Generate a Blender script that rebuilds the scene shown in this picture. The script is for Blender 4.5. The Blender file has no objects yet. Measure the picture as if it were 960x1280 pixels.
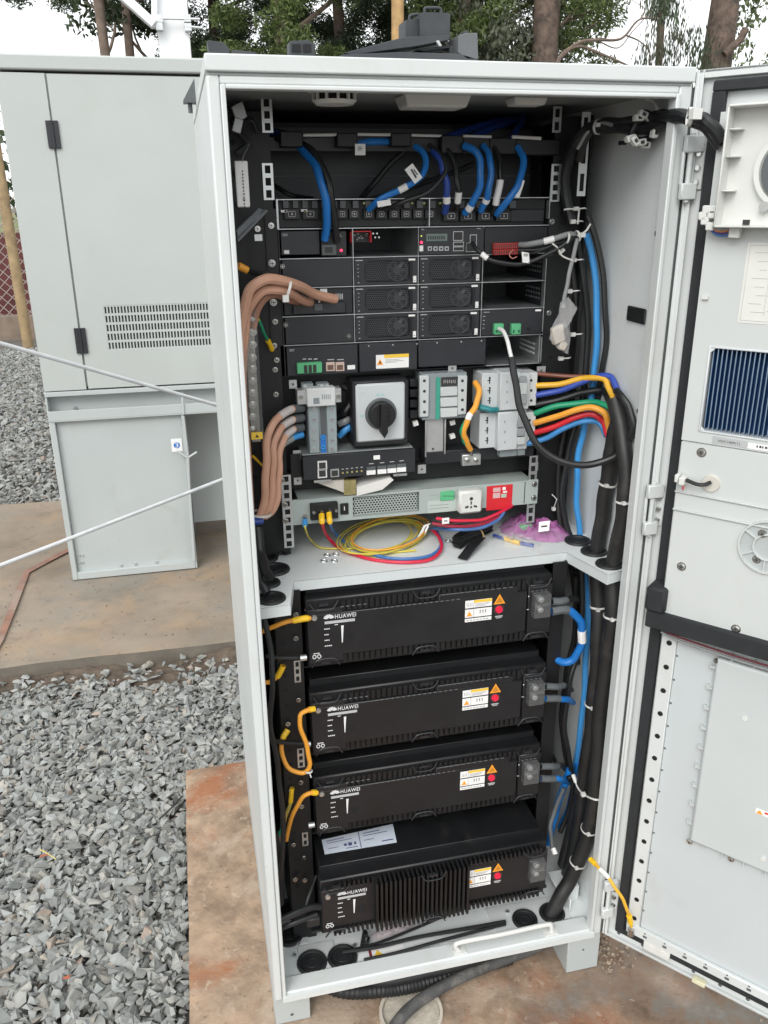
import bpy, math, random
import numpy as np
from mathutils import Vector, Matrix
random.seed(7); rng = np.random.default_rng(7)
scene = bpy.context.scene
COL = scene.collection

# ------------------------------------------------------------------ camera
CAM = np.array([-0.044, -1.0453, 1.3483]); YAW, PITCH, ROLL, FPX = 0.2267, 0.3572, -0.0087, 1039.4
S0 = 1.0833   # the shell was measured 600 mm wide and is really 650 mm; the 19 inch equipment is true to size
T0 = CAM*(S0-1)
FR = {'s': S0, 't': np.zeros(3)}
def frame(k):
    FR['s'], FR['t'] = (S0, np.zeros(3)) if k == 'shell' else (1.0, T0)
def GW(p): return tuple(float(c) for c in np.array(p, float)*FR['s']+FR['t'])
def _cam_axes():
    cy, sy, cp, sp = math.cos(YAW), math.sin(YAW), math.cos(PITCH), math.sin(PITCH)
    f = np.array([sy*cp, cy*cp, -sp]); r = np.array([cy, -sy, 0.0]); u = np.cross(r, f)
    c, s = math.cos(ROLL), math.sin(ROLL)
    return np.array([c*r+s*u, -s*r+c*u, f])
AX = _cam_axes()
cam = bpy.data.cameras.new('camera'); camo = bpy.data.objects.new('camera', cam); COL.objects.link(camo)
cam.sensor_fit = 'VERTICAL'; cam.sensor_height = 36.0; cam.lens = FPX/1280*36
cam.clip_start = 0.05; cam.clip_end = 2000
m = Matrix.Identity(4)
for i in range(3):
    m[i][0] = AX[0][i]; m[i][1] = AX[1][i]; m[i][2] = -AX[2][i]; m[i][3] = CAM[i]*S0
camo.matrix_world = m
scene.camera = camo
scene.render.resolution_x = 768; scene.render.resolution_y = 1024
# points measured in the photograph, placed at a known depth
def ray(u, v): return AX.T @ np.array([(u-480)/FPX, (640-v)/FPX, 1.0])
def PY(u, v, y): d = ray(u, v); return CAM+d*(y-CAM[1])/d[1]
def PZ(u, v, z): d = ray(u, v); return CAM+d*(z-CAM[2])/d[2]
def PX(u, v, x): d = ray(u, v); return CAM+d*(x-CAM[0])/d[0]

# ------------------------------------------------------------------ overcast daylight
world = bpy.data.worlds.new("World"); scene.world = world; world.use_nodes = True
nt = world.node_tree; nt.nodes.clear()
SUN_EL, SUN_ROT = math.radians(40), math.radians(212)
sky = nt.nodes.new('ShaderNodeTexSky'); sky.sky_type = 'NISHITA'; sky.sun_disc = False
sky.sun_elevation = SUN_EL; sky.sun_rotation = SUN_ROT; sky.dust_density = 6.0; sky.air_density = 1.0
hsv = nt.nodes.new('ShaderNodeHueSaturation'); hsv.inputs['Saturation'].default_value = 0.12
mixc = nt.nodes.new('ShaderNodeMix'); mixc.data_type = 'RGBA'; mixc.inputs[0].default_value = 0.72
mixc.inputs[7].default_value = (14.6, 15.0, 15.2, 1)
bg = nt.nodes.new('ShaderNodeBackground'); bg.inputs[1].default_value = 0.10
wo = nt.nodes.new('ShaderNodeOutputWorld')
nt.links.new(sky.outputs[0], hsv.inputs['Color']); nt.links.new(hsv.outputs[0], mixc.inputs[6])
nt.links.new(mixc.outputs[2], bg.inputs[0]); nt.links.new(bg.outputs[0], wo.inputs[0])
sun = bpy.data.lights.new('sun', 'SUN'); sun.energy = 1.35; sun.angle = math.radians(32); sun.color = (1, .97, .93)
suno = bpy.data.objects.new('sun', sun); COL.objects.link(suno)
sd = Vector((math.sin(SUN_ROT)*math.cos(SUN_EL), math.cos(SUN_ROT)*math.cos(SUN_EL), math.sin(SUN_EL)))
suno.rotation_euler = sd.to_track_quat('Z', 'Y').to_euler(); suno.location = (0, -3, 6)
scene.view_settings.view_transform = 'Standard'; scene.view_settings.look = 'None'
scene.view_settings.gamma = 1.0; scene.view_settings.exposure = 0.34
scene.render.engine = 'CYCLES'

# ------------------------------------------------------------------ materials
MATS = {}
def mat(name, rgb, rough=0.5, metal=0.0, var=0.06, vscale=12.0, bump=0.0, bscale=200.0, island=0.0, spec=0.5,
        alpha=1.0, emit=None, stain=None, trans=0.0, coat=0.0):
    if name in MATS: return MATS[name]
    M = bpy.data.materials.new(name); M.use_nodes = True; n = M.node_tree.nodes; l = M.node_tree.links
    b = n['Principled BSDF']; b.inputs['Roughness'].default_value = rough; b.inputs['Metallic'].default_value = metal
    b.inputs['Specular IOR Level'].default_value = spec; b.inputs['Alpha'].default_value = alpha
    b.inputs['Transmission Weight'].default_value = trans; b.inputs['Coat Weight'].default_value = coat
    tc = n.new('ShaderNodeTexCoord'); geo = n.new('ShaderNodeNewGeometry')
    ns = n.new('ShaderNodeTexNoise'); ns.inputs['Scale'].default_value = vscale; ns.inputs['Detail'].default_value = 6
    ns.inputs['Roughness'].default_value = .6
    l.new(geo.outputs['Position'], ns.inputs['Vector'])
    cr = n.new('ShaderNodeMapRange'); cr.inputs[1].default_value = .3; cr.inputs[2].default_value = .7
    cr.inputs[3].default_value = 1-var; cr.inputs[4].default_value = 1+var
    l.new(ns.outputs['Fac'], cr.inputs[0])
    mul = n.new('ShaderNodeMix'); mul.data_type = 'RGBA'; mul.blend_type = 'MULTIPLY'; mul.inputs[0].default_value = 1
    mul.inputs[6].default_value = (*rgb, 1); l.new(cr.outputs[0], mul.inputs[7]); out = mul.outputs[2]
    if island:
        r = n.new('ShaderNodeMapRange'); r.inputs[3].default_value = 1-island; r.inputs[4].default_value = 1+island
        l.new(geo.outputs['Random Per Island'], r.inputs[0])
        m2 = n.new('ShaderNodeMix'); m2.data_type = 'RGBA'; m2.blend_type = 'MULTIPLY'; m2.inputs[0].default_value = 1
        l.new(out, m2.inputs[6]); l.new(r.outputs[0], m2.inputs[7]); out = m2.outputs[2]
    for (srgb, sscale, lo, hi, amt) in (stain or []):
        s = n.new('ShaderNodeTexNoise'); s.inputs['Scale'].default_value = sscale; s.inputs['Detail'].default_value = 8
        s.inputs['Roughness'].default_value = .65; s.inputs['Distortion'].default_value = .4
        off = n.new('ShaderNodeVectorMath'); off.inputs[1].default_value = (sscale*1.7, 3.1*lo*10, amt*5)
        l.new(geo.outputs['Position'], off.inputs[0]); l.new(off.outputs[0], s.inputs['Vector'])
        r = n.new('ShaderNodeMapRange'); r.inputs[1].default_value = lo; r.inputs[2].default_value = hi
        r.inputs[3].default_value = 0; r.inputs[4].default_value = amt; l.new(s.outputs['Fac'], r.inputs[0])
        m3 = n.new('ShaderNodeMix'); m3.data_type = 'RGBA'; l.new(r.outputs[0], m3.inputs[0])
        l.new(out, m3.inputs[6]); m3.inputs[7].default_value = (*srgb, 1); out = m3.outputs[2]
    l.new(out, b.inputs['Base Color'])
    if bump:
        bn = n.new('ShaderNodeTexNoise'); bn.inputs['Scale'].default_value = bscale; bn.inputs['Detail'].default_value = 5
        l.new(geo.outputs['Position'], bn.inputs['Vector'])
        bm = n.new('ShaderNodeBump'); bm.inputs['Strength'].default_value = bump; bm.inputs['Distance'].default_value = .002
        l.new(bn.outputs['Fac'], bm.inputs['Height']); l.new(bm.outputs[0], b.inputs['Normal'])
    rr = n.new('ShaderNodeMapRange'); rr.inputs[3].default_value = max(.02, rough-.08); rr.inputs[4].default_value = min(1, rough+.08)
    l.new(ns.outputs['Fac'], rr.inputs[0]); l.new(rr.outputs[0], b.inputs['Roughness'])
    if emit:
        b.inputs['Emission Color'].default_value = (*emit[:3], 1); b.inputs['Emission Strength'].default_value = emit[3]
    MATS[name] = M
    return M
paint = mat('cabinet_paint', (.575, .602, .597), .38, var=.03, vscale=5, bump=.08, bscale=700, stain=[((.42, .40, .34), 7, .54, .78, .35), ((.30, .25, .19), 90, .66, .76, .5)])
paint_in = mat('cabinet_inner_paint', (.665, .70, .70), .45, var=.03, vscale=5, bump=.05, bscale=900, stain=[((.40, .38, .33), 9, .56, .8, .35), ((.25, .21, .17), 80, .66, .76, .5)])
plastic_w = mat('white_plastic', (.62, .63, .60), .4, var=.03, bump=.03)
door_pl = mat('door_liner_plastic', (.53, .555, .545), .42, var=.03, vscale=6, bump=.04, bscale=600, stain=[((.40, .37, .31), 16, .60, .80, .22)])
genpaint = mat('enclosure_paint', (.425, .452, .438), .5, var=.035, vscale=3, bump=.05, bscale=500, stain=[((.36, .37, .34), 5, .56, .8, .3)])
genlow = mat('enclosure_frame_paint', (.42, .452, .448), .5, var=.04, vscale=4, stain=[((.30, .28, .24), 8, .6, .8, .35)])
black = mat('black_powdercoat', (.007, .0075, .0085), .5, var=.2, vscale=30, bump=.08, bscale=1500)
black2 = mat('black_sheet_metal', (.013, .014, .017), .45, var=.2, vscale=20, bump=.05, bscale=1500)
face = mat('charcoal_face', (.020, .0215, .026), .42, var=.12, vscale=25, bump=.04, bscale=1500)
batt = mat('battery_black', (.008, .0085, .0095), .45, var=.2, vscale=25, bump=.06, bscale=1200, stain=[((.05, .046, .04), 22, .58, .8, .35)])
dark = mat('slot_dark', (.006, .006, .007), .8, var=.1)
rubber = mat('black_rubber', (.012, .013, .014), .55, var=.2, vscale=40)
gask = mat('foam_gasket', (.016, .018, .020), .8, var=.25, vscale=40, bump=.2, bscale=800)
steel = mat('zinc_steel', (.62, .64, .64), .35, .85, var=.12, vscale=40)
dsteel = mat('slot_edge_steel', (.50, .52, .53), .35, .8, var=.15, vscale=40)
chrome = mat('screw_steel', (.62, .62, .60), .22, 1.0, var=.1)
alu = mat('aluminium', (.50, .51, .51), .4, .6, var=.08, vscale=30)
inv = mat('inverter_grey', (.36, .41, .39), .45, var=.05, vscale=9)
brk = mat('breaker_grey', (.50, .53, .54), .5, var=.05, vscale=30)
brk2 = mat('breaker_mid_grey', (.22, .25, .26), .5, var=.06, vscale=30)
dgrey = mat('dark_grey_plastic', (.09, .10, .105), .5, var=.1)
white = mat('label_white', (.78, .78, .77), .5, var=.04, vscale=60)
ink = mat('ink', (.03, .03, .03), .6)
pgrey = mat('print_grey', (.45, .45, .45), .6, var=.1)
orange = mat('warning_orange', (.85, .33, .03), .5, var=.05)
yell = mat('label_yellow', (.80, .52, .05), .5, var=.05)
red = mat('red_plastic', (.62, .02, .03), .4, var=.08)
redl = mat('red_cable', (.60, .015, .05), .4, var=.1)
green = mat('green_terminal', (.10, .42, .20), .45, var=.08)
gcab = mat('green_cable', (.01, .27, .13), .42, var=.1)
bluec = mat('blue_cable', (.012, .16, .50), .38, var=.15, vscale=25)
blued = mat('dark_blue_cable', (.02, .06, .30), .38, var=.15, vscale=25)
bluel = mat('light_blue_cable', (.05, .29, .66), .4, var=.1)
blkc = mat('black_cable', (.013, .014, .015), .42, var=.25, vscale=30, bump=.1, bscale=500)
blkd = mat('dusty_black_cable', (.016, .016, .016), .5, var=.3, vscale=20, bump=.1, bscale=400, stain=[((.09, .08, .07), 18, .55, .8, .6)])
tan = mat('tan_cable', (.57, .32, .22), .42, var=.08, vscale=20)
ycab = mat('yellow_cable', (.72, .40, .03), .4, var=.08)
ycab2 = mat('orange_yellow_cable', (.78, .34, .04), .4, var=.08)
ylug = mat('yellow_lug', (.85, .52, .02), .4)
ywire = mat('thin_yellow_wire', (.62, .52, .08), .4, var=.1)
brownc = mat('brown_cable', (.16, .05, .03), .4)
greyc = mat('grey_cable', (.24, .25, .25), .45, var=.1)
whitec = mat('white_cable', (.70, .70, .68), .45, var=.05)
tie = mat('cable_tie_white', (.62, .62, .60), .4, var=.05)
copper = mat('copper_strap', (.25, .12, .08), .55, .2, var=.3, vscale=14, stain=[((.30, .23, .18), 6, .42, .62, .85)])
wood = mat('pole_wood', (.32, .23, .125), .8, var=.25, vscale=10, bump=.5, bscale=60)
glassm = mat('clear_cover', (.35, .36, .36), .08, alpha=.12, var=.05)
film = mat('clear_film', (.8, .8, .8), .15, alpha=.20, var=.1, vscale=60, bump=1, bscale=140)
purple = mat('purple_film', (.58, .20, .50), .2, alpha=.52, var=.25, vscale=50, bump=1, bscale=110)
paper = mat('paper', (.66, .66, .62), .6, var=.04)
card = mat('cardboard_white', (.55, .52, .47), .7, var=.08)
fin_b = mat('fin_blue', (.018, .11, .30), .3, .35, var=.15)
fin_e = mat('fin_edge', (.35, .47, .60), .3, .7, var=.1)
led = mat('red_led', (.9, .02, .06), .4, emit=(1, .03, .10, 2.2))
ledy = mat('green_led', (.5, .6, .1), .4, emit=(.7, .8, .1, .7))
lcd = mat('lcd_glass', (.14, .19, .17), .2)
pcb = mat('red_board', (.35, .03, .02), .5, var=.3, vscale=80)
blueS = mat('sticker_blue', (.02, .16, .50), .4)

# ------------------------------------------------------------------ mesh builder
class MB:
    def __init__(s, xf=None): s.v = []; s.f = []; s.m = []; s.xf = xf; s.seg = []
    def _add(s, vs, fs, m=0):
        b = len(s.v); s.seg.append((b, len(s.f)))
        if s.xf: vs = [s.xf(*p) for p in vs]
        s.v += [tuple(float(c) for c in p) for p in vs]; s.f += [tuple(b+i for i in f) for f in fs]; s.m += [m]*len(fs)
        return s
    def box(s, x0, x1, y0, y1, z0, z1, m=0):
        return s._add([(x0,y0,z0),(x1,y0,z0),(x1,y1,z0),(x0,y1,z0),(x0,y0,z1),(x1,y0,z1),(x1,y1,z1),(x0,y1,z1)],
            [(0,3,2,1),(4,5,6,7),(0,1,5,4),(1,2,6,5),(2,3,7,6),(3,0,4,7)], m)
    def obox(s, c, a, b, d, m=0):
        c, a, b, d = map(np.array, (c, a, b, d)); vs = []
        for k in (-1, 1):
            for (i, j) in ((-1,-1),(1,-1),(1,1),(-1,1)): vs.append(c+i*a+j*b+k*d)
        return s._add(vs, [(0,3,2,1),(4,5,6,7),(0,1,5,4),(1,2,6,5),(2,3,7,6),(3,0,4,7)], m)
    def pxz(s, poly, y0, y1, m=0):
        n = len(poly); vs = [(x, y0, z) for x, z in poly]+[(x, y1, z) for x, z in poly]
        return s._add(vs, [tuple(range(n)), tuple(range(2*n-1, n-1, -1))]+[(i, i+n, (i+1) % n+n, (i+1) % n) for i in range(n)], m)
    def pxy(s, poly, z0, z1, m=0):
        n = len(poly); vs = [(x, y, z0) for x, y in poly]+[(x, y, z1) for x, y in poly]
        return s._add(vs, [tuple(range(n-1, -1, -1)), tuple(range(n, 2*n))]+[(i, (i+1) % n, (i+1) % n+n, i+n) for i in range(n)], m)
    def cyl(s, p0, p1, r0, r1=None, n=14, m=0):
        p0, p1 = np.array(p0, float), np.array(p1, float); r1 = r0 if r1 is None else r1
        d = p1-p0; d = d/np.linalg.norm(d); a = np.cross(d, (0, 0, 1) if abs(d[2]) < .9 else (1, 0, 0)); a /= np.linalg.norm(a); b = np.cross(d, a)
        vs = [p0+r0*(math.cos(t)*a+math.sin(t)*b) for t in np.arange(n)*2*math.pi/n]+[p1+r1*(math.cos(t)*a+math.sin(t)*b) for t in np.arange(n)*2*math.pi/n]
        return s._add(vs, [tuple(range(n-1, -1, -1)), tuple(range(n, 2*n))]+[(i, (i+1) % n, (i+1) % n+n, i+n) for i in range(n)], m)
    def ring(s, c, ax, R, r, n=20, k=6, m=0, arc=1.0, sq=None):
        c = np.array(c, float); d = np.array(ax, float); d /= np.linalg.norm(d)
        a = np.cross(d, (0, 0, 1) if abs(d[2]) < .9 else (1, 0, 0)); a /= np.linalg.norm(a); b = np.cross(d, a); vs = []; fs = []
        for i in range(n):
            t = 2*math.pi*i/n; e = math.cos(t)*a+math.sin(t)*b
            for j in range(k):
                q = 2*math.pi*j/k
                vs.append(c+e*(R+r*math.cos(q)*(1 if sq is None else .5))+d*(r*math.sin(q)*(1 if sq is None else sq)))
        for i in range(n):
            for j in range(k): fs.append((i*k+j, ((i+1) % n)*k+j, ((i+1) % n)*k+(j+1) % k, i*k+(j+1) % k))
        return s._add(vs, fs, m)
    def tube(s, path, r, n=10, m=0, cap=True, sx=1.0):
        P = np.array(path, float); N = len(P); T = np.gradient(P, axis=0); T /= (np.linalg.norm(T, axis=1)[:, None]+1e-12)
        a = np.cross(T[0], (0, 0, 1) if abs(T[0][2]) < .9 else (0, 1, 0)); a /= np.linalg.norm(a); vs = []; fs = []
        rr = np.full(N, r) if np.isscalar(r) else np.array(r)
        for i in range(N):
            a = a-T[i]*(a@T[i]); a /= np.linalg.norm(a); b = np.cross(T[i], a)
            for j in range(n):
                t = 2*math.pi*j/n; vs.append(P[i]+rr[i]*(math.cos(t)*a*sx+math.sin(t)*b))
        for i in range(N-1):
            for j in range(n): fs.append((i*n+j, i*n+(j+1) % n, (i+1)*n+(j+1) % n, (i+1)*n+j))
        if cap: fs += [tuple(range(n-1, -1, -1)), tuple(range((N-1)*n, N*n))]
        return s._add(vs, fs, m)
    def sphere(s, c, r, n=12, k=8, m=0, sc=(1, 1, 1)):
        vs = []; fs = []
        for i in range(k+1):
            for j in range(n):
                t = math.pi*i/k; q = 2*math.pi*j/n
                vs.append((c[0]+r*sc[0]*math.sin(t)*math.cos(q), c[1]+r*sc[1]*math.sin(t)*math.sin(q), c[2]+r*sc[2]*math.cos(t)))
        for i in range(k):
            for j in range(n): fs.append((i*n+j, i*n+(j+1) % n, (i+1)*n+(j+1) % n, (i+1)*n+j))
        return s._add(vs, fs, m)
    def build(s, name, mats, parent=None, bevel=0, smooth=35, org=None, seg=1):
        if not isinstance(mats, (list, tuple)): mats = [mats]
        o0 = ORG.get(parent.name, (0, 0, 0)) if parent is not None else (GW(org) if org is not None else (0, 0, 0))
        me = bpy.data.meshes.new(name); Vv = np.array(s.v)*FR['s']+FR['t']-np.array(o0)
        me.from_pydata(Vv.tolist(), [], s.f)
        for mm in mats: me.materials.append(mm)
        if len(mats) > 1: me.polygons.foreach_set('material_index', s.m)
        if smooth: me.shade_smooth(); me.set_sharp_from_angle(angle=math.radians(smooth))
        me.update()
        o = bpy.data.objects.new(name, me); COL.objects.link(o)
        if parent is not None: o.parent = parent
        else: o.location = o0
        ORG[o.name] = o0
        if bevel:
            bv = o.modifiers.new('bevel', 'BEVEL'); bv.width = bevel; bv.segments = seg; bv.limit_method = 'ANGLE'; bv.angle_limit = math.radians(40)
            bv.harden_normals = False
        return o
def each(mb, name, mats, parent, k=1, **kw):
    """one object per piece (k primitives to a piece)"""
    seg = mb.seg+[(len(mb.v), len(mb.f))]; out = []
    for i in range(0, len(seg)-1, k):
        (v0, f0), (v1, f1) = seg[i], seg[min(i+k, len(seg)-1)]; p = MB(); p.v = mb.v[v0:v1]; p.f = [tuple(q-v0 for q in f) for f in mb.f[f0:f1]]; p.m = mb.m[f0:f1]
        out.append(p.build(name, mats, parent, **kw))
    return out
ORG = {}
def tag(o, label=None, cat=None, group=None, kind=None):
    if label: o['label'] = label
    if cat: o['category'] = cat
    if group: o['group'] = group
    if kind: o['kind'] = kind
    return o
def thing(name, label, cat, loc, group=None):
    o = bpy.data.objects.new(name, None); COL.objects.link(o); loc = GW(loc)
    o.location = loc; o.empty_display_size = .05; ORG[o.name] = loc
    return tag(o, label, cat, group)
def copy_tree(o, parent=None, delta=None, label=None):
    c = o.copy(); COL.objects.link(c)
    ORG[c.name] = ORG.get(o.name, (0, 0, 0))
    if parent is not None: c.parent = parent
    if delta is not None: c.location = Vector(o.location)+Vector(delta); ORG[c.name] = tuple(c.location)
    if label: c['label'] = label
    for ch in list(o.children): copy_tree(ch, c)
    return c
def text(s, x0, z0, y, width, height, m, parent, name='lettering', xf=None, squash=None, mirror=False):
    cu = bpy.data.curves.new('txt', 'FONT'); cu.body = s; cu.size = 1; cu.extrude = 0.0; cu.offset = .006; cu.space_character = 1.12; cu.resolution_u = 3
    ob = bpy.data.objects.new('txt', cu); me0 = bpy.data.meshes.new_from_object(ob)
    V = np.array([v.co[:] for v in me0.vertices]); F = [tuple(p.vertices) for p in me0.polygons]
    lo, hi = V.min(0), V.max(0)
    sx = width/(hi[0]-lo[0]); sz = height/(hi[1]-lo[1])
    mb = MB(xf); mb._add([(x0+(v[0]-lo[0])*sx, y, z0+(v[1]-lo[1])*sz) for v in V], F)
    bpy.data.objects.remove(ob); bpy.data.curves.remove(cu); bpy.data.meshes.remove(me0)
    return mb.build(name, m, parent, smooth=0)
def spline(pts, n=8):
    P = [np.array(p, float) for p in pts]
    if len(P) == 2: return [P[0]+(P[1]-P[0])*t for t in np.linspace(0, 1, n+1)]
    P = [2*P[0]-P[1]]+P+[2*P[-1]-P[-2]]; out = []
    for i in range(1, len(P)-2):
        p0, p1, p2, p3 = P[i-1:i+3]
        for k in range(n):
            t = k/n; out.append(.5*((2*p1)+(-p0+p2)*t+(2*p0-5*p1+4*p2-p3)*t*t+(-p0+3*p1-3*p2+p3)*t**3))
    out.append(P[-2]); return out
XW = .6495           # right inner wall, keeps cables inside the cabinet
def PYc(u, v, y, r=.006):
    p = PY(u, v, y); lim = XW-r if FR['s'] == 1.0 else 9
    return PX(u, v, lim) if (p[0] > lim and y > .02) else p
def cpath(pts, n=8, r=.006): return spline([PYc(*p, r=r) for p in pts], n)
def sub(path, a, b):
    N = len(path)-1; i0, i1 = int(a*N), max(int(b*N), int(a*N)+2); i1 = min(i1, N); i0 = min(i0, i1-2)
    return path[i0:i1+1]
def cable(name, label, pts, r, m, group=None, tags=(), cat='cable', n=8, sides=10, path=None, ties=(), ends=()):
    """tags: (t0, t1, material, part name, radius factor) rings of sleeve along the run; ties: t values"""
    path = cpath(pts, n, r*1.15) if path is None else path
    if len(path) > 24:
        ph = (len(label)*1.7) % 6.28
        path = [q+np.array([math.sin(i*.55+ph), .3*math.cos(i*.4+ph), .6*math.cos(i*.47+ph)])*min(.0011, r*.22)*math.sin(math.pi*i/(len(path)-1)) for i, q in enumerate(path)]
    org = tuple(float(c) for c in path[-1])
    o = tag(MB().tube(path, r, sides).build(name, m, org=org), label, cat, group)
    for (a, b, mm, pn, k) in tags:
        MB().tube(sub(path, a, b), r*k, sides).build(pn, mm, o)
    for t in ties:
        i = min(max(1, int(t*(len(path)-1))), len(path)-2); d = path[i+1]-path[i-1]
        mb = MB().ring(path[i], d, r*1.12, .0016, sq=1.3); e = np.array([-.5, -.8, 0.1]); e = e/np.linalg.norm(e)
        mb.obox(path[i]+e*(r*1.2+.002), (.003, 0, 0), (0, .003, 0), (0, 0, .0025)).build('cable_tie', tie, o)
    return o
def RB(u0, v0, u1, v1, y):
    a, b = PY(u0, v0, y), PY(u1, v1, y); return a[0], b[0], b[2], a[2]   # x0 x1 z0 z1
def screw(mb, x, y, z, r=.004, m=0, h=.003):
    mb.cyl((x, y, z), (x, y-h*.5, z), r, n=12, m=m).cyl((x, y-h*.5, z), (x, y-h, z), r*.85, r*.45, n=12, m=m)
def plate(name, m, parent, x0, x1, y, z0, z1, t=.0004): return MB().box(x0, x1, y-t, y, z0, z1).build(name, m, parent, smooth=0)
def join_kind(o): o['kind'] = 'stuff'; return o
frame('shell')
# ================================================================== SETTING
GZ = -0.065     # level of the gravel bed
soil = mat('soil_under_gravel', (.11, .10, .088), .95, var=.3, vscale=14, bump=.8, bscale=60)
b = MB(); b.box(-300, 300, -60, 400, GZ-.30, GZ-.022)
tag(b.build('ground', soil, smooth=0), kind='structure')
concrete_t = mat('tan_concrete', (.25, .20, .15), .85, var=.25, vscale=3.5, bump=.6, bscale=120,
    stain=[((.20, .195, .175), 2.4, .46, .68, .75), ((.36, .24, .135), 3.6, .52, .72, .6), ((.12, .105, .085), 13, .56, .72, .55), ((.07, .06, .05), 45, .64, .74, .5)])
concrete_r = mat('rusty_concrete', (.30, .212, .145), .85, var=.4, vscale=14, bump=.7, bscale=110,
    stain=[((.42, .33, .25), 4.2, .52, .62, .7), ((.27, .095, .035), 3.3, .49, .60, .85), ((.15, .10, .065), 7, .53, .66, .6), ((.46, .37, .29), 46, .57, .68, .6), ((.09, .065, .045), 60, .60, .70, .7)])
def mud_mask(M):
    # grey mud trodden over the part of the slab right of the cabinet
    n = M.node_tree.nodes; l = M.node_tree.links; bs = n['Principled BSDF']; src = bs.inputs['Base Color'].links[0].from_socket
    geo = [q for q in n if q.bl_idname == 'ShaderNodeNewGeometry'][0]
    sep = n.new('ShaderNodeSeparateXYZ'); l.new(geo.outputs['Position'], sep.inputs[0])
    nz = n.new('ShaderNodeTexNoise'); nz.inputs['Scale'].default_value = 6; nz.inputs['Detail'].default_value = 8; l.new(geo.outputs['Position'], nz.inputs['Vector'])
    m1 = n.new('ShaderNodeMath'); m1.operation = 'MULTIPLY_ADD'; m1.inputs[1].default_value = .9; l.new(nz.outputs['Fac'], m1.inputs[0]); l.new(sep.outputs[0], m1.inputs[2])
    mr = n.new('ShaderNodeMapRange'); mr.inputs[1].default_value = .92; mr.inputs[2].default_value = 1.2; l.new(m1.outputs[0], mr.inputs[0])
    n2 = n.new('ShaderNodeTexNoise'); n2.inputs['Scale'].default_value = 11; n2.inputs['Detail'].default_value = 9; n2.inputs['Roughness'].default_value = .7; l.new(geo.outputs['Position'], n2.inputs['Vector'])
    rp = n.new('ShaderNodeValToRGB'); e = rp.color_ramp.elements; e[0].position = .32; e[0].color = (.08, .055, .038, 1); e[1].position = .68; e[1].color = (.21, .20, .18, 1); x = e.new(.45); x.color = (.17, .115, .08, 1); x = e.new(.56); x.color = (.15, .135, .115, 1)
    l.new(n2.outputs['Fac'], rp.inputs[0]); mx = n.new('ShaderNodeMix'); mx.data_type = 'RGBA'; l.new(mr.outputs[0], mx.inputs[0]); l.new(src, mx.inputs[6]); l.new(rp.outputs[0], mx.inputs[7]); l.new(mx.outputs[2], bs.inputs['Base Color'])
mud_mask(concrete_r)
concrete_side = mat('slab_edge_concrete', (.155, .135, .11), .9, var=.3, vscale=9, bump=.5, bscale=80)

def slab(name, x0, x1, y0, y1, z0, z1, m, ms, nx=60, ny=30, amp=.003, edge=.006):
    """cast slab with an uneven top and wavering edges"""
    b = MB(); r = np.random.default_rng(3); vs = []; fs = []
    ph = r.uniform(0, 6, 8)
    for j in range(ny+1):
        for i in range(nx+1):
            x = x0+(x1-x0)*i/nx; y = y0+(y1-y0)*j/ny
            ex = edge*(math.sin(x*9+ph[0])+.6*math.sin(x*31+ph[1])) if j in (0, ny) else 0
            ey = edge*(math.sin(y*11+ph[2])+.6*math.sin(y*37+ph[3])) if i in (0, nx) else 0
            z = z1+amp*(math.sin(x*7+y*3+ph[4])*math.sin(y*8+ph[5])-1)*.5 - (.004 if i in (0, nx) or j in (0, ny) else 0)
            vs.append((x+ey, y+ex, z))
    for j in range(ny):
        for i in range(nx): a = j*(nx+1)+i; fs.append((a, a+1, a+nx+2, a+nx+1))
    b._add(vs, fs, 0)
    loop = [i for i in range(nx+1)]+[j*(nx+1)+nx for j in range(1, ny+1)]+[ny*(nx+1)+i for i in range(nx-1, -1, -1)]+[j*(nx+1) for j in range(ny-1, 0, -1)]
    n = len(loop); low = [(vs[k][0]*1.0, vs[k][1], z0) for k in loop]; top = [vs[k] for k in loop]
    b._add(top+low, [(i, i+n, (i+1) % n+n, (i+1) % n) for i in range(n)], 1)
    return tag(b.build(name, [m, ms], smooth=40), kind='structure')
slab('enclosure_slab', -3.2, 2.6, 1.43, 3.05, -.2, 0, concrete_t, concrete_side, 120, 40, .005, .0022)
slab('cabinet_slab', -.147, 3.0, -.9, .78, -.2, 0, concrete_r, concrete_side, 90, 50, .002, .0008)
# dirt banked against the slab edge
b = MB(); r = np.random.default_rng(5); vs = []; fs = []; NX, NY = 260, 16
for j in range(NY+1):
    for i in range(NX+1):
        x = -3.2+5.8*i/NX; t = j/NY; y = 1.43-.004-t*.12
        h = GZ+.030*(1-t)**1.2*(1+.5*math.sin(x*5)+.4*math.sin(x*13+1))+r.uniform(-.006, .006)
        vs.append((x, y+r.uniform(-.004, .004), min(h, -.008)-.012*t))
for j in range(NY):
    for i in range(NX): a = j*(NX+1)+i; fs.append((a, a+NX+1, a+NX+2, a+1))
b._add(vs, fs)
dirt = mat('banked_dirt', (.105, .08, .06), .95, var=.35, vscale=30, bump=.9, bscale=120)
tag(b.build('dirt_bank', dirt, smooth=0), kind='structure')

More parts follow.
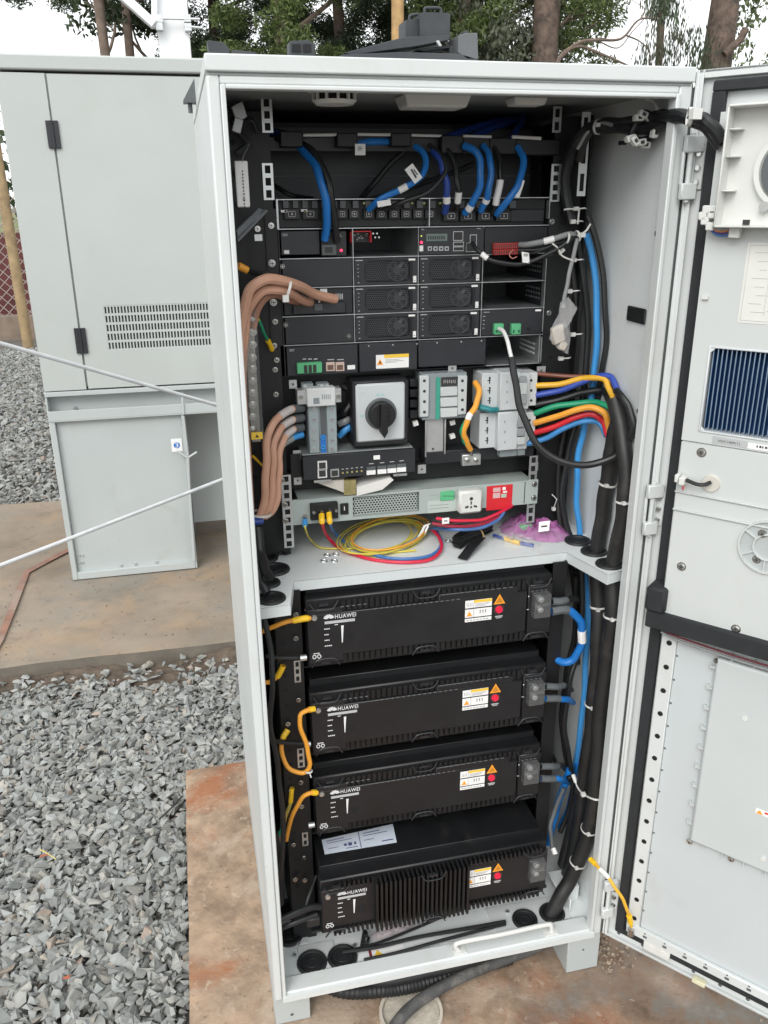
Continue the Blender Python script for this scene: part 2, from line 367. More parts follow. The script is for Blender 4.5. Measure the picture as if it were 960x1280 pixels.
# ---- crushed stone: convex chips scattered in layers, joined
def chips(nproto, seed, flat=.6):
    import bmesh
    out = []; r = np.random.default_rng(seed)
    for _ in range(nproto):
        bm = bmesh.new(); n = r.integers(6, 10)
        s = np.array([1.1, r.uniform(.6, .95), r.uniform(.40, .70)])
        for q in r.normal(size=(n, 3)): q = q/np.linalg.norm(q)*r.uniform(.8, 1.1); q = np.clip(q, -.72, .72)*1.25; bm.verts.new(q*s)
        bmesh.ops.convex_hull(bm, input=bm.verts)
        loose = [v for v in bm.verts if not v.link_faces]; bmesh.ops.delete(bm, geom=loose, context='VERTS')
        bmesh.ops.triangulate(bm, faces=bm.faces); bm.verts.index_update()
        out.append((np.array([v.co[:] for v in bm.verts]), np.array([[v.index for v in f.verts] for f in bm.faces]))); bm.free()
    return out
def scatter(name, pos, size, m, seed, tilt=.6, kind='stuff'):
    pr = chips(18, seed); r = np.random.default_rng(seed+1); V = []; F = []; off = 0
    for p, s in zip(pos, size):
        v, f = pr[r.integers(len(pr))]
        a, bb, c = r.uniform(0, 6.28), r.normal()*tilt, r.normal()*tilt
        ca, sa, cb, sb, cc, sc = math.cos(a), math.sin(a), math.cos(bb), math.sin(bb), math.cos(c), math.sin(c)
        Rm = np.array([[ca, -sa, 0], [sa, ca, 0], [0, 0, 1]])@np.array([[1, 0, 0], [0, cb, -sb], [0, sb, cb]])@np.array([[cc, 0, sc], [0, 1, 0], [-sc, 0, cc]])
        V.append((v*s)@Rm.T+p); F.append(f+off); off += len(v)
    V = np.concatenate(V)*FR['s']+FR['t']; F = np.concatenate(F)
    me = bpy.data.meshes.new(name); me.vertices.add(len(V)); me.vertices.foreach_set('co', V.ravel())
    me.loops.add(F.size); me.loops.foreach_set('vertex_index', F.ravel().astype(np.int32))
    me.polygons.add(len(F)); me.polygons.foreach_set('loop_start', np.arange(0, F.size, 3, dtype=np.int32))
    me.polygons.foreach_set('loop_total', np.full(len(F), 3, dtype=np.int32)); me.update(calc_edges=True); me.validate(); me.shade_flat()
    me.materials.append(m); o = bpy.data.objects.new(name, me); COL.objects.link(o)
    return tag(o, kind=kind)
def stone_mat(name, base, isl):
    M = mat(name, base, .85, var=.14, vscale=60, bump=.5, bscale=350, island=isl)
    n = M.node_tree.nodes; l = M.node_tree.links; bs = n['Principled BSDF']; src = bs.inputs['Base Color'].links[0].from_socket
    geo = [q for q in n if q.bl_idname == 'ShaderNodeNewGeometry'][0]
    ra = n.new('ShaderNodeValToRGB'); ra.color_ramp.interpolation = 'LINEAR'
    e = ra.color_ramp.elements; e[0].color = (.97, .99, 1.0, 1); e[1].color = (1.12, 1.0, .88, 1); e[1].position = .985; e[0].position = 0
    x = e.new(.55); x.color = (.96, 1.0, 1.02, 1); x = e.new(.965); x.color = (1.04, 1.0, .95, 1); x = e.new(.99); x.color = (1.15, .92, .80, 1)
    mu = n.new('ShaderNodeMath'); mu.operation = 'MULTIPLY'; mu.inputs[1].default_value = 7.31; fr = n.new('ShaderNodeMath'); fr.operation = 'FRACT'
    l.new(geo.outputs['Random Per Island'], mu.inputs[0]); l.new(mu.outputs[0], fr.inputs[0]); l.new(fr.outputs[0], ra.inputs[0])
    m2 = n.new('ShaderNodeMix'); m2.data_type = 'RGBA'; m2.blend_type = 'MULTIPLY'; m2.inputs[0].default_value = 1
    l.new(src, m2.inputs[6]); l.new(ra.outputs[0], m2.inputs[7]); l.new(m2.outputs[2], bs.inputs['Base Color'])
    return M
stone = stone_mat('crushed_grey_stone', (.262, .262, .248), .30)
r = np.random.default_rng(11)
def fill(x0, x1, y0, y1, dens, smin, smax, zj, layers=1):
    P = []; S = []
    for L in range(layers):
        n = int((x1-x0)*(y1-y0)*dens)
        xy = np.c_[r.uniform(x0, x1, n), r.uniform(y0, y1, n)]
        s = smin+(smax-smin)*r.beta(1.6, 2.6, n)
        z = GZ-.016+L*.009+r.uniform(-zj, zj, n)
        P.append(np.c_[xy, z]); S.append(s)
    return np.concatenate(P), np.concatenate(S)
# near bed left of the cabinet and behind it
P1, S1 = fill(-1.2, .9, -.5, 1.41, 4100, .0065, .0225, .003, 3)
k = ~((P1[:, 0] > -.147+.002-S1*.6) & (P1[:, 1] < .78+S1*.6)) & ~((P1[:, 0] > .1) & (P1[:, 1] > .8) & (r.random(len(P1)) < .6))
k &= (P1[:, 1] < 1.335+.03*np.sin(P1[:, 0]*9)) | (r.random(len(P1)) < .22)
P1, S1 = P1[k], S1[k]; P1[:, 2] += np.clip((P1[:, 1]-1.30)*.25, 0, .03)
scatter('gravel', P1, S1, stone, 21, .38)
P2, S2 = fill(-4.6, -.3, 3.06, 8.4, 900, .014, .030, .006, 2)
k = (P2[:, 0] > -.45*P2[:, 1]+.1-1.0) ; P2, S2 = P2[k], S2[k]
scatter('gravel', P2, S2, stone, 31, .5)
# loose grit and pebbles on the slabs
n = 700; gx = np.c_[r.uniform(-.13, 1.9, n), r.uniform(-.7, .5, n), np.full(n, .0045)]
gs = r.uniform(.0008, .003, n)*(1+1.2*(r.random(n) < .05))
scatter('grit', gx, gs, stone_mat('brown_grit', (.24, .185, .135), .5), 41, .4)
n = 500; gx = np.c_[r.uniform(-1.4, .2, n), r.uniform(1.45, 2.3, n), np.full(n, -.001)]
scatter('grit', gx, r.uniform(.001, .0045, n), MATS['brown_grit'], 43, .4)
n = 260; gx = np.c_[r.uniform(.57, .80, n), r.uniform(-.02, .16, n)*1.0, np.full(n, .004)]
gx[:, 0] = .605+np.abs(r.normal(0, .035, n))
scatter('soil_crumbs', gx, r.uniform(.0015, .006, n), MATS['brown_grit'], 44, .4)
pb = MB(); v = PZ(786, 1250, .004)
for (u, vv, s) in ((795, 1252, .011),):
    q = PZ(u, vv, .008); pv, pf = chips(1, 77)[0]
    pb._add([tuple(np.array(k_)*np.array([s*.75, s*1.4, s*.6])+q) for k_ in pv], [tuple(f) for f in pf])
tag(pb.build('pebble', mat('pale_stone', (.45, .36, .29), .85, var=.2, vscale=60), smooth=0, org=tuple(PZ(795, 1252, 0))), 'pale pinkish pebble on the muddy slab right of the cabinet foot', 'pebble')
q = PZ(55, 1072, GZ+.012); pv, pf = chips(1, 78)[0]
tag(MB()._add([tuple(np.array(k_)*np.array([.012, .009, .008])+q) for k_ in pv], [tuple(f) for f in pf]).build('brick_chip', mat('brick_red', (.34, .10, .055), .85, var=.2), smooth=0, org=tuple(q)), 'small reddish brown brick chip lying on the grey gravel at left', 'stone')
q = PZ(83, 1226, GZ+.012)
tag(MB()._add([tuple(np.array(k_)*np.array([.009, .013, .007])+q) for k_ in pv], [tuple(f) for f in pf]).build('brick_chip', MATS['brick_red'], smooth=0, org=tuple(q)), 'dark red stone chip in the gravel near the bottom of the photo', 'stone')
for (pts, r_, lab) in (([(59, 861), (68, 858), (82, 856)], .0022, 'short dark twig on the gravel near the left edge of the photo'), ([(199, 1024), (214, 1010), (228, 995)], .0022, 'dark thin twig on the gravel beside the rusty slab'), ([(170, 858), (182, 861), (196, 864)], .0014, 'very thin dark straw on the gravel below the rear slab')):
    tag(MB().tube(spline([PZ(u, v, GZ+.022) for u, v in pts], 4), r_, 6).build('twig', mat('twig_dark', (.04, .035, .03), .9), org=tuple(PZ(*pts[0], GZ+.02))), lab, 'twig')
tag(MB().tube(spline([PZ(u, v, GZ+.026) for u, v in ((50, 1062), (58, 1066), (70, 1074))], 4), .0012, 6).build('straw', mat('straw_yellow', (.55, .45, .12), .7), org=tuple(PZ(50, 1062, GZ))), 'short yellow straw beside the brown brick chip on the gravel', 'straw')
# blue rag-like scrap and rusty plate by the slab
q = PZ(228, 803, -.03)
b = MB(); a0 = PZ(195, 802, -.03); a1 = PZ(262, 806, -.03)
b._add([a0, a1, a1+np.array([-.01, .035, .012]), a0+np.array([.05, .03, .008]), a0+np.array([0, 0, -.004]), a1+np.array([0, 0, -.004])], [(0, 1, 2, 3), (4, 5, 1, 0)])
tag(b.build('rusty_scrap', mat('rusty_orange', (.42, .16, .08), .8, var=.2, vscale=30), smooth=0, org=tuple(q)), 'thin rust orange scrap strip leaning in dirt below the slab edge', 'scrap')

# ---- rear equipment enclosure (big grey canopy on a frame)
GY = 2.04
G = thing('generator_enclosure', 'large grey metal enclosure with black hinges and a slotted vent, behind the open cabinet', 'enclosure', (-.1, 2.6, 0))
x0, x1 = -.556, .95
ga, gb = PY(0, 66, GY)[2], PY(0, 89, GY)[2]       # roof band
zb = .728
MB().box(x0, x1, GY+.012, GY+1.1, zb+.01, gb).build('body', genpaint, G, bevel=.004)
MB().box(x0-.01, x1+.01, GY-.006, GY+1.12, gb+.006, ga).build('roof_panel', genpaint, G, bevel=.006, seg=2)
# front face leaves: door with vent opening
sx = PY(57, 95, GY)[0]
vx0, vx1 = PY(129, 383, GY)[0], PY(262, 383, GY)[0]+.06
vz1, vz0 = PY(129, 383, GY)[2]+.002, PY(136, 438, GY)[2]
MB().box(x0, sx-.003, GY, GY+.014, zb+.003, gb-.002).build('side_leaf', genpaint, G, bevel=.002)
d = MB(); X0, X1 = sx+.003, x1-.01
d.box(X0, vx0, GY, GY+.014, zb+.006, gb-.004); d.box(vx1, X1, GY, GY+.014, zb+.006, gb-.004)
d.box(vx0, vx1, GY, GY+.014, vz1, gb-.004); d.box(vx0, vx1, GY, GY+.014, zb+.006, vz0)
gd = d.build('door', genpaint, G, smooth=0)
MB().box(vx0-.01, vx1+.01, GY+.0145, GY+.04, vz0-.01, vz1+.01).build('vent_back', mat('vent_dark', (.03, .03, .03), .8), G)
MB().box(vx0, vx1, GY+.010, GY+.0115, vz0, vz1).build('vent_screen', mat('vent_screen_grey', (.10, .11, .11), .8), G)
g = MB(); rows = 5; rh = (vz1-vz0)/rows; nsl = 39; pw = (vx1-vx0)/nsl
for j in range(rows+1):
    z = vz0+j*rh; g.box(vx0, vx1, GY+.001, GY+.004, max(vz0, z-.0042), min(vz1, z+.0042))
for j in range(rows):
    for i in range(nsl): g.box(vx0+i*pw-.0020, vx0+i*pw+.0028, GY+.001, GY+.0045, vz0+j*rh+.0042, vz0+(j+1)*rh-.0042)
join_kind(g.build('vent_grille', genpaint, gd, smooth=0))
for (u, v, w, h) in ((64.5, 168, 22, 35), (98, 426, 20, 31)):
    a = PY(u-w/2, v-h/2, GY-.004); c = PY(u+w/2, v+h/2, GY-.004)
    hx = MB(); cx = sx+ (.0); hw = (c[0]-a[0])/2; hx.box(cx-hw*.9, cx-.004, GY-.008, GY-.001, c[2], a[2]); hx.box(cx+.004, cx+hw*.9, GY-.008, GY-.001, c[2], a[2])
    hx.cyl((cx, GY-.008, c[2]), (cx, GY-.008, a[2]), .005); o = hx.build('hinge', dgrey if False else mat('hinge_black', (.018, .019, .024), .45), G, bevel=.001)
# base channel
cz0 = PY(62, 513, GY)[2]; cz1 = PY(60, 500, GY)[2]
f = MB(); f.box(x0, x1, GY-.004, GY+1.1, zb-.016, zb); f.box(x0, x1, GY+.045, GY+.06, .64, zb-.016); f.box(x0, x1, GY-.003, GY+.05, .62, .64)
f.box(x0, x0+.006, GY, GY+.6, .64, zb-.016); f.box(x0, x1, GY-.004, GY-.001, .625, .66)
f.build('base_channel', genlow, G, bevel=.0015)
lx1 = -.088
f = MB(); f.box(x0+.02, lx1-.008, GY+.02, GY+.035, .02, .625); f.box(x0, x0+.02, GY, GY+.5, .001, .622); f.box(lx1-.008, lx1, GY, GY+.25, .001, .622)
f.box(x0+.02, lx1-.008, GY, GY+.2, .001, .03); f.box(x0, lx1, GY+.035, GY+.6, .03, .62)
f.build('plinth_box', genlow, G, bevel=.002)
f = MB(); f.box(lx1, x1, GY+.25, GY+.27, .10, .62); f.build('rear_skirt', genlow, G)
MB().box(.6, x1, GY, GY+.5, .001, .62).build('plinth_box', genlow, G, bevel=.002)
w = MB(); yw = GY-.006; pa = PY(228, 490, yw)
w.tube([PY(227.5, 491, yw), PY(229.5, 518, yw)], .005, 6); w.tube([PY(229, 520, yw), PY(235, 572, yw), PY(236, 600, yw), PY(243, 700, yw)], .0055, 6)
w.tube([PY(221, 564, yw), PY(232, 571, yw), PY(236, 571.5, yw), PY(246, 565, yw)], .0045, 6)
w.build('weld_seam', genlow, G)
a = PY(213.5, 549, GY+.018); c = PY(228.5, 564, GY+.018); sk = plate('sticker', white, G, a[0], c[0], GY+.0195, c[2], a[2], .002)
cxs, czs = (a[0]+c[0])/2, (a[2]+c[2])/2; MB().cyl((cxs, GY+.0172, czs), (cxs, GY+.0166, czs), .0115, n=24).build('sticker_disc', blueS, sk)
text('3', cxs-.0055, czs-.008, GY+.0160, .011, .016, white, sk, 'lettering')
s = MB()
for (u, v) in ((99.5, 694), (99.5, 703), (103.5, 694), (103.5, 703)): q = PY(u, v, GY+.02); s.cyl((q[0], GY+.02, q[2]), (q[0], GY+.015, q[2]), .0035, n=8)
for (u, v) in ((170, 708), (152, 711), (196, 704)): q = PY(u, v, GY+.02); s.cyl((q[0], GY+.019, .032), (q[0], GY+.019, .040), .006, n=8)
each(s, 'rivet', steel, G)
q = PY(94, 510, GY+.04); MB().cyl((q[0], GY+.045, q[2]), (q[0], GY+.036, q[2]), .007, n=6).build('bolt', steel, G)

# ---- guy rods
def rod(a, c, lab):
    b = MB().tube([np.array(a)+(np.array(c)-np.array(a))*t for t in (0, .5, 1)], .0046, 10); return tag(b.build('tie_rod', mat('galvanised', (.56, .57, .58), .4, .3, var=.12, vscale=30), org=tuple(a)), lab, 'metal rod')
pA = PY(0, 429, .75); pB = PY(268, 505.5, 1.0); dA = (pB-pA); rod(pA-dA*.9, pB+dA*.12, 'thin grey metal rod sloping down across the vent side of the rear enclosure')
pA = PY(0, 707, .75); pB = PY(275, 600.5, 1.0); dA = (pB-pA); rod(pA-dA*.5, pB+dA*.12, 'thin pale metal rod rising to the right across the lower grey panel')
# ---- copper earth strap on the rear slab
pp = [PZ(100, 680, .004), PZ(60, 701, .004), PZ(33, 715.5, .004)]; qq = [PZ(33, 716, .004), PZ(16, 760, .004), PZ(4, 790, .004), PZ(0, 800, .004)]
b = MB()
def flat(b, path, w, t=.002):
    P = np.array(path); T = np.gradient(P, axis=0); T /= np.linalg.norm(T, axis=1)[:, None]; Nn = np.cross(T, (0, 0, 1)); Nn /= np.linalg.norm(Nn, axis=1)[:, None]; n = len(P)
    vs = []
    for i in range(n):
        for sgn, dz in ((-1, 0), (1, 0), (1, t), (-1, t)): vs.append(P[i]+Nn[i]*sgn*w/2+np.array([0, 0, dz]))
    fs = [(4*i+j, 4*i+(j+1) % 4, 4*i+4+(j+1) % 4, 4*i+4+j) for i in range(n-1) for j in range(4)]+[(3, 2, 1, 0), (4*n-4, 4*n-3, 4*n-2, 4*n-1)]
    b._add(vs, fs)
flat(b, spline(pp, 5), .028); qn = spline(qq, 5)
qn += [qn[-1]+np.array([-.01, -.12, 0]), np.array([qn[-1][0]-.012, 1.418, .002]), np.array([qn[-1][0]-.012, 1.405, -.03]), np.array([qn[-1][0]-.014, 1.40, GZ])]
flat(b, qn, .024)
tag(b.build('earth_strap', copper, org=tuple(pp[1])), 'flat copper earth strap bent across the brown concrete slab', 'earth strap')

# ---- far left: wooden pole, chain link fence, red wall, kerb
q = PZ(38, 433, GZ); T_ = 9.0
wp = PY(37, 400, q[1]); t = MB(); r_ = .075
t.cyl((q[0]-.02, q[1], GZ-.2), (q[0]-.05, q[1], 4.2), .054, .048, 14)
tag(t.build('wooden_pole', wood, org=(q[0], q[1], GZ)), 'weathered wooden pole standing in gravel at the left edge behind the grey enclosure', 'pole')
fy = q[1]+.8
tag(MB().box(-9, 1.0, fy+1.3, fy+1.5, GZ-.2, 1.02).build('red_wall', mat('red_paint_wall', (.11, .032, .030), .8, var=.3, vscale=4), smooth=0, org=(-3, fy+1.4, GZ)), 'low dark red wall beyond the chain link fence', 'wall')
tag(MB().box(-9, 3.5, fy-.12, fy+.12, GZ-.2, .17).build('kerb_beam', mat('brown_concrete', (.20, .155, .12), .9, var=.25, vscale=6), org=(-3, fy, GZ)), 'low brown concrete beam at the foot of the chain link fence', 'kerb')
F_ = thing('chain_link_fence', 'chain link fence with diamond mesh at the far left', 'fence', (-3, fy, GZ))
w = MB(); pit = .11; L0, L1, z0, z1 = -4.6, -.6, .17, 1.45
nd = int((L1-L0)/pit)+int((z1-z0)/pit)
for sgn in (1, -1):
    for i in range(nd):
        s0 = L0+i*pit-(z1-z0) if sgn > 0 else L0+i*pit
        a = np.array([s0, fy, z0]); c = np.array([s0+sgn*(z1-z0), fy, z1])
        if sgn < 0: a, c = a, c
        xa, xc = sorted((a[0], c[0]))
        def clip(P, Q):
            d = Q-P; t0, t1 = 0., 1.
            if d[0] != 0:
                ta, tb = (L0-P[0])/d[0], (L1-P[0])/d[0]; t0, t1 = max(t0, min(ta, tb)), min(t1, max(ta, tb))
            return (P+d*t0, P+d*t1) if t1 > t0 else None
        cc = clip(a, c)
        if cc: w.tube(cc, .0045, 4, cap=False)
join_kind(w.build('mesh_wire', mat('wire', (.38, .33, .30), .5, .4), F_, smooth=0))
for x in (-4.6, -3.2, -.6): MB().cyl((x, fy, GZ), (x, fy, 1.5), .03).build('post', steel, F_)
grass = mat('far_grass', (.10, .14, .045), .95, var=.35, vscale=1.2, bump=.6, bscale=30, stain=[((.28, .20, .12), 1.0, .48, .62, .9)])
b = MB(); b._add([(-60, fy+1.6, -.02), (60, fy+1.6, -.02), (60, 60, .85), (-60, 60, .85)], [(0, 1, 2, 3)]); tag(b.build('grass_field', grass, smooth=0), kind='structure')

# ---- white tower leg behind the enclosure
Wt = thing('lattice_tower', 'white steel tower leg with clamped diagonal brace behind the enclosure roof', 'tower', (-.05, 3.6, 0)); ty = 3.7
a = PY(197, 40, ty); c = PY(237, 40, ty); cx = (a[0]+c[0])/2; hw = (c[0]-a[0])/2
wm = mat('white_tower_paint', (.78, .79, .80), .45, var=.03)
L = MB(); L.box(cx-hw, cx+hw, ty, ty+.02, 0, 5.2); L.box(cx-hw, cx-hw+.02, ty+.02, ty+.16, 0, 5.2); L.box(cx+hw-.02, cx+hw, ty+.02, ty+.16, 0, 5.2)
L.build('leg', wm, Wt, bevel=.004)
p1, p2 = PY(152, -6, ty-.05), PY(193, 31, ty-.05); dv = p2-p1; p0_ = p1-dv*1.6
br = MB(); dn = dv/np.linalg.norm(dv); sd_ = np.cross(dn, (0, 1, 0)); br.obox((p0_+p2)/2, (p2-p0_)/2, np.array([0, .03, 0]), sd_*.02); br.build('brace', wm, Wt, bevel=.003)
p3 = PY(193, -14, ty-.02); br = MB(); pm = PY(193, 31, ty-.02); br.obox((p3+pm)/2, (pm-p3)/2*1.2, np.array([0, .02, 0]), np.array([.014, 0, 0])); br.build('stiffener', wm, Wt, bevel=.003)
cl = MB()
for (u, v) in ((199, 22), (199, 32), (234, 22), (235, 33)):
    q = PY(u, v, ty-.03); cl.box(q[0]-.016, q[0]+.016, ty-.045, ty-.002, q[2]-.02, q[2]+.012)
q1, q2 = PY(200, 23, ty-.04), PY(250, 24, ty-.04); cl.cyl(q1, q2, .006); q1, q2 = PY(233, 33, ty-.04), PY(253, 35, ty-.04); cl.cyl(q1, q2, .006)
each(cl, 'clamp', steel, Wt)

# ---- trees
def leaf_mesh(centers, radii, per, size, seed, droop=0, asp=.45):
    r = np.random.default_rng(seed); C_ = np.repeat(np.array(centers), per, 0); Rr = np.repeat(np.array(radii), per, 0); n = len(C_)
    d = r.normal(size=(n, 3)); d /= np.linalg.norm(d, axis=1)[:, None]; rad = r.random(n)**.55
    P = C_+d*rad[:, None]*Rr
    a = r.normal(size=(n, 3)); 
    if droop: a = a*(1-droop)+np.array([0, 0, -1])*droop*2
    a /= np.linalg.norm(a, axis=1)[:, None]; bb = np.cross(a, r.normal(size=(n, 3))); bb /= np.linalg.norm(bb, axis=1)[:, None]
    s = size*r.uniform(.6, 1.4, n)[:, None]; a = a*s; bb = bb*s*asp
    V = np.stack([P-a, P-bb*1.0+a*.1, P+a, P+bb*1.0+a*.1], 1).reshape(-1, 3)
    return V, n
def quads(name, V, n, m, parent):
    o0 = ORG[parent.name]; me = bpy.data.meshes.new(name); V = V*FR['s']+FR['t']-np.array(o0)
    me.vertices.add(len(V)); me.vertices.foreach_set('co', V.ravel()); me.loops.add(4*n); me.loops.foreach_set('vertex_index', np.arange(4*n, dtype=np.int32))
    me.polygons.add(n); me.polygons.foreach_set('loop_start', np.arange(0, 4*n, 4, dtype=np.int32)); me.polygons.foreach_set('loop_total', np.full(n, 4, dtype=np.int32))
    me.update(calc_edges=True); me.materials.append(m); o = bpy.data.objects.new(name, me); COL.objects.link(o); o.parent = parent; ORG[o.name] = o0; return o
def leafmat(name, rgb, isl=.55):
    M = mat(name, rgb, .6, var=.35, vscale=1.5, island=isl); b = M.node_tree.nodes['Principled BSDF']
    tr = M.node_tree.nodes.new('ShaderNodeBsdfTranslucent'); mx = M.node_tree.nodes.new('ShaderNodeMixShader'); mx.inputs[0].default_value = .35
    src = b.inputs['Base Color'].links[0].from_socket; M.node_tree.links.new(src, tr.inputs[0])
    out = [q for q in M.node_tree.nodes if q.bl_idname == 'ShaderNodeOutputMaterial'][0]
    M.node_tree.links.new(b.outputs[0], mx.inputs[1]); M.node_tree.links.new(tr.outputs[0], mx.inputs[2]); M.node_tree.links.new(mx.outputs[0], out.inputs[0]); return M
lf_dark = leafmat('leaf_dark_green', (.060, .085, .045)); lf_mid = leafmat('leaf_mid_green', (.115, .155, .05)); lf_grey = leafmat('leaf_grey_green', (.12, .135, .09)); lf_lite = leafmat('leaf_light_green', (.16, .20, .10))
bark = mat('grey_brown_bark', (.16, .12, .095), .9, var=.3, vscale=9, bump=1, bscale=40)
bark_r = mat('red_brown_bark', (.125, .09, .07), .9, var=.45, vscale=9, bump=1, bscale=40, stain=[((.05, .04, .035), 6, .5, .62, .85)])
def limb(b, p, d, L, r, rr, depth, tips, up=.15, spread=.6):
    P = [np.array(p, float)]; d = np.array(d, float); n = 6
    for i in range(n):
        d = d+rr.normal(size=3)*.16+np.array([0, 0, up*.2]); d /= np.linalg.norm(d); P.append(P[-1]+d*L/n)
    b.tube(P, np.linspace(r, r*.45, n+1), 6)
    tips.append(P[-1]); tips.append(P[3])
    if depth > 0:
        for k in range(3):
            i = rr.integers(2, n+1); e = d+rr.normal(size=3)*spread; e /= np.linalg.norm(e); limb(b, P[i], e, L*.6, r*.45, rr, depth-1, tips, up, spread)
def tree(label, base, h, r0, lean, bm_, leaf, cl_z, cl_r, ncl, per, size, seed, spread=1.8, droop=0, group=None, limbs=7, clr=(.45, .7), asp=.45, center=None, sqz=1.0):
    rr = np.random.default_rng(seed); t = thing('tree', label, 'tree', base, group)
    tb = MB(); P = []; 
    for i in range(12):
        s = i/11; P.append((base[0]+lean[0]*s+.10*math.sin(s*5+seed), base[1]+lean[1]*s+.1*math.sin(s*4), base[2]-.2+(h+.2)*s))
    tb.tube(P, np.linspace(r0, r0*.35, 12)*(1+.08*np.sin(np.arange(12)*2.3+seed)), 12); tb.build('trunk', bm_, t)
    lb = MB(); tips = []
    for k in range(limbs):
        s = rr.uniform(.35, .95); i = int(s*11); a = rr.uniform(0, 6.28); limb(lb, P[i], (math.cos(a), math.sin(a), .5), h*.28, r0*.3, rr, 1, tips)
    if limbs: lb.build('branch', bm_, t)
    c0 = center or (base[0]+lean[0]*.6, base[1]+lean[1]*.6)
    cs = []; 
    for k in range(ncl):
        z = rr.uniform(*cl_z); a = rr.uniform(0, 6.28); q = spread*math.sqrt(rr.random())*(1-.3*abs((z-sum(cl_z)/2)/(cl_z[1]-cl_z[0])))
        cs.append((c0[0]+q*math.cos(a), c0[1]+q*math.sin(a)*sqz, z))
    cs += [tuple(x) for x in tips if x[2] > cl_z[0]]
    rad = [(lambda s: (s, s, s*(.7 if not droop else 1.5)))(rr.uniform(*clr)*cl_r) for _ in cs]
    V, n = leaf_mesh(cs, rad, per, size, seed+5, droop, asp); quads('crown', V, n, leaf, t)
    return t
def gx(u, y): return PY(u, 40, y)[0]
T1 = 'trees behind the grey enclosure'
# bare trunks at left
for (u, y, r0, lab, sd) in ((135, 13, .085, 'tall pine with a bare trunk, left one of the pair beside the tower', 3), (161, 14, .08, 'slimmer dark pine trunk standing just left of the white tower leg', 4)):
    tree(lab, (gx(u, y)+.15, y, 0), 9.5, r0*1.1, (-.35, 0), bark, lf_dark, (3.7, 8.0), .5, 30, 90, .06, sd, 1.0, limbs=3, center=(gx(175, y), y+.5))
# dense conifers in the middle
for (u, y, lf, nm, sd, sp, z0, n_) in ((262, 15, lf_dark, 'dark green conifer beside the white tower, left end of the dense foliage', 11, 1.25, 2.2, 80), (345, 12.5, lf_mid, 'yellowish green bushy conifer above the left of the cabinet roof', 12, 1.1, 1.9, 70),
        (425, 15, lf_dark, 'dark dense conifer behind the left half of the cabinet roof', 13, 1.4, 2.1, 90), (540, 15.5, lf_dark, 'deep green conifer rising behind the black bracket on the roof', 14, 1.3, 2.1, 80), (590, 12.5, lf_mid, 'bright yellow green conifer right of the wooden utility pole', 15, .95, 2.0, 60)):
    tree(nm, (gx(u, y), y, 0), 8, .14, (0, 0), bark, lf, (z0, 6.5), .55, int(n_*1.5), 620, .038, sd, sp, limbs=5, asp=.26)
# utility pole
q = PY(497, 20, 10.5); tag(MB().cyl((q[0], 10.5, GZ), (q[0], 10.5, 8), .085, .07, 16).build('utility_pole', mat('tan_wood', (.42, .27, .12), .8, var=.25, vscale=8, bump=.4, bscale=50), org=(q[0], 10.5, GZ)), 'tan wooden utility pole rising behind the cabinet roof', 'pole')
# big eucalyptus right of centre
y = 11.5; tree('tall eucalyptus with thick brown peeling trunk right of the centre foliage', (gx(684, y), y, 0), 10, .26, (.25, 0), bark_r, lf_grey, (2.5, 5.2), .5, 34, 260, .045, 21, 1.0, limbs=2, droop=.4, center=(gx(652, y), y+.9))
y = 13; tree('leafy eucalyptus with open rounded crown between the thick trunk and the white sky', (gx(705, y), y+.6, 0), 7, .10, (.3, 0), bark, lf_lite, (3.2, 5.2), .38, 22, 150, .042, 22, .55, limbs=0, droop=.3, center=(gx(722, y), y))
# bare branches
t = thing('bare_tree', 'leafless tree with thin crooked dark branches against the white sky', 'tree', (gx(700, 10.8), 11.2, 0)); b = MB()
yb = 10.9
for pts, r_ in (([(690, 110), (700, 72), (722, 58), (748, 66), (790, 84)], .035), ([(700, 72), (722, 54), (745, 50), (770, 50), (782, 44), (800, 24), (828, 24)], .028), ([(782, 44), (800, 52), (812, 66), (812, 90)], .012), ([(748, 66), (757, 78)], .014), ([(745, 50), (772, 60), (790, 40), (815, 8), (800, -20)], .010), ([(800, 24), (806, 12), (790, 0)], .008)):
    P = spline([PY(u, v, yb) for u, v in pts], 6); b.tube(P, np.linspace(r_, r_*.35, len(P)), 6)
b.tube([PY(690, 110, yb), (gx(690, yb), yb+.1, 0)], .06, 8)
b.build('branch', bark, t)
# right eucalyptus
y = 10.5; tree('tall eucalyptus with thick dark brown trunk above the open cabinet door', (gx(888, y), y, 0), 10, .25, (.35, 0), bark_r, lf_dark, (2.2, 5), .42, 14, 140, .045, 25, .8, limbs=0, droop=.75, center=(gx(850, y), y), asp=.22)
b = MB(); p0_ = PY(905, 68, y-.2); p1_ = PY(925, 50, y-.2); b.tube(spline([p0_, (p0_+p1_)/2, p1_, PY(932, 36, y-.2)], 4), .05, 8); b.build('branch', bark_r, bpy.data.objects[[o.name for o in COL.objects if o.get('label', '').startswith('tall eucalyptus with thick dark brown')][0]])
y = 11; tree('weeping grey green foliage tree left of the right hand eucalyptus trunk', (gx(868, y), y+.8, 0), 7.5, .08, (0, 0), bark, lf_grey, (2.8, 5.4), .38, 22, 110, .045, 26, .42, limbs=0, droop=.8, asp=.2)
y = 12; tree('pale green leafy tree at the top right corner behind the door', (gx(985, y), y, 0), 7, .09, (0, 0), bark, lf_lite, (2.4, 5.2), .5, 30, 130, .05, 27, .75, limbs=3, droop=.4)
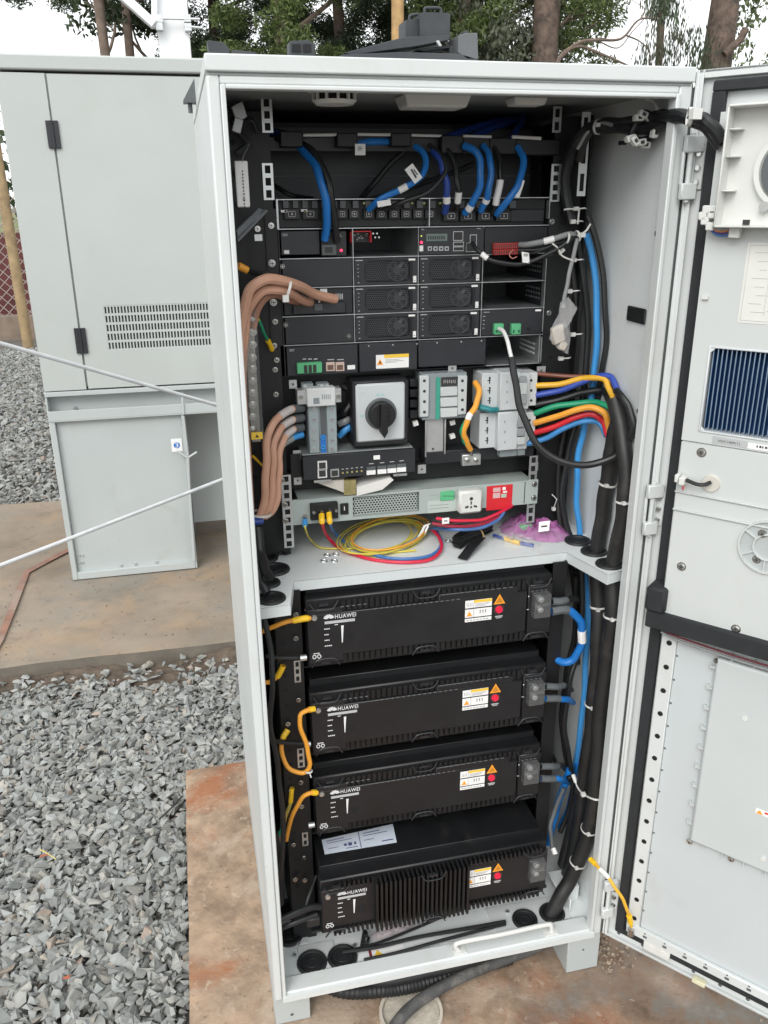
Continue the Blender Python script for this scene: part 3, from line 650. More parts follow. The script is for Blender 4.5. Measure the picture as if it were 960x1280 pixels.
# distant wood line, keeps the horizon closed when seen from the side
V, n = leaf_mesh([(rng.uniform(-6, 26) if i % 2 else rng.uniform(2, 26), 30+rng.uniform(-2, 2), rng.uniform(1, 4.0)) for i in range(120)], [(1.6, 1.2, 1.2)]*120, 160, .16, 55)
wd = thing('w', None, None, (0, 0, 0)); o = quads('distant_wood', V, n, lf_dark, wd); o.parent = None; bpy.data.objects.remove(wd); tag(o, kind='stuff')
# ================================================================== CABINET
W, D, H, B0 = .600, .681, 1.502, .082
YR = .319        # plane of the rack equipment faces
ZS = .805        # shelf top
FZ = .090        # cabinet floor
OL, OR_, OB, OT = .020, .576, .103, 1.468
K = thing('equipment_cabinet', 'tall open light grey outdoor telecom cabinet full of cables, black modules and batteries', 'cabinet', (.3, .34, 0))
def P(name, mb, m, bevel=0, parent=None, **k): return mb.build(name, m, parent or K, bevel=bevel, **k)
P('side_wall', MB().box(0, .014, .012, D, B0, 1.484), paint, .003)
P('side_wall', MB().box(.597, W, .012, D, B0, 1.484), paint_in, .002)
P('back_panel', MB().box(.014, .597, D-.012, D, B0, 1.484), paint_in)
P('roof', MB().box(-.0008, W, -.005, D+.002, 1.4845, H).box(.0005, W-.001, .002, D, 1.481, 1.4845), paint, .006, seg=3)
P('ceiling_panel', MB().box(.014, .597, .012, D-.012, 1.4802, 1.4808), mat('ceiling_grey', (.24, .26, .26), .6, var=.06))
fr = MB()
fr.box(0, OL-.006, 0, .012, B0, 1.481); fr.box(OR_+.006, W, 0, .012, B0, 1.481)
fr.box(OL-.006, OR_+.006, 0, .012, OT+.004, 1.481); fr.box(OL-.006, OR_+.006, .0, .032, B0, OB-.006)
P('front_frame', fr, paint, .0025, seg=2)
fr = MB()   # raised lip round the opening
fr.box(OL-.006, OL, -.005, .014, OB-.012, OT+.004); fr.box(OR_, OR_+.006, -.005, .014, OB-.012, OT+.004)
fr.box(OL, OR_, -.005, .012, OT-.001, OT+.004); 
P('opening_lip', fr, paint, .0015, seg=2)
# rain channel on the right edge of the frame, next to the door
P('hinge_strip', MB().box(W+.0005, W+.006, .003, .03, B0, 1.48), mat('groove_grey', (.10, .11, .11), .6), .001)
P('floor_panel', MB().box(.014, .597, .032, D-.012, FZ-.006, FZ), paint_in)
P('sill', MB()._add([(.014, -.006, B0), (OR_+.008, -.006, B0), (OR_+.008, -.006, B0+.011), (.014, -.006, B0+.011), (.014, .034, FZ+.002), (OR_+.008, .034, FZ+.002), (.014, .034, B0), (OR_+.008, .034, B0), (.014, .0, B0+.012), (OR_+.008, 0, B0+.012)],
   [(0, 1, 2, 3), (3, 2, 9, 8), (8, 9, 5, 4), (4, 5, 7, 6), (0, 6, 7, 1), (0, 3, 8, 4, 6), (1, 7, 5, 9, 2)]), paint, 0, smooth=0)
# feet
foot = MB().box(0, .0615, .022, .0245, 0, B0).box(0, .003, .0245, .66, 0, B0).box(.0585, .0615, .0245, .10, 0, B0).box(.003, .0585, .0245, .66, .001, .004)
P('foot', foot, genlow, .001)
foot = MB().box(.537, W, .0, .0025, 0, B0).box(.597, W, .0025, .66, 0, B0).box(.537, .54, .0025, .07, 0, B0).box(.54, .597, .0025, .66, .001, .004).box(.55, .585, .02, .05, .004, .03)
P('foot', foot, genlow, .001)
hb = MB()
q = PY(365, 1268, .022); hb.cyl((q[0], .0215, q[2]), (q[0], .024, q[2]), .003); q = PY(729, 1187, 0); hb.cyl((q[0], -.0005, q[2]), (q[0], .003, q[2]), .002)
each(hb, 'foot_bolt', dgrey, K)
frame('rack'); ZS_SHELL = ZS; ZS = ZS*S0-T0[2]; FZ_SHELL = FZ; FZ = FZ*S0-T0[2]
# upper section lining: dark rear panels
P('rear_lining', MB().box(.03, .62, .50, .503, ZS, 1.40).box(.05, .565, .430, .433, 1.345, 1.462), mat('lining_grey', (.035, .037, .041), .5, var=.15, vscale=10))
P('lining_seam', MB().box(.05, .565, .427, .4295, 1.388, 1.3895), dgrey)
P('lower_lining', MB().box(.03, .62, .56, .563, FZ, ZS-.02), black)
P('ceiling_beam', MB().box(.03, .62, .50, .515, 1.43, 1.475), black2)
# rack posts
posts = MB()
posts.box(.058, .1005, YR+.003, YR+.006, ZS+.001, 1.475); posts.box(.055, .058, YR+.003, .49, ZS+.001, 1.475)
P('rack_post', posts, black)
posts = MB(); posts.box(.5595, .612, YR+.003, YR+.006, ZS+.001, 1.475); posts.box(.612, .615, YR-.02, .49, ZS+.001, 1.475)
P('rack_post', posts, black)
def slots(x0, x1, z0, z1, y, name='slotted_rail', pitch=.0155, m=None):
    b = MB(); w = x1-x0; n = max(1, round((z1-z0)/pitch)); ph = (z1-z0)/n; t = .0015
    b.box(x0, x0+w*.24, y-t, y, z0, z1); b.box(x1-w*.24, x1, y-t, y, z0, z1)
    for i in range(n+1):
        z = z0+i*ph; b.box(x0+w*.24, x1-w*.24, y-t, y, max(z0, z-ph*.18), min(z1, z+ph*.18))
    o = P(name, b, m or steel, smooth=0)
    MB().box(x0, x1, y+.0004, y+.0009, z0, z1).build('slot_back', dark, o); return o
def rail_px(u, w, v0, v1, y, **k):
    a, c = PY(u-w/2, v0, y), PY(u+w/2, v1, y); m_ = (PY(u, v0, y)[0]); ww = (w/1.0)*(y-CAM[1])/FPX*1.02
    return slots(m_-ww/2, m_+ww/2, c[2], a[2], y, **k)
rail_px(332.5, 12, 121, 166, YR); rail_px(334, 12, 204, 250, YR); rail_px(697, 11, 133, 166, YR); rail_px(695.5, 13, 205, 252, YR)
rail_px(357, 13, 594, 684, .30); rail_px(667, 12, 570, 652, .305)
rail_px(371, 9, 826, 852, .205); rail_px(375.5, 10, 936, 958, .205); rail_px(381, 9, 1041, 1056, .205)
rail_px(733, 11, 140, 245, .285, pitch=.045, m=paint_in)
# left perforated black side post with bolts
P('side_post', MB().box(.024, .0545, .30, .303, ZS+.001, 1.475), black)
hs = MB()
for z in np.arange(.83, 1.44, .043): hs.cyl((.044, .2999, z), (.044, .2992, z), .0045, n=10)
for z in np.arange(.83, 1.44, .043): hs.cyl((.575, YR+.0029, z), (.575, YR+.0022, z), .0035, n=10)
join_kind(P('post_hole', hs, dark))
# bolts (measured)
def bolt_at(u, v, y, r=.0042, m=None, parent=None, name='bolt'):
    q = PY(u, v, y); b = MB(); b.cyl((q[0], y, q[2]), (q[0], y-.0008, q[2]), r*1.25, n=16).cyl((q[0], y-.0008, q[2]), (q[0], y-.0035, q[2]), r, r*.8, n=14)
    b.box(q[0]-r*.6, q[0]+r*.6, y-.0038, y-.0034, q[2]-r*.12, q[2]+r*.12, 1); b.box(q[0]-r*.12, q[0]+r*.12, y-.0038, y-.0034, q[2]-r*.6, q[2]+r*.6, 1)
    return b.build(name, [m or chrome, ink], parent or K)
for (u, v) in ((322, 286), (339, 282), (340, 329), (342, 378), (343, 432), (344, 462), (344, 402), (346, 450), (690, 277), (686, 391), (664, 561), (345, 493)): bolt_at(u, v, YR-.001, .0045 if v in (329, 378) else .0036)
for (u, v) in ((323, 297), (340, 340), (343, 390), (343, 412)):
    x0_, x1_, z0_, z1_ = RB(u-5, v-4, u+5, v+4, YR+.002); plate('nut_plate', steel if v != 412 else yell, K, x0_, x1_, YR+.0025, z0_, z1_, .002)
for (u, v) in ((352, 600), (356, 631), (357, 651), (668, 605), (667, 622)): bolt_at(u, v, .299, .0042)
for (u, v, y) in ((384, 762, .2), (370, 768, .2), (370, 798, .2), (373, 875, .2), (360, 905, .2), (376, 978, .2), (364, 988, .2), (377, 1008, .2), (367, 1056, .2), (380, 1072, .2), (369, 1099, .2), (381, 1100, .2)): bolt_at(u, v, y, .0035)
# terminal screw pads round the distribution area
for (u, v) in ((366, 480), (371, 568), (372, 600), (565, 449+11), (660, 575-14), (527, 586), (676, 463), (667, 583)):
    x0_, x1_, z0_, z1_ = RB(u-5, v-5, u+5, v+5, YR-.002); pl = plate('nut_plate', alu, K, x0_, x1_, YR-.002, z0_, z1_, .002)
    MB().cyl(((x0_+x1_)/2, YR-.0042, (z0_+z1_)/2), ((x0_+x1_)/2, YR-.0048, (z0_+z1_)/2), .002, n=10).build('screw', dgrey, pl)
# lower section side uprights, battery shelf angles
P('upright', MB().box(.058, .1000, .206, .209, FZ, ZS-.016).box(.0555, .058, .206, .60, FZ, ZS-.016), black)
P('upright', MB().box(.5535, .578, .206, .209, FZ, ZS-.016).box(.578, .5805, .206, .60, FZ, ZS-.016), black)
hs = MB()
for z in np.arange(.12, .77, .031): hs.cyl((.068, .2058, z), (.068, .2052, z), .004, n=10)
join_kind(P('post_hole', hs, dark))
for z in (.597-.003, .4174-.003, .2382-.003): P('shelf_angle', MB().box(.100, .112, .21, .56, z-.0016, z).box(.540, .5535, .21, .56, z-.0016, z), black2)
# white strut bracket low right
b = MB(); q0 = PY(717, 905, .36); b.box(.585, .638, .36, .362, .35, .42); P('bracket', b, paint_in, .001)
frame('shell'); ZS = ZS_SHELL; FZ = FZ_SHELL
b = MB(); pts = [PZ(716, 1155, FZ), PZ(739, 1150, FZ)]
b.box(.545, .59, .075, .078, FZ, FZ+.035); b.box(.545, .59, .078, .12, FZ+.033, FZ+.036); b.box(.560, .563, .05, .075, FZ, FZ+.03)
P('bracket', b, paint_in, .001)
# ---- shelf with notches and folded front edge
zs = ZS; q = [PZ(u, v, zs) for u, v in ((366.8, 726), (363, 755), (327, 761), (707.7, 689.5), (764.5, 719), (781.5, 713))]
yn = (q[0][1]+q[3][1])/2
fl = [(.0145, q[2][1]+.002), (q[1][0], q[1][1]), (q[0][0], q[0][1]), (q[3][0], q[3][1]), (q[4][0]-.004, q[4][1]+.004), (.5965, q[5][1]+.006)]
poly = fl+[(.5965, .49), (.0145, .49)]
shelf = P('shelf', MB().pxy(poly, zs-.0018, zs), paint_in, 0, smooth=0)
b = MB()
for (a, c) in zip(fl[:-1], fl[1:]):
    a, c = np.array(a), np.array(c); d = (c-a)/np.linalg.norm(c-a); nn = np.array([-d[1], d[0]])*.0016
    b._add([(*a, zs-.018), (*c, zs-.018), (*(c+nn), zs-.018), (*(a+nn), zs-.018), (*a, zs-.0004), (*c, zs-.0004), (*(c+nn), zs-.0004), (*(a+nn), zs-.0004)],
       [(0, 3, 2, 1), (4, 5, 6, 7), (0, 1, 5, 4), (1, 2, 6, 5), (2, 3, 7, 6), (3, 0, 4, 7)])
b.build('front_edge', mat('shelf_edge_paint', (.56, .60, .605), .35, var=.03), shelf, smooth=0)
def grommet(x, y, z, r, parent=None, plug=True, nm='grommet'):
    b = MB(); b.ring((x, y, z+.0015), (0, 0, 1), r, .0035, 26, 8); b.cyl((x, y, z+.0002), (x, y, z+.0009), r, n=26)
    if plug: b.ring((x, y, z+.001), (0, 0, 1), r*.72, .0012, 22, 5); b.ring((x, y, z+.001), (0, 0, 1), r*.4, .0008, 20, 5)
    return b.build(nm, rubber, parent or K)
for (u, v, r_) in ((343, 713, .0215), (333, 699, .016), (336, 730, .015), (339, 749, .0185), (722, 677, .019), (746, 690, .0185), (764, 706, .0185)):
    g_ = PZ(u, v, zs); grommet(min(max(g_[0], .014+r_+.005 if u < 400 else 0), .596-r_-.003), g_[1], zs, r_)
# ---- floor plates with grommets
def fplate(u0, v0, u1, v1, grid):
    a, c = PZ(u0, v0, FZ), PZ(u1, v1, FZ); p_ = MB().box(a[0], c[0], min(a[1], c[1]), max(a[1], c[1]), FZ, FZ+.002).build('gland_plate', paint, K, bevel=.0006); return p_
for cx_, cy_, w_, d_ in ((.0835, .064, .066, .058), (.485, .066, .15, .058), (.045, .15, .055, .105)):
    P('gland_plate', MB().box(cx_-w_/2, cx_+w_/2, cy_-d_/2, cy_+d_/2, FZ, FZ+.002), paint, .0006)
for (u, v, r_) in ((390, 1204, .0235), (428, 1197, .0235), (359, 1138, .022), (361, 1170, .022), (656, 1150, .0205), (690, 1142, .021)):
    g_ = PZ(u, v, FZ+.002); grommet(max(g_[0], .014+r_+.004), g_[1], FZ+.002, r_)
s = MB()
for (u, v) in ((370, 1225), (368, 1195), (443, 1183), (450, 1207), (373, 1180), (634, 1141), (645, 1167), (370, 1124), (353, 1199), (704, 1153), (720, 1150)):
    g_ = PZ(u, v, FZ+.002); s.cyl((g_[0], g_[1], FZ+.0015), (g_[0], g_[1], FZ+.006), .0035, n=6)
each(s, 'gland_nut', steel, K)
g_ = PZ(600, 1185, FZ+.003)
lab = MB(); a = PZ(466, 1205, FZ+.002); 
lab.box(a[0]-.002, a[0]+.062, .030+.006, .056, FZ+.0005, FZ+.0012); lp = P('floor_label', lab, white, smooth=0)
MB()._add([(a[0]+.006, .040, FZ+.0016), (a[0]+.022, .040, FZ+.0016), (a[0]+.014, .053, FZ+.0016)], [(0, 1, 2)]).build('warning_triangle', yell, lp, smooth=0)
MB().box(a[0]-.002, a[0]+.003, .036, .056, FZ+.0013, FZ+.0016).build('red_band', mat('dark_red_print', (.2, .03, .04), .5), lp, smooth=0)
# handle bar across the sill
ha, hc = PY(570, 1177, .012), PY(688, 1151, .012); ha[2] = hc[2] = .1165
b = MB().tube(spline([(ha[0]+.006, .012, .097), (ha[0], .012, .108), (ha[0]+.008, .012, .1165), ((ha[0]+hc[0])/2, .010, .1175), (hc[0]-.008, .012, .1165), (hc[0]+.002, .012, .110), (hc[0]+.004, .012, .097)], 5), .0042, 10)
b.box(ha[0]-.006, ha[0]+.018, .004, .024, .092, .099); b.box(hc[0]-.012, hc[0]+.014, .004, .024, .092, .099)
P('sill_bar', b, plastic_w, 0)
# ---- ceiling fittings
cz = 1.480
q = PZ(418, 131, cz-.018); cx_, cy_ = q[0], q[1]
sm = thing('smoke_detector', 'round white smoke detector under the cabinet ceiling', 'smoke detector', (cx_, cy_, cz))
MB().cyl((cx_, cy_, cz), (cx_, cy_, cz-.004), .035, .034, 30).build('base', plastic_w, sm, bevel=.001)
MB().cyl((cx_, cy_, cz-.004), (cx_, cy_, cz-.014), .0235, .0235, 28).build('chamber', dark, sm)
g = MB(); g.cyl((cx_, cy_, cz-.0135), (cx_, cy_, cz-.018), .0275, .0235, 30); g.cyl((cx_, cy_, cz-.004), (cx_, cy_, cz-.0055), .0285, n=30)
for i in range(12):
    t = 2*math.pi*i/12; e = np.array([math.cos(t), math.sin(t), 0]); tt = np.array([-math.sin(t), math.cos(t), 0]); g.obox(np.array([cx_, cy_, cz-.0095])+e*.0265, e*.0015, tt*.0016, (0, 0, .005))
g.build('cage', plastic_w, sm)
def tapered(name, label, cat, u, w, dp, h, cy):
    q = PZ(u, 134 if h > .012 else 131, cz-h); x = q[0]; cy = q[1]+dp*.4; b = MB(); hw = w/2
    b._add([(x-hw, cy-dp/2, cz), (x+hw, cy-dp/2, cz), (x+hw, cy+dp/2, cz), (x-hw, cy+dp/2, cz), (x-hw*.88, cy-dp*.4, cz-h), (x+hw*.88, cy-dp*.4, cz-h), (x+hw*.88, cy+dp*.4, cz-h), (x-hw*.88, cy+dp*.4, cz-h)],
           [(0, 1, 2, 3), (7, 6, 5, 4), (0, 4, 5, 1), (1, 5, 6, 2), (2, 6, 7, 3), (3, 7, 4, 0)])
    return tag(b.build(name, plastic_w, bevel=.003, seg=2, org=(x, cy, cz)), label, cat)
tapered('lamp_housing', 'wide white trapezoid box under the cabinet ceiling, between the smoke detector and the small sensor', 'light', 547, .092, .06, .016, .24)
sx_ = tapered('door_sensor', 'small white sensor box with two tiny marks under the cabinet ceiling at right', 'sensor', 663, .050, .04, .010, .235)
# ---- small hook bracket outside left top
yb_ = .42; z_ = PX(234, 128, -.010)[2]; z_ = PY(234, 128, yb_)[2]
P('corner_bracket', MB().box(-.020, 0, yb_, yb_+.03, z_, z_+.003)._add([(-.0005, yb_, z_+.003), (-.020, yb_, z_+.003), (-.0005, yb_, z_+.034), (-.0005, yb_+.003, z_+.003), (-.020, yb_+.003, z_+.003), (-.0005, yb_+.003, z_+.034)], [(0, 1, 2), (3, 5, 4), (0, 2, 5, 3), (1, 4, 5, 2)]).cyl((-.010, yb_+.012, z_), (-.010, yb_+.012, z_-.014), .0035), dgrey, smooth=0)
# side wall fittings on the right
q = PX(798, 394, .596); P('clip', MB().box(.593, .5965, q[1]-.022, q[1]+.03, q[2]-.011, q[2]+.011), black, .002)
for (u, v) in ((824, 292), (801, 514)): q = PX(u, v, .596); P('plug', MB().cyl((.597, q[1], q[2]), (.591, q[1], q[2]), .004, n=12), black)
# ================================================================== DOOR (child of the cabinet)
AD = .877; Hd = np.array([W+.0012, -.002, 0]); DD = np.array([math.cos(AD), -math.sin(AD), 0]); DN = np.array([-math.sin(AD), -math.cos(AD), 0])
def dx(s, o, z): return Hd+DD*s+DN*o+np.array([0, 0, z])
def PD(u, v, o=0.0):
    d = ray(u, v); t = ((Hd+DN*o-CAM)@DN)/(d@DN); X = CAM+d*t; return float((X-Hd)@DD), float(X[2])
def DMB(): return MB(dx)
DW, DZ0, DZ1 = .596, .084, 1.4985
door = DMB()
RO = -.008   # recessed inner skin
door.box(0, DW, -.045, RO, DZ0, DZ1)
door.box(0, .004, RO, 0, DZ0, DZ1); door.box(DW-.004, DW, RO, 0, DZ0, DZ1); door.box(.004, DW-.004, RO, 0, DZ1-.004, DZ1); door.box(.004, DW-.004, RO, 0, DZ0, DZ0+.004)
door.box(.004, .010, -.002, 0, DZ0, DZ1); door.box(.01, DW-.01, -.002, 0, DZ0, DZ0+.006); door.box(.01, DW-.01, -.002, 0, DZ1-.010, DZ1)
dr = P('door', door, paint, .001)
def dpart(name, mb, m, bevel=0, **k): return mb.build(name, m, dr, bevel=bevel, **k)
# gasket
go = RO+.001; s0, zt = PD(893, 122, go); s0b, _ = PD(858, 430, go); s1, zb_ = PD(769, 1162, go)
GS = (s0+s0b+s1)/3; GWd = .0165; _, gzt = PD(930, 112, go); gzb = .107
dpart('gasket', DMB().box(GS, GS+GWd, RO, RO+.011, gzb, gzt), gask, .002)
dpart('gasket', DMB().box(GS, DW-.03, RO, RO+.0112, gzt-.001, gzt+.012), gask, .002)
dpart('gasket', DMB().box(GS, DW-.03, RO, RO+.0108, gzb, gzb+.0125), gask, .002)
_, gm0 = PD(900, 803, RO+.03); _, gm1 = PD(900, 788, RO+.03)
# inner liner, upper part: heat exchanger housing (stands proud)
HO = RO+.034
us0 = PD(862, 500, HO)[0]; zt_h = PD(900, 140, HO)[1]; zb_h = PD(880, 790, HO)[1]; zseam = PD(870, 553, HO)[1]
HS = GS+GWd+.004
dpart('heat_exchanger_cover', DMB().box(HS, DW-.06, RO, HO, zb_h, zseam-.0006), door_pl, .002)
# fin window cut in upper cover
fs0, fz1 = PD(889, 435, HO); fs1 = DW-.12; _, fz0 = PD(882, 538, HO)
u = DMB(); u.box(HS, fs0, RO, HO, zseam+.0006, zt_h); u.box(fs1, DW-.06, RO, HO, zseam+.0006, zt_h); u.box(fs0, fs1, RO, HO, fz1, zt_h); u.box(fs0, fs1, RO, HO, zseam+.0006, fz0)
dpart('upper_cover', u, door_pl, 0, smooth=0)
fb = DMB(); fb.box(fs0-.003, fs0, HO-.002, HO+.0015, fz0-.003, fz1+.003); fb.box(fs0, fs1, HO-.002, HO+.0015, fz1, fz1+.003); fb.box(fs0, fs1, HO-.002, HO+.0015, fz0-.003, fz0)
for (cs_, cz_, sg) in ((fs0, fz1, -1), (fs0, fz0, 1)): fb._add([(cs_, HO+.0012, cz_), (cs_+.006, HO+.0012, cz_), (cs_, HO+.0012, cz_+sg*.006)], [(0, 1, 2)])
dpart('window_rim', fb, mat('pale_rim', (.60, .63, .64), .35), .001)
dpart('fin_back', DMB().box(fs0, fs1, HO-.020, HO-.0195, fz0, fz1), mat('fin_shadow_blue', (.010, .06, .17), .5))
fn = DMB(); nf = int((fs1-fs0)/.0058)
for i in range(nf):
    s_ = fs0+.003+i*.0058; lean = .0035
    fn._add([(s_, HO-.0175, fz0), (s_+.0003, HO-.0175, fz0), (s_+.0003, HO-.0035, fz0), (s_, HO-.0035, fz0), (s_+lean*0, HO-.0175, fz1), (s_+.0003, HO-.0175, fz1), (s_+.0003, HO-.0035, fz1), (s_, HO-.0035, fz1)], [(0, 3, 2, 1), (4, 5, 6, 7), (0, 1, 5, 4), (1, 2, 6, 5), (2, 3, 7, 6), (3, 0, 4, 7)], 0)
    fn.box(s_-.0005, s_+.0008, HO-.0035, HO-.003, fz0, fz1, 1)

join_kind(fn.build('cooling_fins', [fin_b, fin_e], dr, smooth=0))
# name strip
a0 = PD(891, 545, HO+.0005); a1 = PD(933, 562, HO+.0005)
sl = dpart('name_strip', DMB().box(a0[0], a1[0], HO, HO+.0006, a1[1]+.002, a0[1]), mat('strip_grey', (.42, .44, .44), .5), smooth=0)
text('HXC100P(1)', a0[0]+.008, (a0[1]+a1[1])/2-.002, HO+.0009, (a1[0]-a0[0])*.62, .0042, ink, sl, 'lettering', xf=dx)
sl = dpart('name_strip', DMB().box(a1[0]+.001, a1[0]+.055, HO, HO+.0006, a1[1]+.002, a0[1]-.002), white, smooth=0)
bb = DMB()
for i in range(9): bb.box(a1[0]+.012+i*.0035, a1[0]+.0135+i*.0035+.001*(i % 2), HO+.0007, HO+.0009, a1[1]+.005, a1[1]+.008)
bb.build('print_mark', ink, sl, smooth=0)
# seam shadow gap already between covers; ridges
for v in (618, 641):
    _, zz = PD(870, v, HO+.003); dpart('ridge', DMB().box(HS, DW-.06, HO, HO+.0032, zz-.0025, zz), door_pl, .0008)
def dscrew(u, v, o, r=.0052):
    s_, z_ = PD(u, v, o); b = DMB(); b.cyl((s_, o, z_), (s_, o+.0006, z_), r*1.3, n=18); b.cyl((s_, o+.0006, z_), (s_, o+.003, z_), r, r*.7, n=16, m=0)
    b.box(s_-r*.5, s_+r*.5, o+.003, o+.0033, z_-r*.1, z_+r*.1, 1).box(s_-r*.1, s_+r*.1, o+.003, o+.0033, z_-r*.5, z_+r*.5, 1)
    return b.build('screw', [chrome, ink], dr)
for (u, v) in ((877, 565.5), (852, 708), (920, 786)): dscrew(u, v, HO)
# cable gland disc
s_, z_ = PD(889, 604, HO); dpart('cable_gland', DMB().cyl((s_, HO, z_), (s_, HO+.003, z_), .0125, .0115, 26), mat('cream_plastic', (.58, .56, .50), .5), 0)
# fan recess with spokes
s_, z_ = PD(960, 684, HO); fr_ = DMB(); fr_.cyl((s_, HO, z_), (s_, HO+.0006, z_), .0375, n=40); 
fb_ = dpart('fan_plate', fr_, mat('fan_recess_grey', (.40, .43, .43), .5), 0)
r_ = DMB()
for (R_, w_) in ((.038, .0022), (.019, .0016)):
    for i in range(40):
        t0_, t1_ = 2*math.pi*i/40, 2*math.pi*(i+1)/40
        r_._add([(s_+R_*math.cos(t), HO+o_, z_+R_*math.sin(t)) if k_ == 0 else (s_+(R_-w_)*math.cos(t), HO+o_, z_+(R_-w_)*math.sin(t)) for t in (t0_, t1_) for k_ in (0, 1) for o_ in (.0006, .004)],
                [(0, 1, 5, 4), (1, 3, 7, 5), (3, 2, 6, 7)])
for i in range(6):
    t = math.pi*i/3+.5; e = np.array([math.cos(t), math.sin(t)]); nn = np.array([-e[1], e[0]])*.0008; aa, cc = e*.0185, e*.037
    r_._add([(s_+p_[0], HO+o_, z_+p_[1]) for o_ in (.0006, .0035) for p_ in (aa-nn, cc-nn, cc+nn, aa+nn)], [(0, 3, 2, 1), (4, 5, 6, 7), (0, 1, 5, 4), (1, 2, 6, 5), (2, 3, 7, 6), (3, 0, 4, 7)])
r_.build('guard_ring', door_pl, fb_)
for (du, dv) in ((-4, -17), (-11, 15), (20, 10)): dscrew(961+du-(4 if du < 0 else 0), 684+dv, HO+.001, .0045)
# fan tray at top of door (deep white box)
BO = HO+.030; b0 = PD(905, 132, BO); b1 = PD(898, 281, BO); bx = (b0[0]+b1[0])/2-.001; bw = DW-.10; bz1, bz0 = PD(915, 130, BO)[1], PD(930, 285, BO)[1]
u = DMB(); u.box(bx, bx+.0025, HO, BO, bz0, bz1); u.box(bx, bw, HO, BO, bz0, bz0+.003); u.box(bx, bw, HO, BO, bz1-.003, bz1); u.box(bw-.003, bw, HO, BO, bz0, bz1)
u.box(bx, bw, HO, HO+.004, bz0, bz1)
for k_ in (.30, .58, .80): u.box(bx+.0025, bx+.016, HO+.004, HO+.022, bz0+(bz1-bz0)*k_, bz0+(bz1-bz0)*k_+.002)
dpart('fan_tray', u, plastic_w, .0012)
s_, z_ = PD(993, 212, HO+.006); b = DMB(); b.cyl((s_, HO+.004, z_), (s_, HO+.010, z_), .036, n=36); b.build('fan_hub', dgrey, dr)
b = DMB()
for i in range(44):
    t0_, t1_ = 2*math.pi*i/44, 2*math.pi*(i+1)/44
    b._add([(s_+R_*math.cos(t), HO+.012, z_+R_*math.sin(t)) for R_ in (.038, .044) for t in (t0_, t1_)], [(0, 1, 3, 2)])
b.build('fan_ring', plastic_w, dr)
b = DMB(); s_, z_ = PD(932, 278, BO); b.box(s_-.0035, s_+.004, BO-.004, BO+.0004, z_-.003, z_+.003); b.build('tray_slot', ink, dr)
s_, z_ = PD(957, 258, HO+.006); DMB().cyl((s_, HO+.004, z_), (s_, HO+.013, z_), .006).build('fan_screw', chrome, dr)
# instruction sheet
a0, a1 = PD(936, 305, HO), PD(921, 402, HO); sw = .085; shz1, shz0 = PD(937, 303, HO)[1], PD(922, 403, HO)[1]; ss = (a0[0]+a1[0])/2
sh = dpart('instruction_sheet', DMB().box(ss, ss+sw, HO, HO+.0005, shz0, shz1), paper, smooth=0)
b = DMB(); b.box(ss+.003, ss+sw-.003, HO+.0006, HO+.0008, shz1-.0035, shz1-.003).box(ss+.003, ss+sw-.003, HO+.0006, HO+.0008, shz0+.003, shz0+.0035).box(ss+.003, ss+.0035, HO+.0006, HO+.0008, shz0+.003, shz1-.003)
for k_ in range(8):
    zz = shz1-.012-k_*(shz1-shz0)*.105; b.box(ss+.010+.004*(k_ % 3), ss+.026+.006*(k_ % 2), HO+.0006, HO+.0008, zz, zz+.0006); b.box(ss+.033, ss+sw-.01-.006*(k_ % 3), HO+.0006, HO+.0008, zz+.002, zz+.0026)
    b.box(ss+.030, ss+.0304, HO+.0006, HO+.0008, zz-.004, zz+.006)
    if k_ in (3, 5): b.box(ss+.04, ss+.056, HO+.0006, HO+.0008, zz-.003, zz-.0025)
b.build('print_mark', pgrey, sh, smooth=0)
# black foam step under the heat exchanger and at its left
za, zb2 = PD(835, 768, HO+.004)[1], PD(835, 789, HO+.004)[1]
dpart('foam_step', DMB().box(GS+.002, DW-.05, RO+.002, HO+.010, zb2, za), gask, .002)
dpart('foam_block', DMB().box(GS-.001, HS+.008, RO+.002, HO+.012, za, za+.040), gask, .004)
# lower door: hole strip + embossed cover
LO = RO+.006; ls0 = PD(803, 1000, LO)[0]; lz1 = zb2-.004; lz0 = .1225
HSw = PD(834, 808, LO+.008)[0]; 
st = DMB(); st.box(GS+GWd+.003, GS+GWd+.026, RO, LO+.004, lz0, lz1); dpart('perforated_strip', st, paint, .0015)
sc_ = GS+GWd+.0155; hb_ = DMB()
for i in range(14):
    z_ = lz1-.030-i*.0425
    if z_ > lz0+.01: hb_.cyl((sc_, LO+.0041, z_), (sc_, LO+.0046, z_), .0043, n=14)
join_kind(hb_.build('strip_hole', dark, dr))
hb_ = DMB()
for i in range(14): hb_.cyl((sc_+.013, LO+.0001, lz1-.05-i*.0425), (sc_+.013, LO+.0005, lz1-.05-i*.0425), .0018, n=8)
join_kind(hb_.build('strip_dimple', dgrey, dr))
dpart('lower_panel', DMB().box(GS+GWd+.0262, DW-.05, RO, LO, lz0, lz1), mat('door_inner_paint', (.49, .53, .54), .45, var=.03, vscale=5, stain=[((.38, .36, .31), 8, .58, .8, .35)]), .001)
e = [PD(u, v, LO+.012) for u, v in ((893, 822), (863, 1052))]; es = (e[0][0]+e[1][0])/2; ez1, ez0 = PD(893, 822, LO+.012)[1], PD(863, 1052, LO+.012)[1]
dpart('document_lid', DMB().box(es, DW-.10, LO, LO+.012, ez0, ez1), mat('lid_plastic', (.495, .53, .53), .42, var=.03, vscale=6, bump=.04, bscale=600), .005, seg=3)
rb = DMB()
for i in range(9): z_ = ez0+.03+i*(ez1-ez0-.05)/8; rb.box(es-.008, es, LO, LO+.009, z_, z_+.0018); rb.box(es-.0085, es-.007, LO, LO+.006, z_-.004, z_+.005)
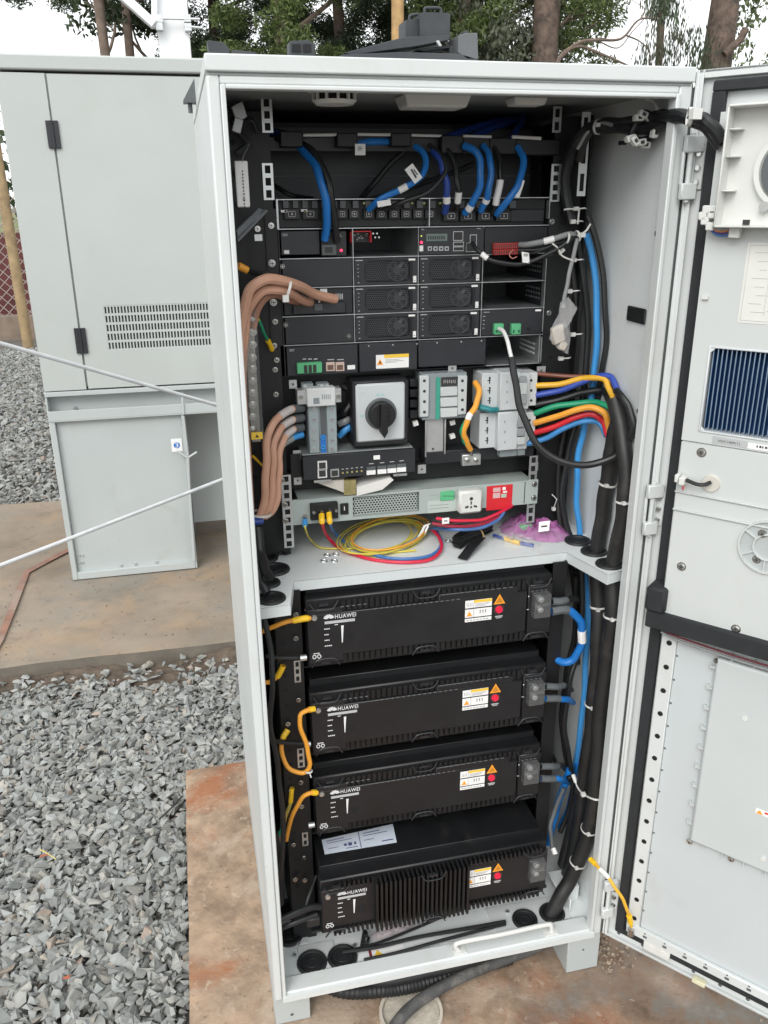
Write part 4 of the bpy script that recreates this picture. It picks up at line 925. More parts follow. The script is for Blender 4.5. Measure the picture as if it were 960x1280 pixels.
for i in range(12): s_ = es+.02+i*.032; rb.box(s_, s_+.0016, LO, LO+.009, ez1, ez1+.011); rb.box(s_, s_+.0016, LO, LO+.009, ez0-.008, ez0)
each(rb, 'lid_clip', door_pl, dr)
for (u, v) in ((896, 826), (862, 1052), (914, 1074)): dscrew(u, v, LO+.009, .0038)
sw0 = PD(945, 1010, LO+.0125); wl = dpart('warning_label', DMB().box(sw0[0], sw0[0]+.03, LO+.012, LO+.0127, sw0[1]-.009, sw0[1]), white, smooth=0)
DMB()._add([(sw0[0]+.001, LO+.013, sw0[1]-.008), (sw0[0]+.011, LO+.013, sw0[1]-.008), (sw0[0]+.006, LO+.013, sw0[1]-.001)], [(0, 1, 2)]).build('warning_triangle', orange, wl, smooth=0)
DMB().box(sw0[0]+.013, sw0[0]+.029, LO+.0128, LO+.0131, sw0[1]-.004, sw0[1]-.001).build('red_band', red, wl, smooth=0)
b = DMB()
for (u, v) in ((931, 898), (954, 1073)): s_, z_ = PD(u, v, LO+.012); b.cyl((s_, LO+.012, z_), (s_, LO+.0135, z_), .004, n=14)
each(b, 'stud', plastic_w, dr)
# wires above the lower panel
wz = lz1-.012; b = DMB(); b.tube(spline([(.03, LO+.012, wz+.018), (.045, LO+.014, wz+.006), (.08, LO+.012, wz), (.2, LO+.012, wz-.004), (.4, LO+.012, wz-.002)], 6), .0016, 8); b.build('door_wire', mat('maroon_wire', (.18, .03, .04), .4), dr)
b = DMB(); b.tube(spline([(.045, LO+.018, wz+.004), (.08, LO+.017, wz-.003), (.2, LO+.017, wz-.007), (.4, LO+.016, wz-.004)], 6), .002, 8); b.build('door_wire', greyc, dr)
# bottom flange: slotted ledge, lock bracket
lg = DMB(); lg.box(GS+GWd+.004, DW-.05, LO, LO+.008, lz0-.001, lz0+.019); lo_ = dpart('bottom_ledge', lg, paint, .002)
hb_ = DMB()
for i in range(8): s_ = .075+i*.035; hb_.box(s_, s_+.007, LO+.0081, LO+.0086, lz0+.006, lz0+.0105); hb_.cyl((s_+.003, LO+.0081, lz0+.0155), (s_+.003, LO+.0086, lz0+.0155), .0016, n=8)
for i in range(6): s_ = .028+i*.045; hb_.cyl((s_, RO+.0001, DZ0+.0115), (s_, RO+.0007, DZ0+.0115), .0032, n=12)
join_kind(hb_.build('ledge_slot', dgrey, dr))
k0, kz0 = .0765, .122; k1, kz1 = .124, .112
kb = dpart('lock_plate', DMB().box(k0, k1, RO, RO+.013, kz1-.012, kz0+.003), plastic_w, .003, seg=2)
b = DMB(); 
for t in (.27, .73): s_ = k0+(k1-k0)*t; z_ = (kz1-.012+kz0+.003)/2; b.cyl((s_, RO+.013, z_), (s_, RO+.0145, z_), .0062, n=18); b.cyl((s_, RO+.0145, z_), (s_, RO+.015, z_), .002, n=10)
each(b, 'lock_boss', plastic_w, kb, k=2)
b = DMB(); s_, z_ = PD(864, 1232, 0); b.box(s_, s_+.022, -.006, .004, DZ0-.001, DZ0+.008); b.build('edge_pad', mat('cream_pad', (.60, .58, .40), .6), dr, bevel=.001)
# hinges
def hinge(v0, v1, big=True):
    z1_ = PY(848, v0, 0)[2]; z0_ = PY(830, v1, 0)[2]; h_ = z1_-z0_; x_ = W-.0015
    hb = MB(); L_ = .020
    hb.box(W-.010, W+.016, -.016, -.0065, z1_-L_, z1_); hb.box(W-.010, W+.012, -.016, -.0065, z0_, z0_+L_)
    hb.cyl((W+.001, -.0105, z0_-.004), (W+.001, -.0105, z1_+.004), .0035, n=12); hb.box(W-.010, W-.0055, -.0105, -.006, z0_, z1_)
    o = hb.build('hinge', paint, K, bevel=.0015)
    b = DMB(); b.box(.0045, .021, RO+.0, RO+.003, z0_+L_*.6, z1_-L_*.6)
    b.box(.0045, .007, RO+.003, .004, z0_+L_, z1_-L_)
    b.build('hinge_leaf', paint, dr, bevel=.001)
    b = DMB()
    for t in (.28, .5, .72): b.cyl((.014, RO+.003, z0_+h_*t), (.014, RO+.008, z0_+h_*t), .004, .003, n=12)
    each(b, 'hinge_screw', chrome, dr)
hinge(170, 250); hinge(600, 662); hinge(1078, 1124)
frame('rack'); ZS = ZS*S0-T0[2]; FZ = FZ*S0-T0[2]
# ================================================================== RACK CONTENTS
def pbox(name, m, parent, u0, v0, u1, v1, y, d, bevel=0, smooth=35):
    x0, x1, z0, z1 = RB(u0, v0, u1, v1, y); return MB().box(x0, x1, y, y+d, z0, z1).build(name, m, parent, bevel=bevel, smooth=smooth)
def bars(x0, x1, z, y, n, m, parent, name='print_mark', dz=.0022, h=.0009, rnd=1):
    b = MB(); rr = random.Random(int(x0*1e5)+n)
    for i in range(n):
        w_ = (x1-x0)*(1 if not rnd else rr.uniform(.55, 1)); b.box(x0, x0+w_, y-.0003, y, z-i*dz-h, z-i*dz)
    return b.build(name, m, parent, smooth=0)
def tri(b, cx, cz, w, h, y, m=0, t=.0004): b.pxz([(cx-w/2, cz-h/2), (cx+w/2, cz-h/2), (cx, cz+h/2)], y-t, y, m)
XL, XR = .108, .5545; U = .04445
ZT = 1.3525                      # top of the subrack
S = thing('power_subrack', 'black power subrack with bare silver slot edges filling the upper rack', 'power subrack', (.331, YR, 1.08))
rowz = [ZT, 1.3095, 1.2650, 1.2203, 1.1758, 1.1300]
colx = [XL, .2235, .3315, .4425, XR]
sh_ = MB(); sh_.box(XL-.0025, XL-.0010, YR-.001, YR+.30, 1.079, ZT+.001); sh_.box(XR+.001, XR+.0025, YR-.001, YR+.30, 1.079, ZT+.001)
sh_.box(XL, XR, YR+.29, YR+.30, 1.079, ZT); sh_.box(XL, XR, YR+.001, YR+.29, 1.0785, 1.0795)
sh_.build('shell', black2, S)
ed = MB()
for z in rowz: ed.box(XL-.0025, XR+.0025, YR-.0015, YR+.28, z-.0006, z+.0006)
ed.box(XL-.0035, XL-.0005, YR-.0022, YR+.01, rowz[1], ZT+.001)
for x in colx[1:4]: ed.box(x-.0005, x+.0005, YR-.0012, YR+.28, rowz[5], rowz[1])
ed.box(colx[1]+.125, colx[1]+.1265, YR-.0020, YR+.02, rowz[1], ZT)
ed.box(XR, XR+.0014, YR-.0025, YR+.01, rowz[1]+.010, ZT-.004); ed.box(XR, XR+.0014, YR-.0025, YR+.01, rowz[5]+.004, rowz[2]-.008)
ed.build('slot_edge', dsteel, S, smooth=0)
ears = MB(); ears.box(XL-.022, XL-.0036, YR-.001, YR+.0005, 1.13, rowz[1]+.03); ears.box(XR+.0030, XR+.020, YR-.001, YR+.0005, 1.13, rowz[1]+.03); each(ears, 'mounting_ear', black, S)
def panel(u0, v0, u1, v1, d=.02, m=face, name='blank_panel', parent=None, y=YR, bevel=.0008): return pbox(name, m, parent or S, u0, v0, u1, v1, y, d, bevel)
def cell(c, r_, name='blank_panel', m=face, d=.012, gap=.0014, y=YR, c1=None, parent=None):
    return MB().box(colx[c]+gap, colx[(c1 or c)+1]-gap, y, y+d, rowz[r_+1]+gap, rowz[r_]-gap).build(name, m, parent or S, bevel=.0006)
# row 0: breaker / outlet strip
cell(0, 0, 'outlet_strip', black, .03, y=YR+.012, c1=3)
def outlet(u, w=20, h=13, v=267.5, y=YR+.004):
    x0, x1, z0, z1 = RB(u-w/2, v-h/2, u+w/2, v+h/2, y); o = MB().box(x0, x1, y, y+.012, z0, z1).build('outlet_socket', dgrey if False else black2, S, bevel=.0006)
    b = MB(); t = .0008; a_, c_, e_, f_ = x0+(x1-x0)*.26, x1-(x1-x0)*.26, z0+(z1-z0)*.22, z1-(z1-z0)*.22
    b.box(a_, c_, y-.0006, y, e_, e_+t).box(a_, c_, y-.0006, y, f_-t, f_).box(a_, a_+t, y-.0006, y, e_, f_).box(c_-t, c_, y-.0006, y, e_, f_)
    b.box((a_+c_)/2-.0012, (a_+c_)/2+.0012, y-.0006, y, (e_+f_)/2-.0016, (e_+f_)/2+.0016)
    b.build('socket_mark', pgrey, o, smooth=0); return o
for u in (365, 388, 411): outlet(u, 20)
for u in (428, 443, 461, 477, 493, 508, 523, 538): outlet(u, 13.5, 12)
for u in (564, 585, 607, 630): outlet(u, 19, 12.5, 270)
b = MB(); b2 = MB()
for u in list(range(357, 425, 12))+list(range(428, 546, 16))+[556, 576, 598, 620, 640]:
    x0, x1, z0, z1 = RB(u-3.5, 251, u+3.5, 260, YR+.008); b.box(x0, x1, YR+.004, YR+.012, z0, z1)
for u, v in ((455, 254), (469, 254), (485, 254), (500, 254), (515, 254), (530, 254), (550, 254), (357, 264), (381, 264)):
    x0, x1, z0, z1 = RB(u-1.3, v-1.3, u+1.3, v+1.3, YR+.003); b2.box(x0, x1, YR+.002, YR+.004, z0, z1)
each(b, 'breaker_lever', dgrey, S, smooth=0); b2.build('status_dot', mat('olive_dot', (.35, .42, .16), .4), S, smooth=0)
x0, x1, z0, z1 = RB(641, 262, 682, 277, YR); MB().box(x0, x1, YR+.008, YR+.012, z0, z1).build('blank_outlet_cover', face, S, bevel=.001)
b = MB()
for u, v in ((355, 264), (380, 263)): x0, x1, z0, z1 = RB(u-4, v-1.5, u+4, v+1.5, YR+.003); b.box(x0, x1, YR+.002, YR+.003, z0, z1)
b.build('print_mark', white, S, smooth=0)
# row 1 left: blank + connector block
x0, x1, z0, z1 = RB(352, 289, 400, 318, YR); MB().box(XL+.0014, x1, YR, YR+.01, z0, z1).build('blank_panel', face, S, bevel=.0006)
bars(XL+.004, XL+.016, z1-.004, YR-.0001, 2, pgrey, S); plate('label', white, S, XL+.0055, XL+.0135, YR-.0002, z0+.002, z0+.0075)
cb = thing('input_connector_module', 'small black input module with red lamp, left of the open card slot', 'module', (.19, YR, 1.27))
x0, x1, z0, z1 = RB(401, 289, 434, 320, YR-.006); MB().box(x0, x1, YR-.004, YR+.03, z0, z1).build('housing', black2, cb, bevel=.001)
pbox('socket', dgrey, cb, 402, 306, 421, 319, YR-.010, .006, .001); pbox('socket_inner', ink, cb, 406, 309, 416, 316, YR-.0105, .0005)
q = PY(426.5, 313, YR-.0045); MB().cyl((q[0], YR-.004, q[2]), (q[0], YR-.0058, q[2]), .0021, n=14).build('red_lamp', led, cb)
bars(q[0]-.006, q[0]+.004, q[2]+.024, YR-.0042, 2, pgrey, cb)
# row 1 second cell: open slot with a red board
rb_ = thing('circuit_board', 'dark circuit board with red edge in the open slot beside the controller', 'circuit board', (.27, YR+.01, 1.285))
x0, x1, z0, z1 = RB(438, 289, 464, 303, YR+.006); b = MB().box(x0, x1, YR+.020, YR+.022, z0, z1).build('board', black2, rb_)
b = MB(); b.box(x0, x1, YR+.004, YR+.02, z1-.0012, z1); b.box(x0, x0+.001, YR+.004, YR+.02, z0, z1); b.box(x1-.001, x1, YR+.004, YR+.02, z0, z1); b.build('board_edge', red, rb_)
b = MB(); rr = random.Random(2)
for i in range(16): xx = rr.uniform(x0+.003, x1-.006); zz = rr.uniform(z0+.002, z1-.005); w_ = rr.uniform(.001, .004); b.box(xx, xx+w_, YR+.014, YR+.02, zz, zz+.002)
b.build('component', [greyc], rb_); b = MB()
for i in range(4): xx = x1+.003+.0032*i; b.cyl((xx, YR+.012, z1-.004-.006*(i % 2)), (xx, YR+.004, z1-.004-.006*(i % 2)), .0014, n=8)
each(b, 'pin', steel, rb_)
# controller
C_ = thing('controller', 'black controller with small display, round keys and network ports', 'controller', (.38, YR-.004, 1.27)); y = YR-.006
x0, x1, z0, z1 = RB(523, 288.5, 600, 320, y); MB().box(colx[2]+.001, colx[3]-.001, y, y+.05, rowz[2]+.0016, rowz[1]-.0016).build('faceplate', face, C_, bevel=.001)
pbox('display', lcd, C_, 533, 292.5, 559, 301, y-.001, .001); b = MB(); x0, x1, z0, z1 = RB(535, 295, 557, 299, y-.0012)
for i in range(8): b.box(x0+(x1-x0)*i/8, x0+(x1-x0)*(i+.6)/8, y-.0013, y-.001, z0, z1)
b.build('display_digit', ink, C_, smooth=0)
for u in (537.5, 544.5, 551.5, 558.5):
    k = pbox('key', mat('key_grey', (.42, .44, .44), .4), C_, u-2.7, 308, u+2.7, 313.5, y-.0012, .0012, .0006)
    x0, x1, z0, z1 = RB(u-1.2, 309.6, u+1.2, 312, y-.0014); MB().box(x0, x1, y-.0015, y-.0012, z0, z1).build('key_mark', ink, k, smooth=0)
q = PY(526.5, 303, y); MB().cyl((q[0], y, q[2]), (q[0], y-.0015, q[2]), .0021, n=14).build('red_lamp', led, C_)
q = PY(526.5, 295, y); MB().cyl((q[0], y, q[2]), (q[0], y-.001, q[2]), .0011, n=10).build('green_lamp', ledy, C_)
pbox('card', white, C_, 524.5, 307, 529, 314, y-.0006, .0006)
pt = MB(); px_ = MB()
for (u0, v0, u1, v1) in ((567, 290, 578, 300), (567, 303, 579, 307), (567, 309, 579, 313), (583, 304, 595, 314), (588, 294, 595, 303)):
    x0, x1, z0, z1 = RB(u0, v0, u1, v1, y); px_.box(x0-.0008, x1+.0008, y-.0008, y, z0-.0008, z1+.0008); pt.box(x0, x1, y-.0010, y-.0008, z0, z1)
pp_ = px_.build('port_frame', steel, C_, smooth=0); pt.build('port_opening', ink, pp_, smooth=0)
bars(colx[2]+.003, colx[2]+.012, rowz[1]-.003, y-.0001, 1, pgrey, C_); bars(colx[3]-.014, colx[3]-.005, rowz[1]-.003, y-.0001, 1, pgrey, C_)
# signal connector module (right of controller)
Sg = thing('signal_terminal_module', 'module with twin rows of red screw terminals right of the controller', 'terminal module', (.49, YR-.004, 1.27))
MB().box(colx[3]+.001, XR-.001, y+.002, y+.05, rowz[2]+.0016, rowz[1]-.0016).build('faceplate', black2, Sg, bevel=.001)
for vz in ((304, 310.5), (312, 318)):
    x0, x1, z0, z1 = RB(617, vz[0], 648, vz[1], y-.004); o = MB().box(x0, x1, y-.006, y+.002, z0, z1).build('terminal_strip', mat('red_terminal', (.40, .035, .03), .45, var=.2), Sg, bevel=.0005)
    b = MB(); n = 11
    for i in range(n): xx = x0+(x1-x0)*(i+.5)/n; b.box(xx-.0009, xx+.0009, y-.0063, y-.006, z0+.0012, z1-.0016)
    join_kind(b.build('terminal_hole', ink, o, smooth=0))
# rows 2-4: rectifier modules
def rectifier():
    x0, x1, z0, z1 = colx[1]+.0016, colx[2]-.0016, rowz[3]+.0018, rowz[2]-.0018; y = YR-.002
    t = thing('rectifier_module', 'x', 'rectifier module', ((x0+x1)/2, y, z0), 'rectifier modules in the power subrack')
    # face plate with rounded vent opening
    vx0, vx1, vz0, vz1 = x0+.0165, x1-.0125, z0+.0038, z1-.0036; rd = .008
    ov = []
    for (cx_, cz_, a0_) in ((vx1-rd, vz1-rd, 0), (vx0+rd, vz1-rd, 90), (vx0+rd, vz0+rd, 180), (vx1-rd, vz0+rd, 270)):
        for k in range(5): a_ = math.radians(a0_+k*22.5); ov.append((cx_+rd*math.cos(a_), cz_+rd*math.sin(a_)))
    outer = []
    for (px, pz) in ov:
        cx_, cz_ = (x0+x1)/2, (z0+z1)/2; dx_, dz_ = px-cx_, pz-cz_; s_ = min(((x1-x0)/2)/abs(dx_) if abs(dx_) > 1e-9 else 1e9, ((z1-z0)/2)/abs(dz_) if abs(dz_) > 1e-9 else 1e9); outer.append((cx_+dx_*s_, cz_+dz_*s_))
    n = len(ov); b = MB(); b._add([(px, y, pz) for px, pz in ov]+[(px, y, pz) for px, pz in outer]+[(px, y+.004, pz) for px, pz in ov], [(i, i+n, (i+1) % n+n, (i+1) % n) for i in range(n)]+[(i, (i+1) % n, (i+1) % n+2*n, i+2*n) for i in range(n)])
    for (cxx, czz) in ((x0, z0), (x1, z0), (x1, z1), (x0, z1)):
        near = sorted(range(n), key=lambda i: (outer[i][0]-cxx)**2+(outer[i][1]-czz)**2)[:2]; b._add([(outer[near[0]][0], y, outer[near[0]][1]), (cxx, y, czz), (outer[near[1]][0], y, outer[near[1]][1])], [(0, 1, 2)])
    b.build('faceplate', face, t, smooth=0)
    MB().box(x0, x1, y+.012, y+.25, z0, z1).box(x0, x1, y+.0002, y+.012, z0, z0+.001).box(x0, x1, y+.0002, y+.012, z1-.001, z1).build('housing', dark, t)
    g = MB(); c_ = .0036; row = 0; zz = vz0
    while zz < vz1+.001:
        xx = vx0+(c_*.5 if row % 2 else 0)
        while xx < vx1+.001:
            ang = [math.radians(30+60*k) for k in range(6)]; ro, ri = c_*.577, c_*.44
            vs = [(xx+ro*math.cos(a_), y+.0022, zz+ro*math.sin(a_)) for a_ in ang]+[(xx+ri*math.cos(a_), y+.0022, zz+ri*math.sin(a_)) for a_ in ang]
            inside = vx0+.001 < xx < vx1-.001 and vz0+.001 < zz < vz1-.001
            if inside: g._add(vs, [(i, (i+1) % 6, (i+1) % 6+6, i+6) for i in range(6)])
            xx += c_
        zz += c_*.866; row += 1
    join_kind(g.build('vent_mesh', mat('mesh_grey', (.075, .078, .085), .35, .3, var=.1), t, smooth=0))
    f = MB(); fx, fz_ = vx1-.020, (vz0+vz1)/2; f.cyl((fx, y+.010, fz_), (fx, y+.006, fz_), .0062, n=20); 
    for k in range(7): a_ = k*2*math.pi/7; e = np.array([math.cos(a_), 0, math.sin(a_)]); tt = np.array([-math.sin(a_), .5, math.cos(a_)]); f.obox(np.array([fx, y+.009, fz_])+e*.0105, e*.0045, tt*.0022, (0, .0004, 0))
    f.ring((fx, y+.008, fz_), (0, 1, 0), .0165, .0008, 28, 5)
    f.ring((fx, y+.004, fz_), (0, 1, 0), .0162, .0011, 28, 5); f.build('fan', mat('fan_grey', (.05, .052, .056), .4), t)
    b = MB(); b.box(x0+.002, x0+.0135, y-.0003, y, z1-.0035, z1-.0022)
    for k in range(4): b.box(x0+.005, x0+.0068, y-.0003, y, z1-.010-k*.006, z1-.0090-k*.006)
    b.box(x0+.005, x0+.0075, y-.0003, y, z0+.003, z0+.0042)
    b.build('print_mark', pgrey, t, smooth=0)
    plate('label', white, t, x1-.0150, x1-.0040, y-.0002, z1-.0048, z1-.0018); o = plate('label', white, t, x1-.0075, x1-.0020, y-.0002, z0+.0018, z0+.0120)
    b = MB(); b.box(x1-.0062, x1-.0034, y-.0009, y-.0006, z0+.004, z0+.0048); b.build('print_mark', ink, o, smooth=0)
    h = MB().tube([(x1-.0105, y, z0+.004), (x1-.0105, y-.004, z0+.006), (x1-.0105, y-.004, z1-.008), (x1-.0105, y, z1-.006)], .0009, 6); h.build('latch', black2, t)
    return t
names = {(0, 0): 'left rectifier of the top row, directly under the open card slot', (1, 0): 'right rectifier of the top row, directly under the controller', (0, 1): 'left rectifier of the middle row, beside the tan cable connector',
         (1, 1): 'right rectifier of the middle row, beside an empty slot', (0, 2): 'left rectifier of the bottom row, above the yellow warning label', (1, 2): 'right rectifier of the bottom row, beside the green plug module'}
R0 = rectifier(); R0['label'] = names[(0, 0)]
for c in (0, 1):
    for r_ in (0, 1, 2):
        if (c, r_) != (0, 0): copy_tree(R0, None, (colx[2+c]-colx[1+c] if c else 0, 0, 0) if False else ((.1085 if c else 0), 0, -(rowz[2]-rowz[2+r_])), names[(c, r_)])
# left column blanks rows 2..4
cell(0, 2); cell(0, 4)
b = MB()
for (u, v) in ((353, 333), (357, 406), (436, 420), (432, 442)): q = PY(u, v, YR); screw(b, q[0], YR, q[2], .0036)
each(b, 'screw', chrome, S, k=2)
# row 3 left: surge/earth connector module with tan cables
M_ = thing('cable_terminal_module', 'black terminal module where the tan cables plug in, middle of the left column', 'terminal module', (.16, YR, 1.19))
x0, x1, z0, z1 = XL+.0014, colx[1]-.0014, rowz[4]+.0014, rowz[3]-.0014
MB().box(x0, x1, YR+.004, YR+.05, z0, z1).build('housing', black2, M_, bevel=.001); pbox('terminal_cover', face, M_, 366, 379, 432, 391, YR-.006, .012, .001)
pbox('socket', dgrey, M_, 393, 380, 403, 388, YR-.008, .002); b = MB()
for i in range(4): q = PY(420+i*2.6, 371, YR+.003); b.box(q[0]-.0009, q[0]+.0009, YR+.003, YR+.004, q[2]-.004, q[2]+.005)
b.build('print_mark', pgrey, M_, smooth=0); pbox('label', white, M_, 400, 361, 409, 366, YR+.003, .0006)
b = MB()
for (u, v) in ((376, 377), (399, 377)): q = PY(u, v, YR-.006); b.box(q[0]-.0015, q[0]+.0015, YR-.0065, YR-.006, q[2]-.0015, q[2]+.0015)
b.build('tab', white, M_, smooth=0)
# right column: two empty bays with perforated side, one module with green plugs
b = MB()
for r_ in (2, 3):
    for k in range(6):
        for j in range(3): xx = XR-.0008; yy = YR+.015+k*.011; zz = rowz[r_+1]+.012+j*.008; b.box(xx-.0006, xx, yy, yy+.005, zz, zz+.003)
    for k in range(9): xx = colx[3]+.05+k*.006; b.box(xx, xx+.003, YR+.2885, YR+.2898, rowz[r_+1]+.008, rowz[r_+1]+.03)
join_kind(b.build('bay_perforation', dsteel, S, smooth=0))
Gm = thing('green_plug_module', 'black plug-in module with two green screw plugs at the right of the bottom row', 'module', (.498, YR, 1.13))
y = YR-.002; MB().box(colx[3]+.0016, XR-.0016, y, y+.2, rowz[5]+.0016, rowz[4]-.0016).build('housing', face, Gm, bevel=.0008)
for u in (624, 645.5):
    x0, x1, z0, z1 = RB(u-5.5, 405, u+5.5, 418, y-.010); o = MB().box(x0, x1, y-.010, y, z0, z1).build('green_plug', green, Gm, bevel=.0008)
    b = MB(); b.box(x0+.002, x0+.0055, y-.0104, y-.010, z0+.003, z0+.008).box(x1-.0055, x1-.002, y-.0104, y-.010, z0+.003, z0+.008); b.build('plug_hole', mat('green_dark', (.02, .12, .06), .6), o, smooth=0)
q = PY(661, 411, y); MB().cyl((q[0], y, q[2]), (q[0], y-.003, q[2]), .0028, n=12).build('knob', black, Gm)
bars(colx[3]+.004, colx[3]+.016, rowz[4]-.004, y-.0001, 1, pgrey, Gm); plate('label', white, Gm, XR-.0145, XR-.004, y-.0002, rowz[4]-.0062, rowz[4]-.003)
bars(colx[3]+.003, colx[3]+.008, rowz[4]-.011, y-.0001, 4, pgrey, Gm, dz=.0065)
# cover row (below): left module, cover with label, blank cover, open bay
z0, z1 = 1.0800, rowz[5]-.0018
Lm = thing('input_monitor_module', 'black module with long green terminal block and two pale network sockets', 'module', (.165, YR, 1.08))
MB().box(XL+.001, colx[1]+.004, YR-.004, YR+.05, z0, z1).build('housing', face, Lm, bevel=.001)
x0, x1, z0_, z1_ = RB(371, 454, 403, 466, YR-.012); o = MB().box(x0, x1, YR-.012, YR-.004, z0_, z1_).build('green_terminal_block', green, Lm, bevel=.001)
b = MB()
for t in (.34, .52, .70): xx = x0+(x1-x0)*t; b.box(xx-.0027, xx+.0027, YR-.0125, YR-.012, z0_+.001, z1_-.004)
b.build('terminal_opening', ink, o, smooth=0)
pk = mat('pale_socket', (.55, .42, .36), .5)
for u in (413, 425): 
    x0, x1, z0_, z1_ = RB(u-5.5, 453, u+5.5, 463.5, YR-.006); o = MB().box(x0, x1, YR-.006, YR-.004, z0_, z1_).build('network_socket', pk, Lm)
    MB().box(x0+.0022, x1-.0022, YR-.0064, YR-.006, z0_+.002, z1_-.0045).build('socket_opening', mat('socket_dark', (.14, .08, .06), .6), o, smooth=0)
q = PY(439, 459, YR-.004); plate('label', white, Lm, q[0]-.0065, q[0]+.0065, YR-.0042, q[2]-.0035, q[2]+.0035); bars(XL+.006, XL+.019, z1-.004, YR-.0041, 2, pgrey, Lm)
b = MB()
for k in range(3): q = PY(380+k*7, 448.5, YR); b.box(q[0]-.003, q[0]+.003, YR-.0043, YR-.004, q[2]-.0006, q[2]+.0012)
for u in (413, 425): q = PY(u, 449.5, YR); b.box(q[0]-.0055, q[0]+.0055, YR-.0043, YR-.004, q[2], q[2]+.0014)
b.build('print_mark', pgrey, Lm, smooth=0)
cv = MB().box(colx[1]+.006, colx[3]-.115+.002, YR-.006, YR+.02, z0+.001, z1).build('front_cover', face, S, bevel=.0012)
x0c = colx[3]-.111; MB().box(x0c, colx[3]+.009, YR-.006, YR+.02, z0+.004, z1).build('front_cover', face, S, bevel=.0012)
x0, x1, z0_, z1_ = RB(470, 444, 511, 459, YR-.007); wl = plate('warning_label', white, S, x0, x1, YR-.0062, z0_, z1_)
MB().box(x0+.014, x1, YR-.0071, YR-.0067, z1_-.0055, z1_).build('yellow_band', yell, wl, smooth=0); b = MB(); tri(b, x0+.0068, (z0_+z1_)/2, .0105, .010, YR-.0067); b.build('warning_triangle', orange, wl, smooth=0)
b = MB(); tri(b, x0+.0068, (z0_+z1_)/2-.0003, .0042, .0045, YR-.0072); b.build('warning_mark', ink, wl, smooth=0); bars(x0+.016, x1-.006, z1_-.008, YR-.0068, 3, pgrey, wl)
b = MB()
for u in (460, 490, 520, 545, 575, 600): q = PY(u, 433, YR); b.cyl((q[0], YR-.006, z1-.004), (q[0], YR-.0066, z1-.004), .0012, n=8)
each(b, 'cover_pin', pgrey, S)
b = MB(); b.box(XR-.0, XR+.0014, YR-.0025, YR+.01, z0+.002, z1-.003); b.box(colx[3]+.012, XR, YR-.0015, YR+.25, z0-.0006, z0+.0006); b.box(XR-.003, XR-.0015, YR, YR+.2, z0+.001, z1); b.build('slot_edge', dsteel, S)
b = MB()
for k in range(8):
    for j in range(3): b.box(XR-.0036, XR-.003, YR+.02+k*.009, YR+.024+k*.009, z0+.012+j*.008, z0+.016+j*.008)
join_kind(b.build('bay_perforation', pgrey, S, smooth=0))
# ---- cable manager with blocks over the subrack
CM = thing('cable_manager', 'black cable management bar with clips across the top of the rack', 'cable manager', (.33, YR-.01, 1.42)); y = YR-.004
x0, x1, z0_, z1_ = RB(345, 176, 706, 189, y); MB().box(.09, .575, y+.02, y+.024, z0_, z1_+.006).build('bar', black2, CM)
for (u0, u1, v0, v1) in ((350, 379, 164, 184), (421, 447, 166, 184), (489, 514, 166, 183), (552, 579, 169, 192), (579, 612, 171, 193), (612, 645, 172, 193), (645, 700, 174, 194)):
    pbox('clip_block', black, CM, u0, v0, u1, v1, y, .03, .0015)
b = MB(); q0, q1 = PY(379, 169, y+.006), PY(421, 168.5, y+.006); b.cyl(q0, q1, .0022, n=8); q0, q1 = PY(447, 168, y+.006), PY(489, 168.5, y+.006); b.cyl(q0, q1, .0022, n=8)
q0, q1 = PY(514, 169, y+.006), PY(552, 170, y+.006); b.cyl(q0, q1, .002, n=8); q0, q1 = PY(579, 170, y-.002), PY(614, 171, y-.002); b.cyl(q0, q1, .002, n=8); q0, q1 = PY(640, 171, y-.002), PY(676, 173, y-.002); b.cyl(q0, q1, .0026, n=8)
each(b, 'white_strap', tie, CM)
b = MB(); q = PY(450, 187, y); b.box(q[0]-.008, q[0]+.008, y-.002, y-.001, q[2]-.008, q[2]+.008); lt = b.build('white_tag', white, CM); bars(q[0]-.004, q[0]+.005, q[2]+.004, y-.0021, 3, ink, lt)
# ================================================================== DISTRIBUTION AREA
pbox('distribution_back', black, K, 352, 470, 690, 585, YR+.030, .004)
# surge protector / DIN terminal tower at left
T = thing('terminal_tower', 'grey DIN rail terminal tower with two columns of screws, left of the rotary switch', 'terminal block', (.165, YR-.02, .985)); y = YR-.020
pbox('body', brk2, T, 384, 504, 422, 567, y, .04, .0015)
pbox('side_column', mat('tower_grey', (.28, .33, .34), .45, var=.05), T, 385, 506, 400, 566, y-.004, .01, .001); pbox('side_column', MATS['tower_grey'], T, 408, 506, 422, 565, y-.004, .01, .001)
pbox('centre_channel', dgrey, T, 400, 506, 408, 546, y-.001, .01)
for v in (511, 524, 537, 550, 561):
    for u in (392.5, 415): q = PY(u, v, y-.004); bb = MB(); bb.cyl((q[0], y-.004, q[2]), (q[0], y-.0055, q[2]), .0030, n=12).box(q[0]-.002, q[0]+.002, y-.0058, y-.0054, q[2]-.0004, q[2]+.0004, 1); bb.build('screw', [steel, ink], T)
for v in (547, 559): q = PY(404, v, y-.003); MB().ring((q[0], y-.003, q[2]), (0, 1, 0), .0030, .0012, 14, 6).build('blue_terminal', bluel, T)
pbox('centre_blue', blueS, T, 400.5, 544, 408, 566, y-.002, .002)
T2 = pbox('clamp_bar', alu, T, 371, 488, 427, 503, y-.008, .02, .001)
pbox('clamp_block', mat('clamp_white', (.60, .62, .62), .4), T, 383, 486, 420, 507, y-.013, .02, .0015); b = MB()
for i in range(5): q = PY(403+i*2.4, 496, y-.013); b.box(q[0]-.0007, q[0]+.0007, y-.0134, y-.013, q[2]-.004, q[2]+.004)
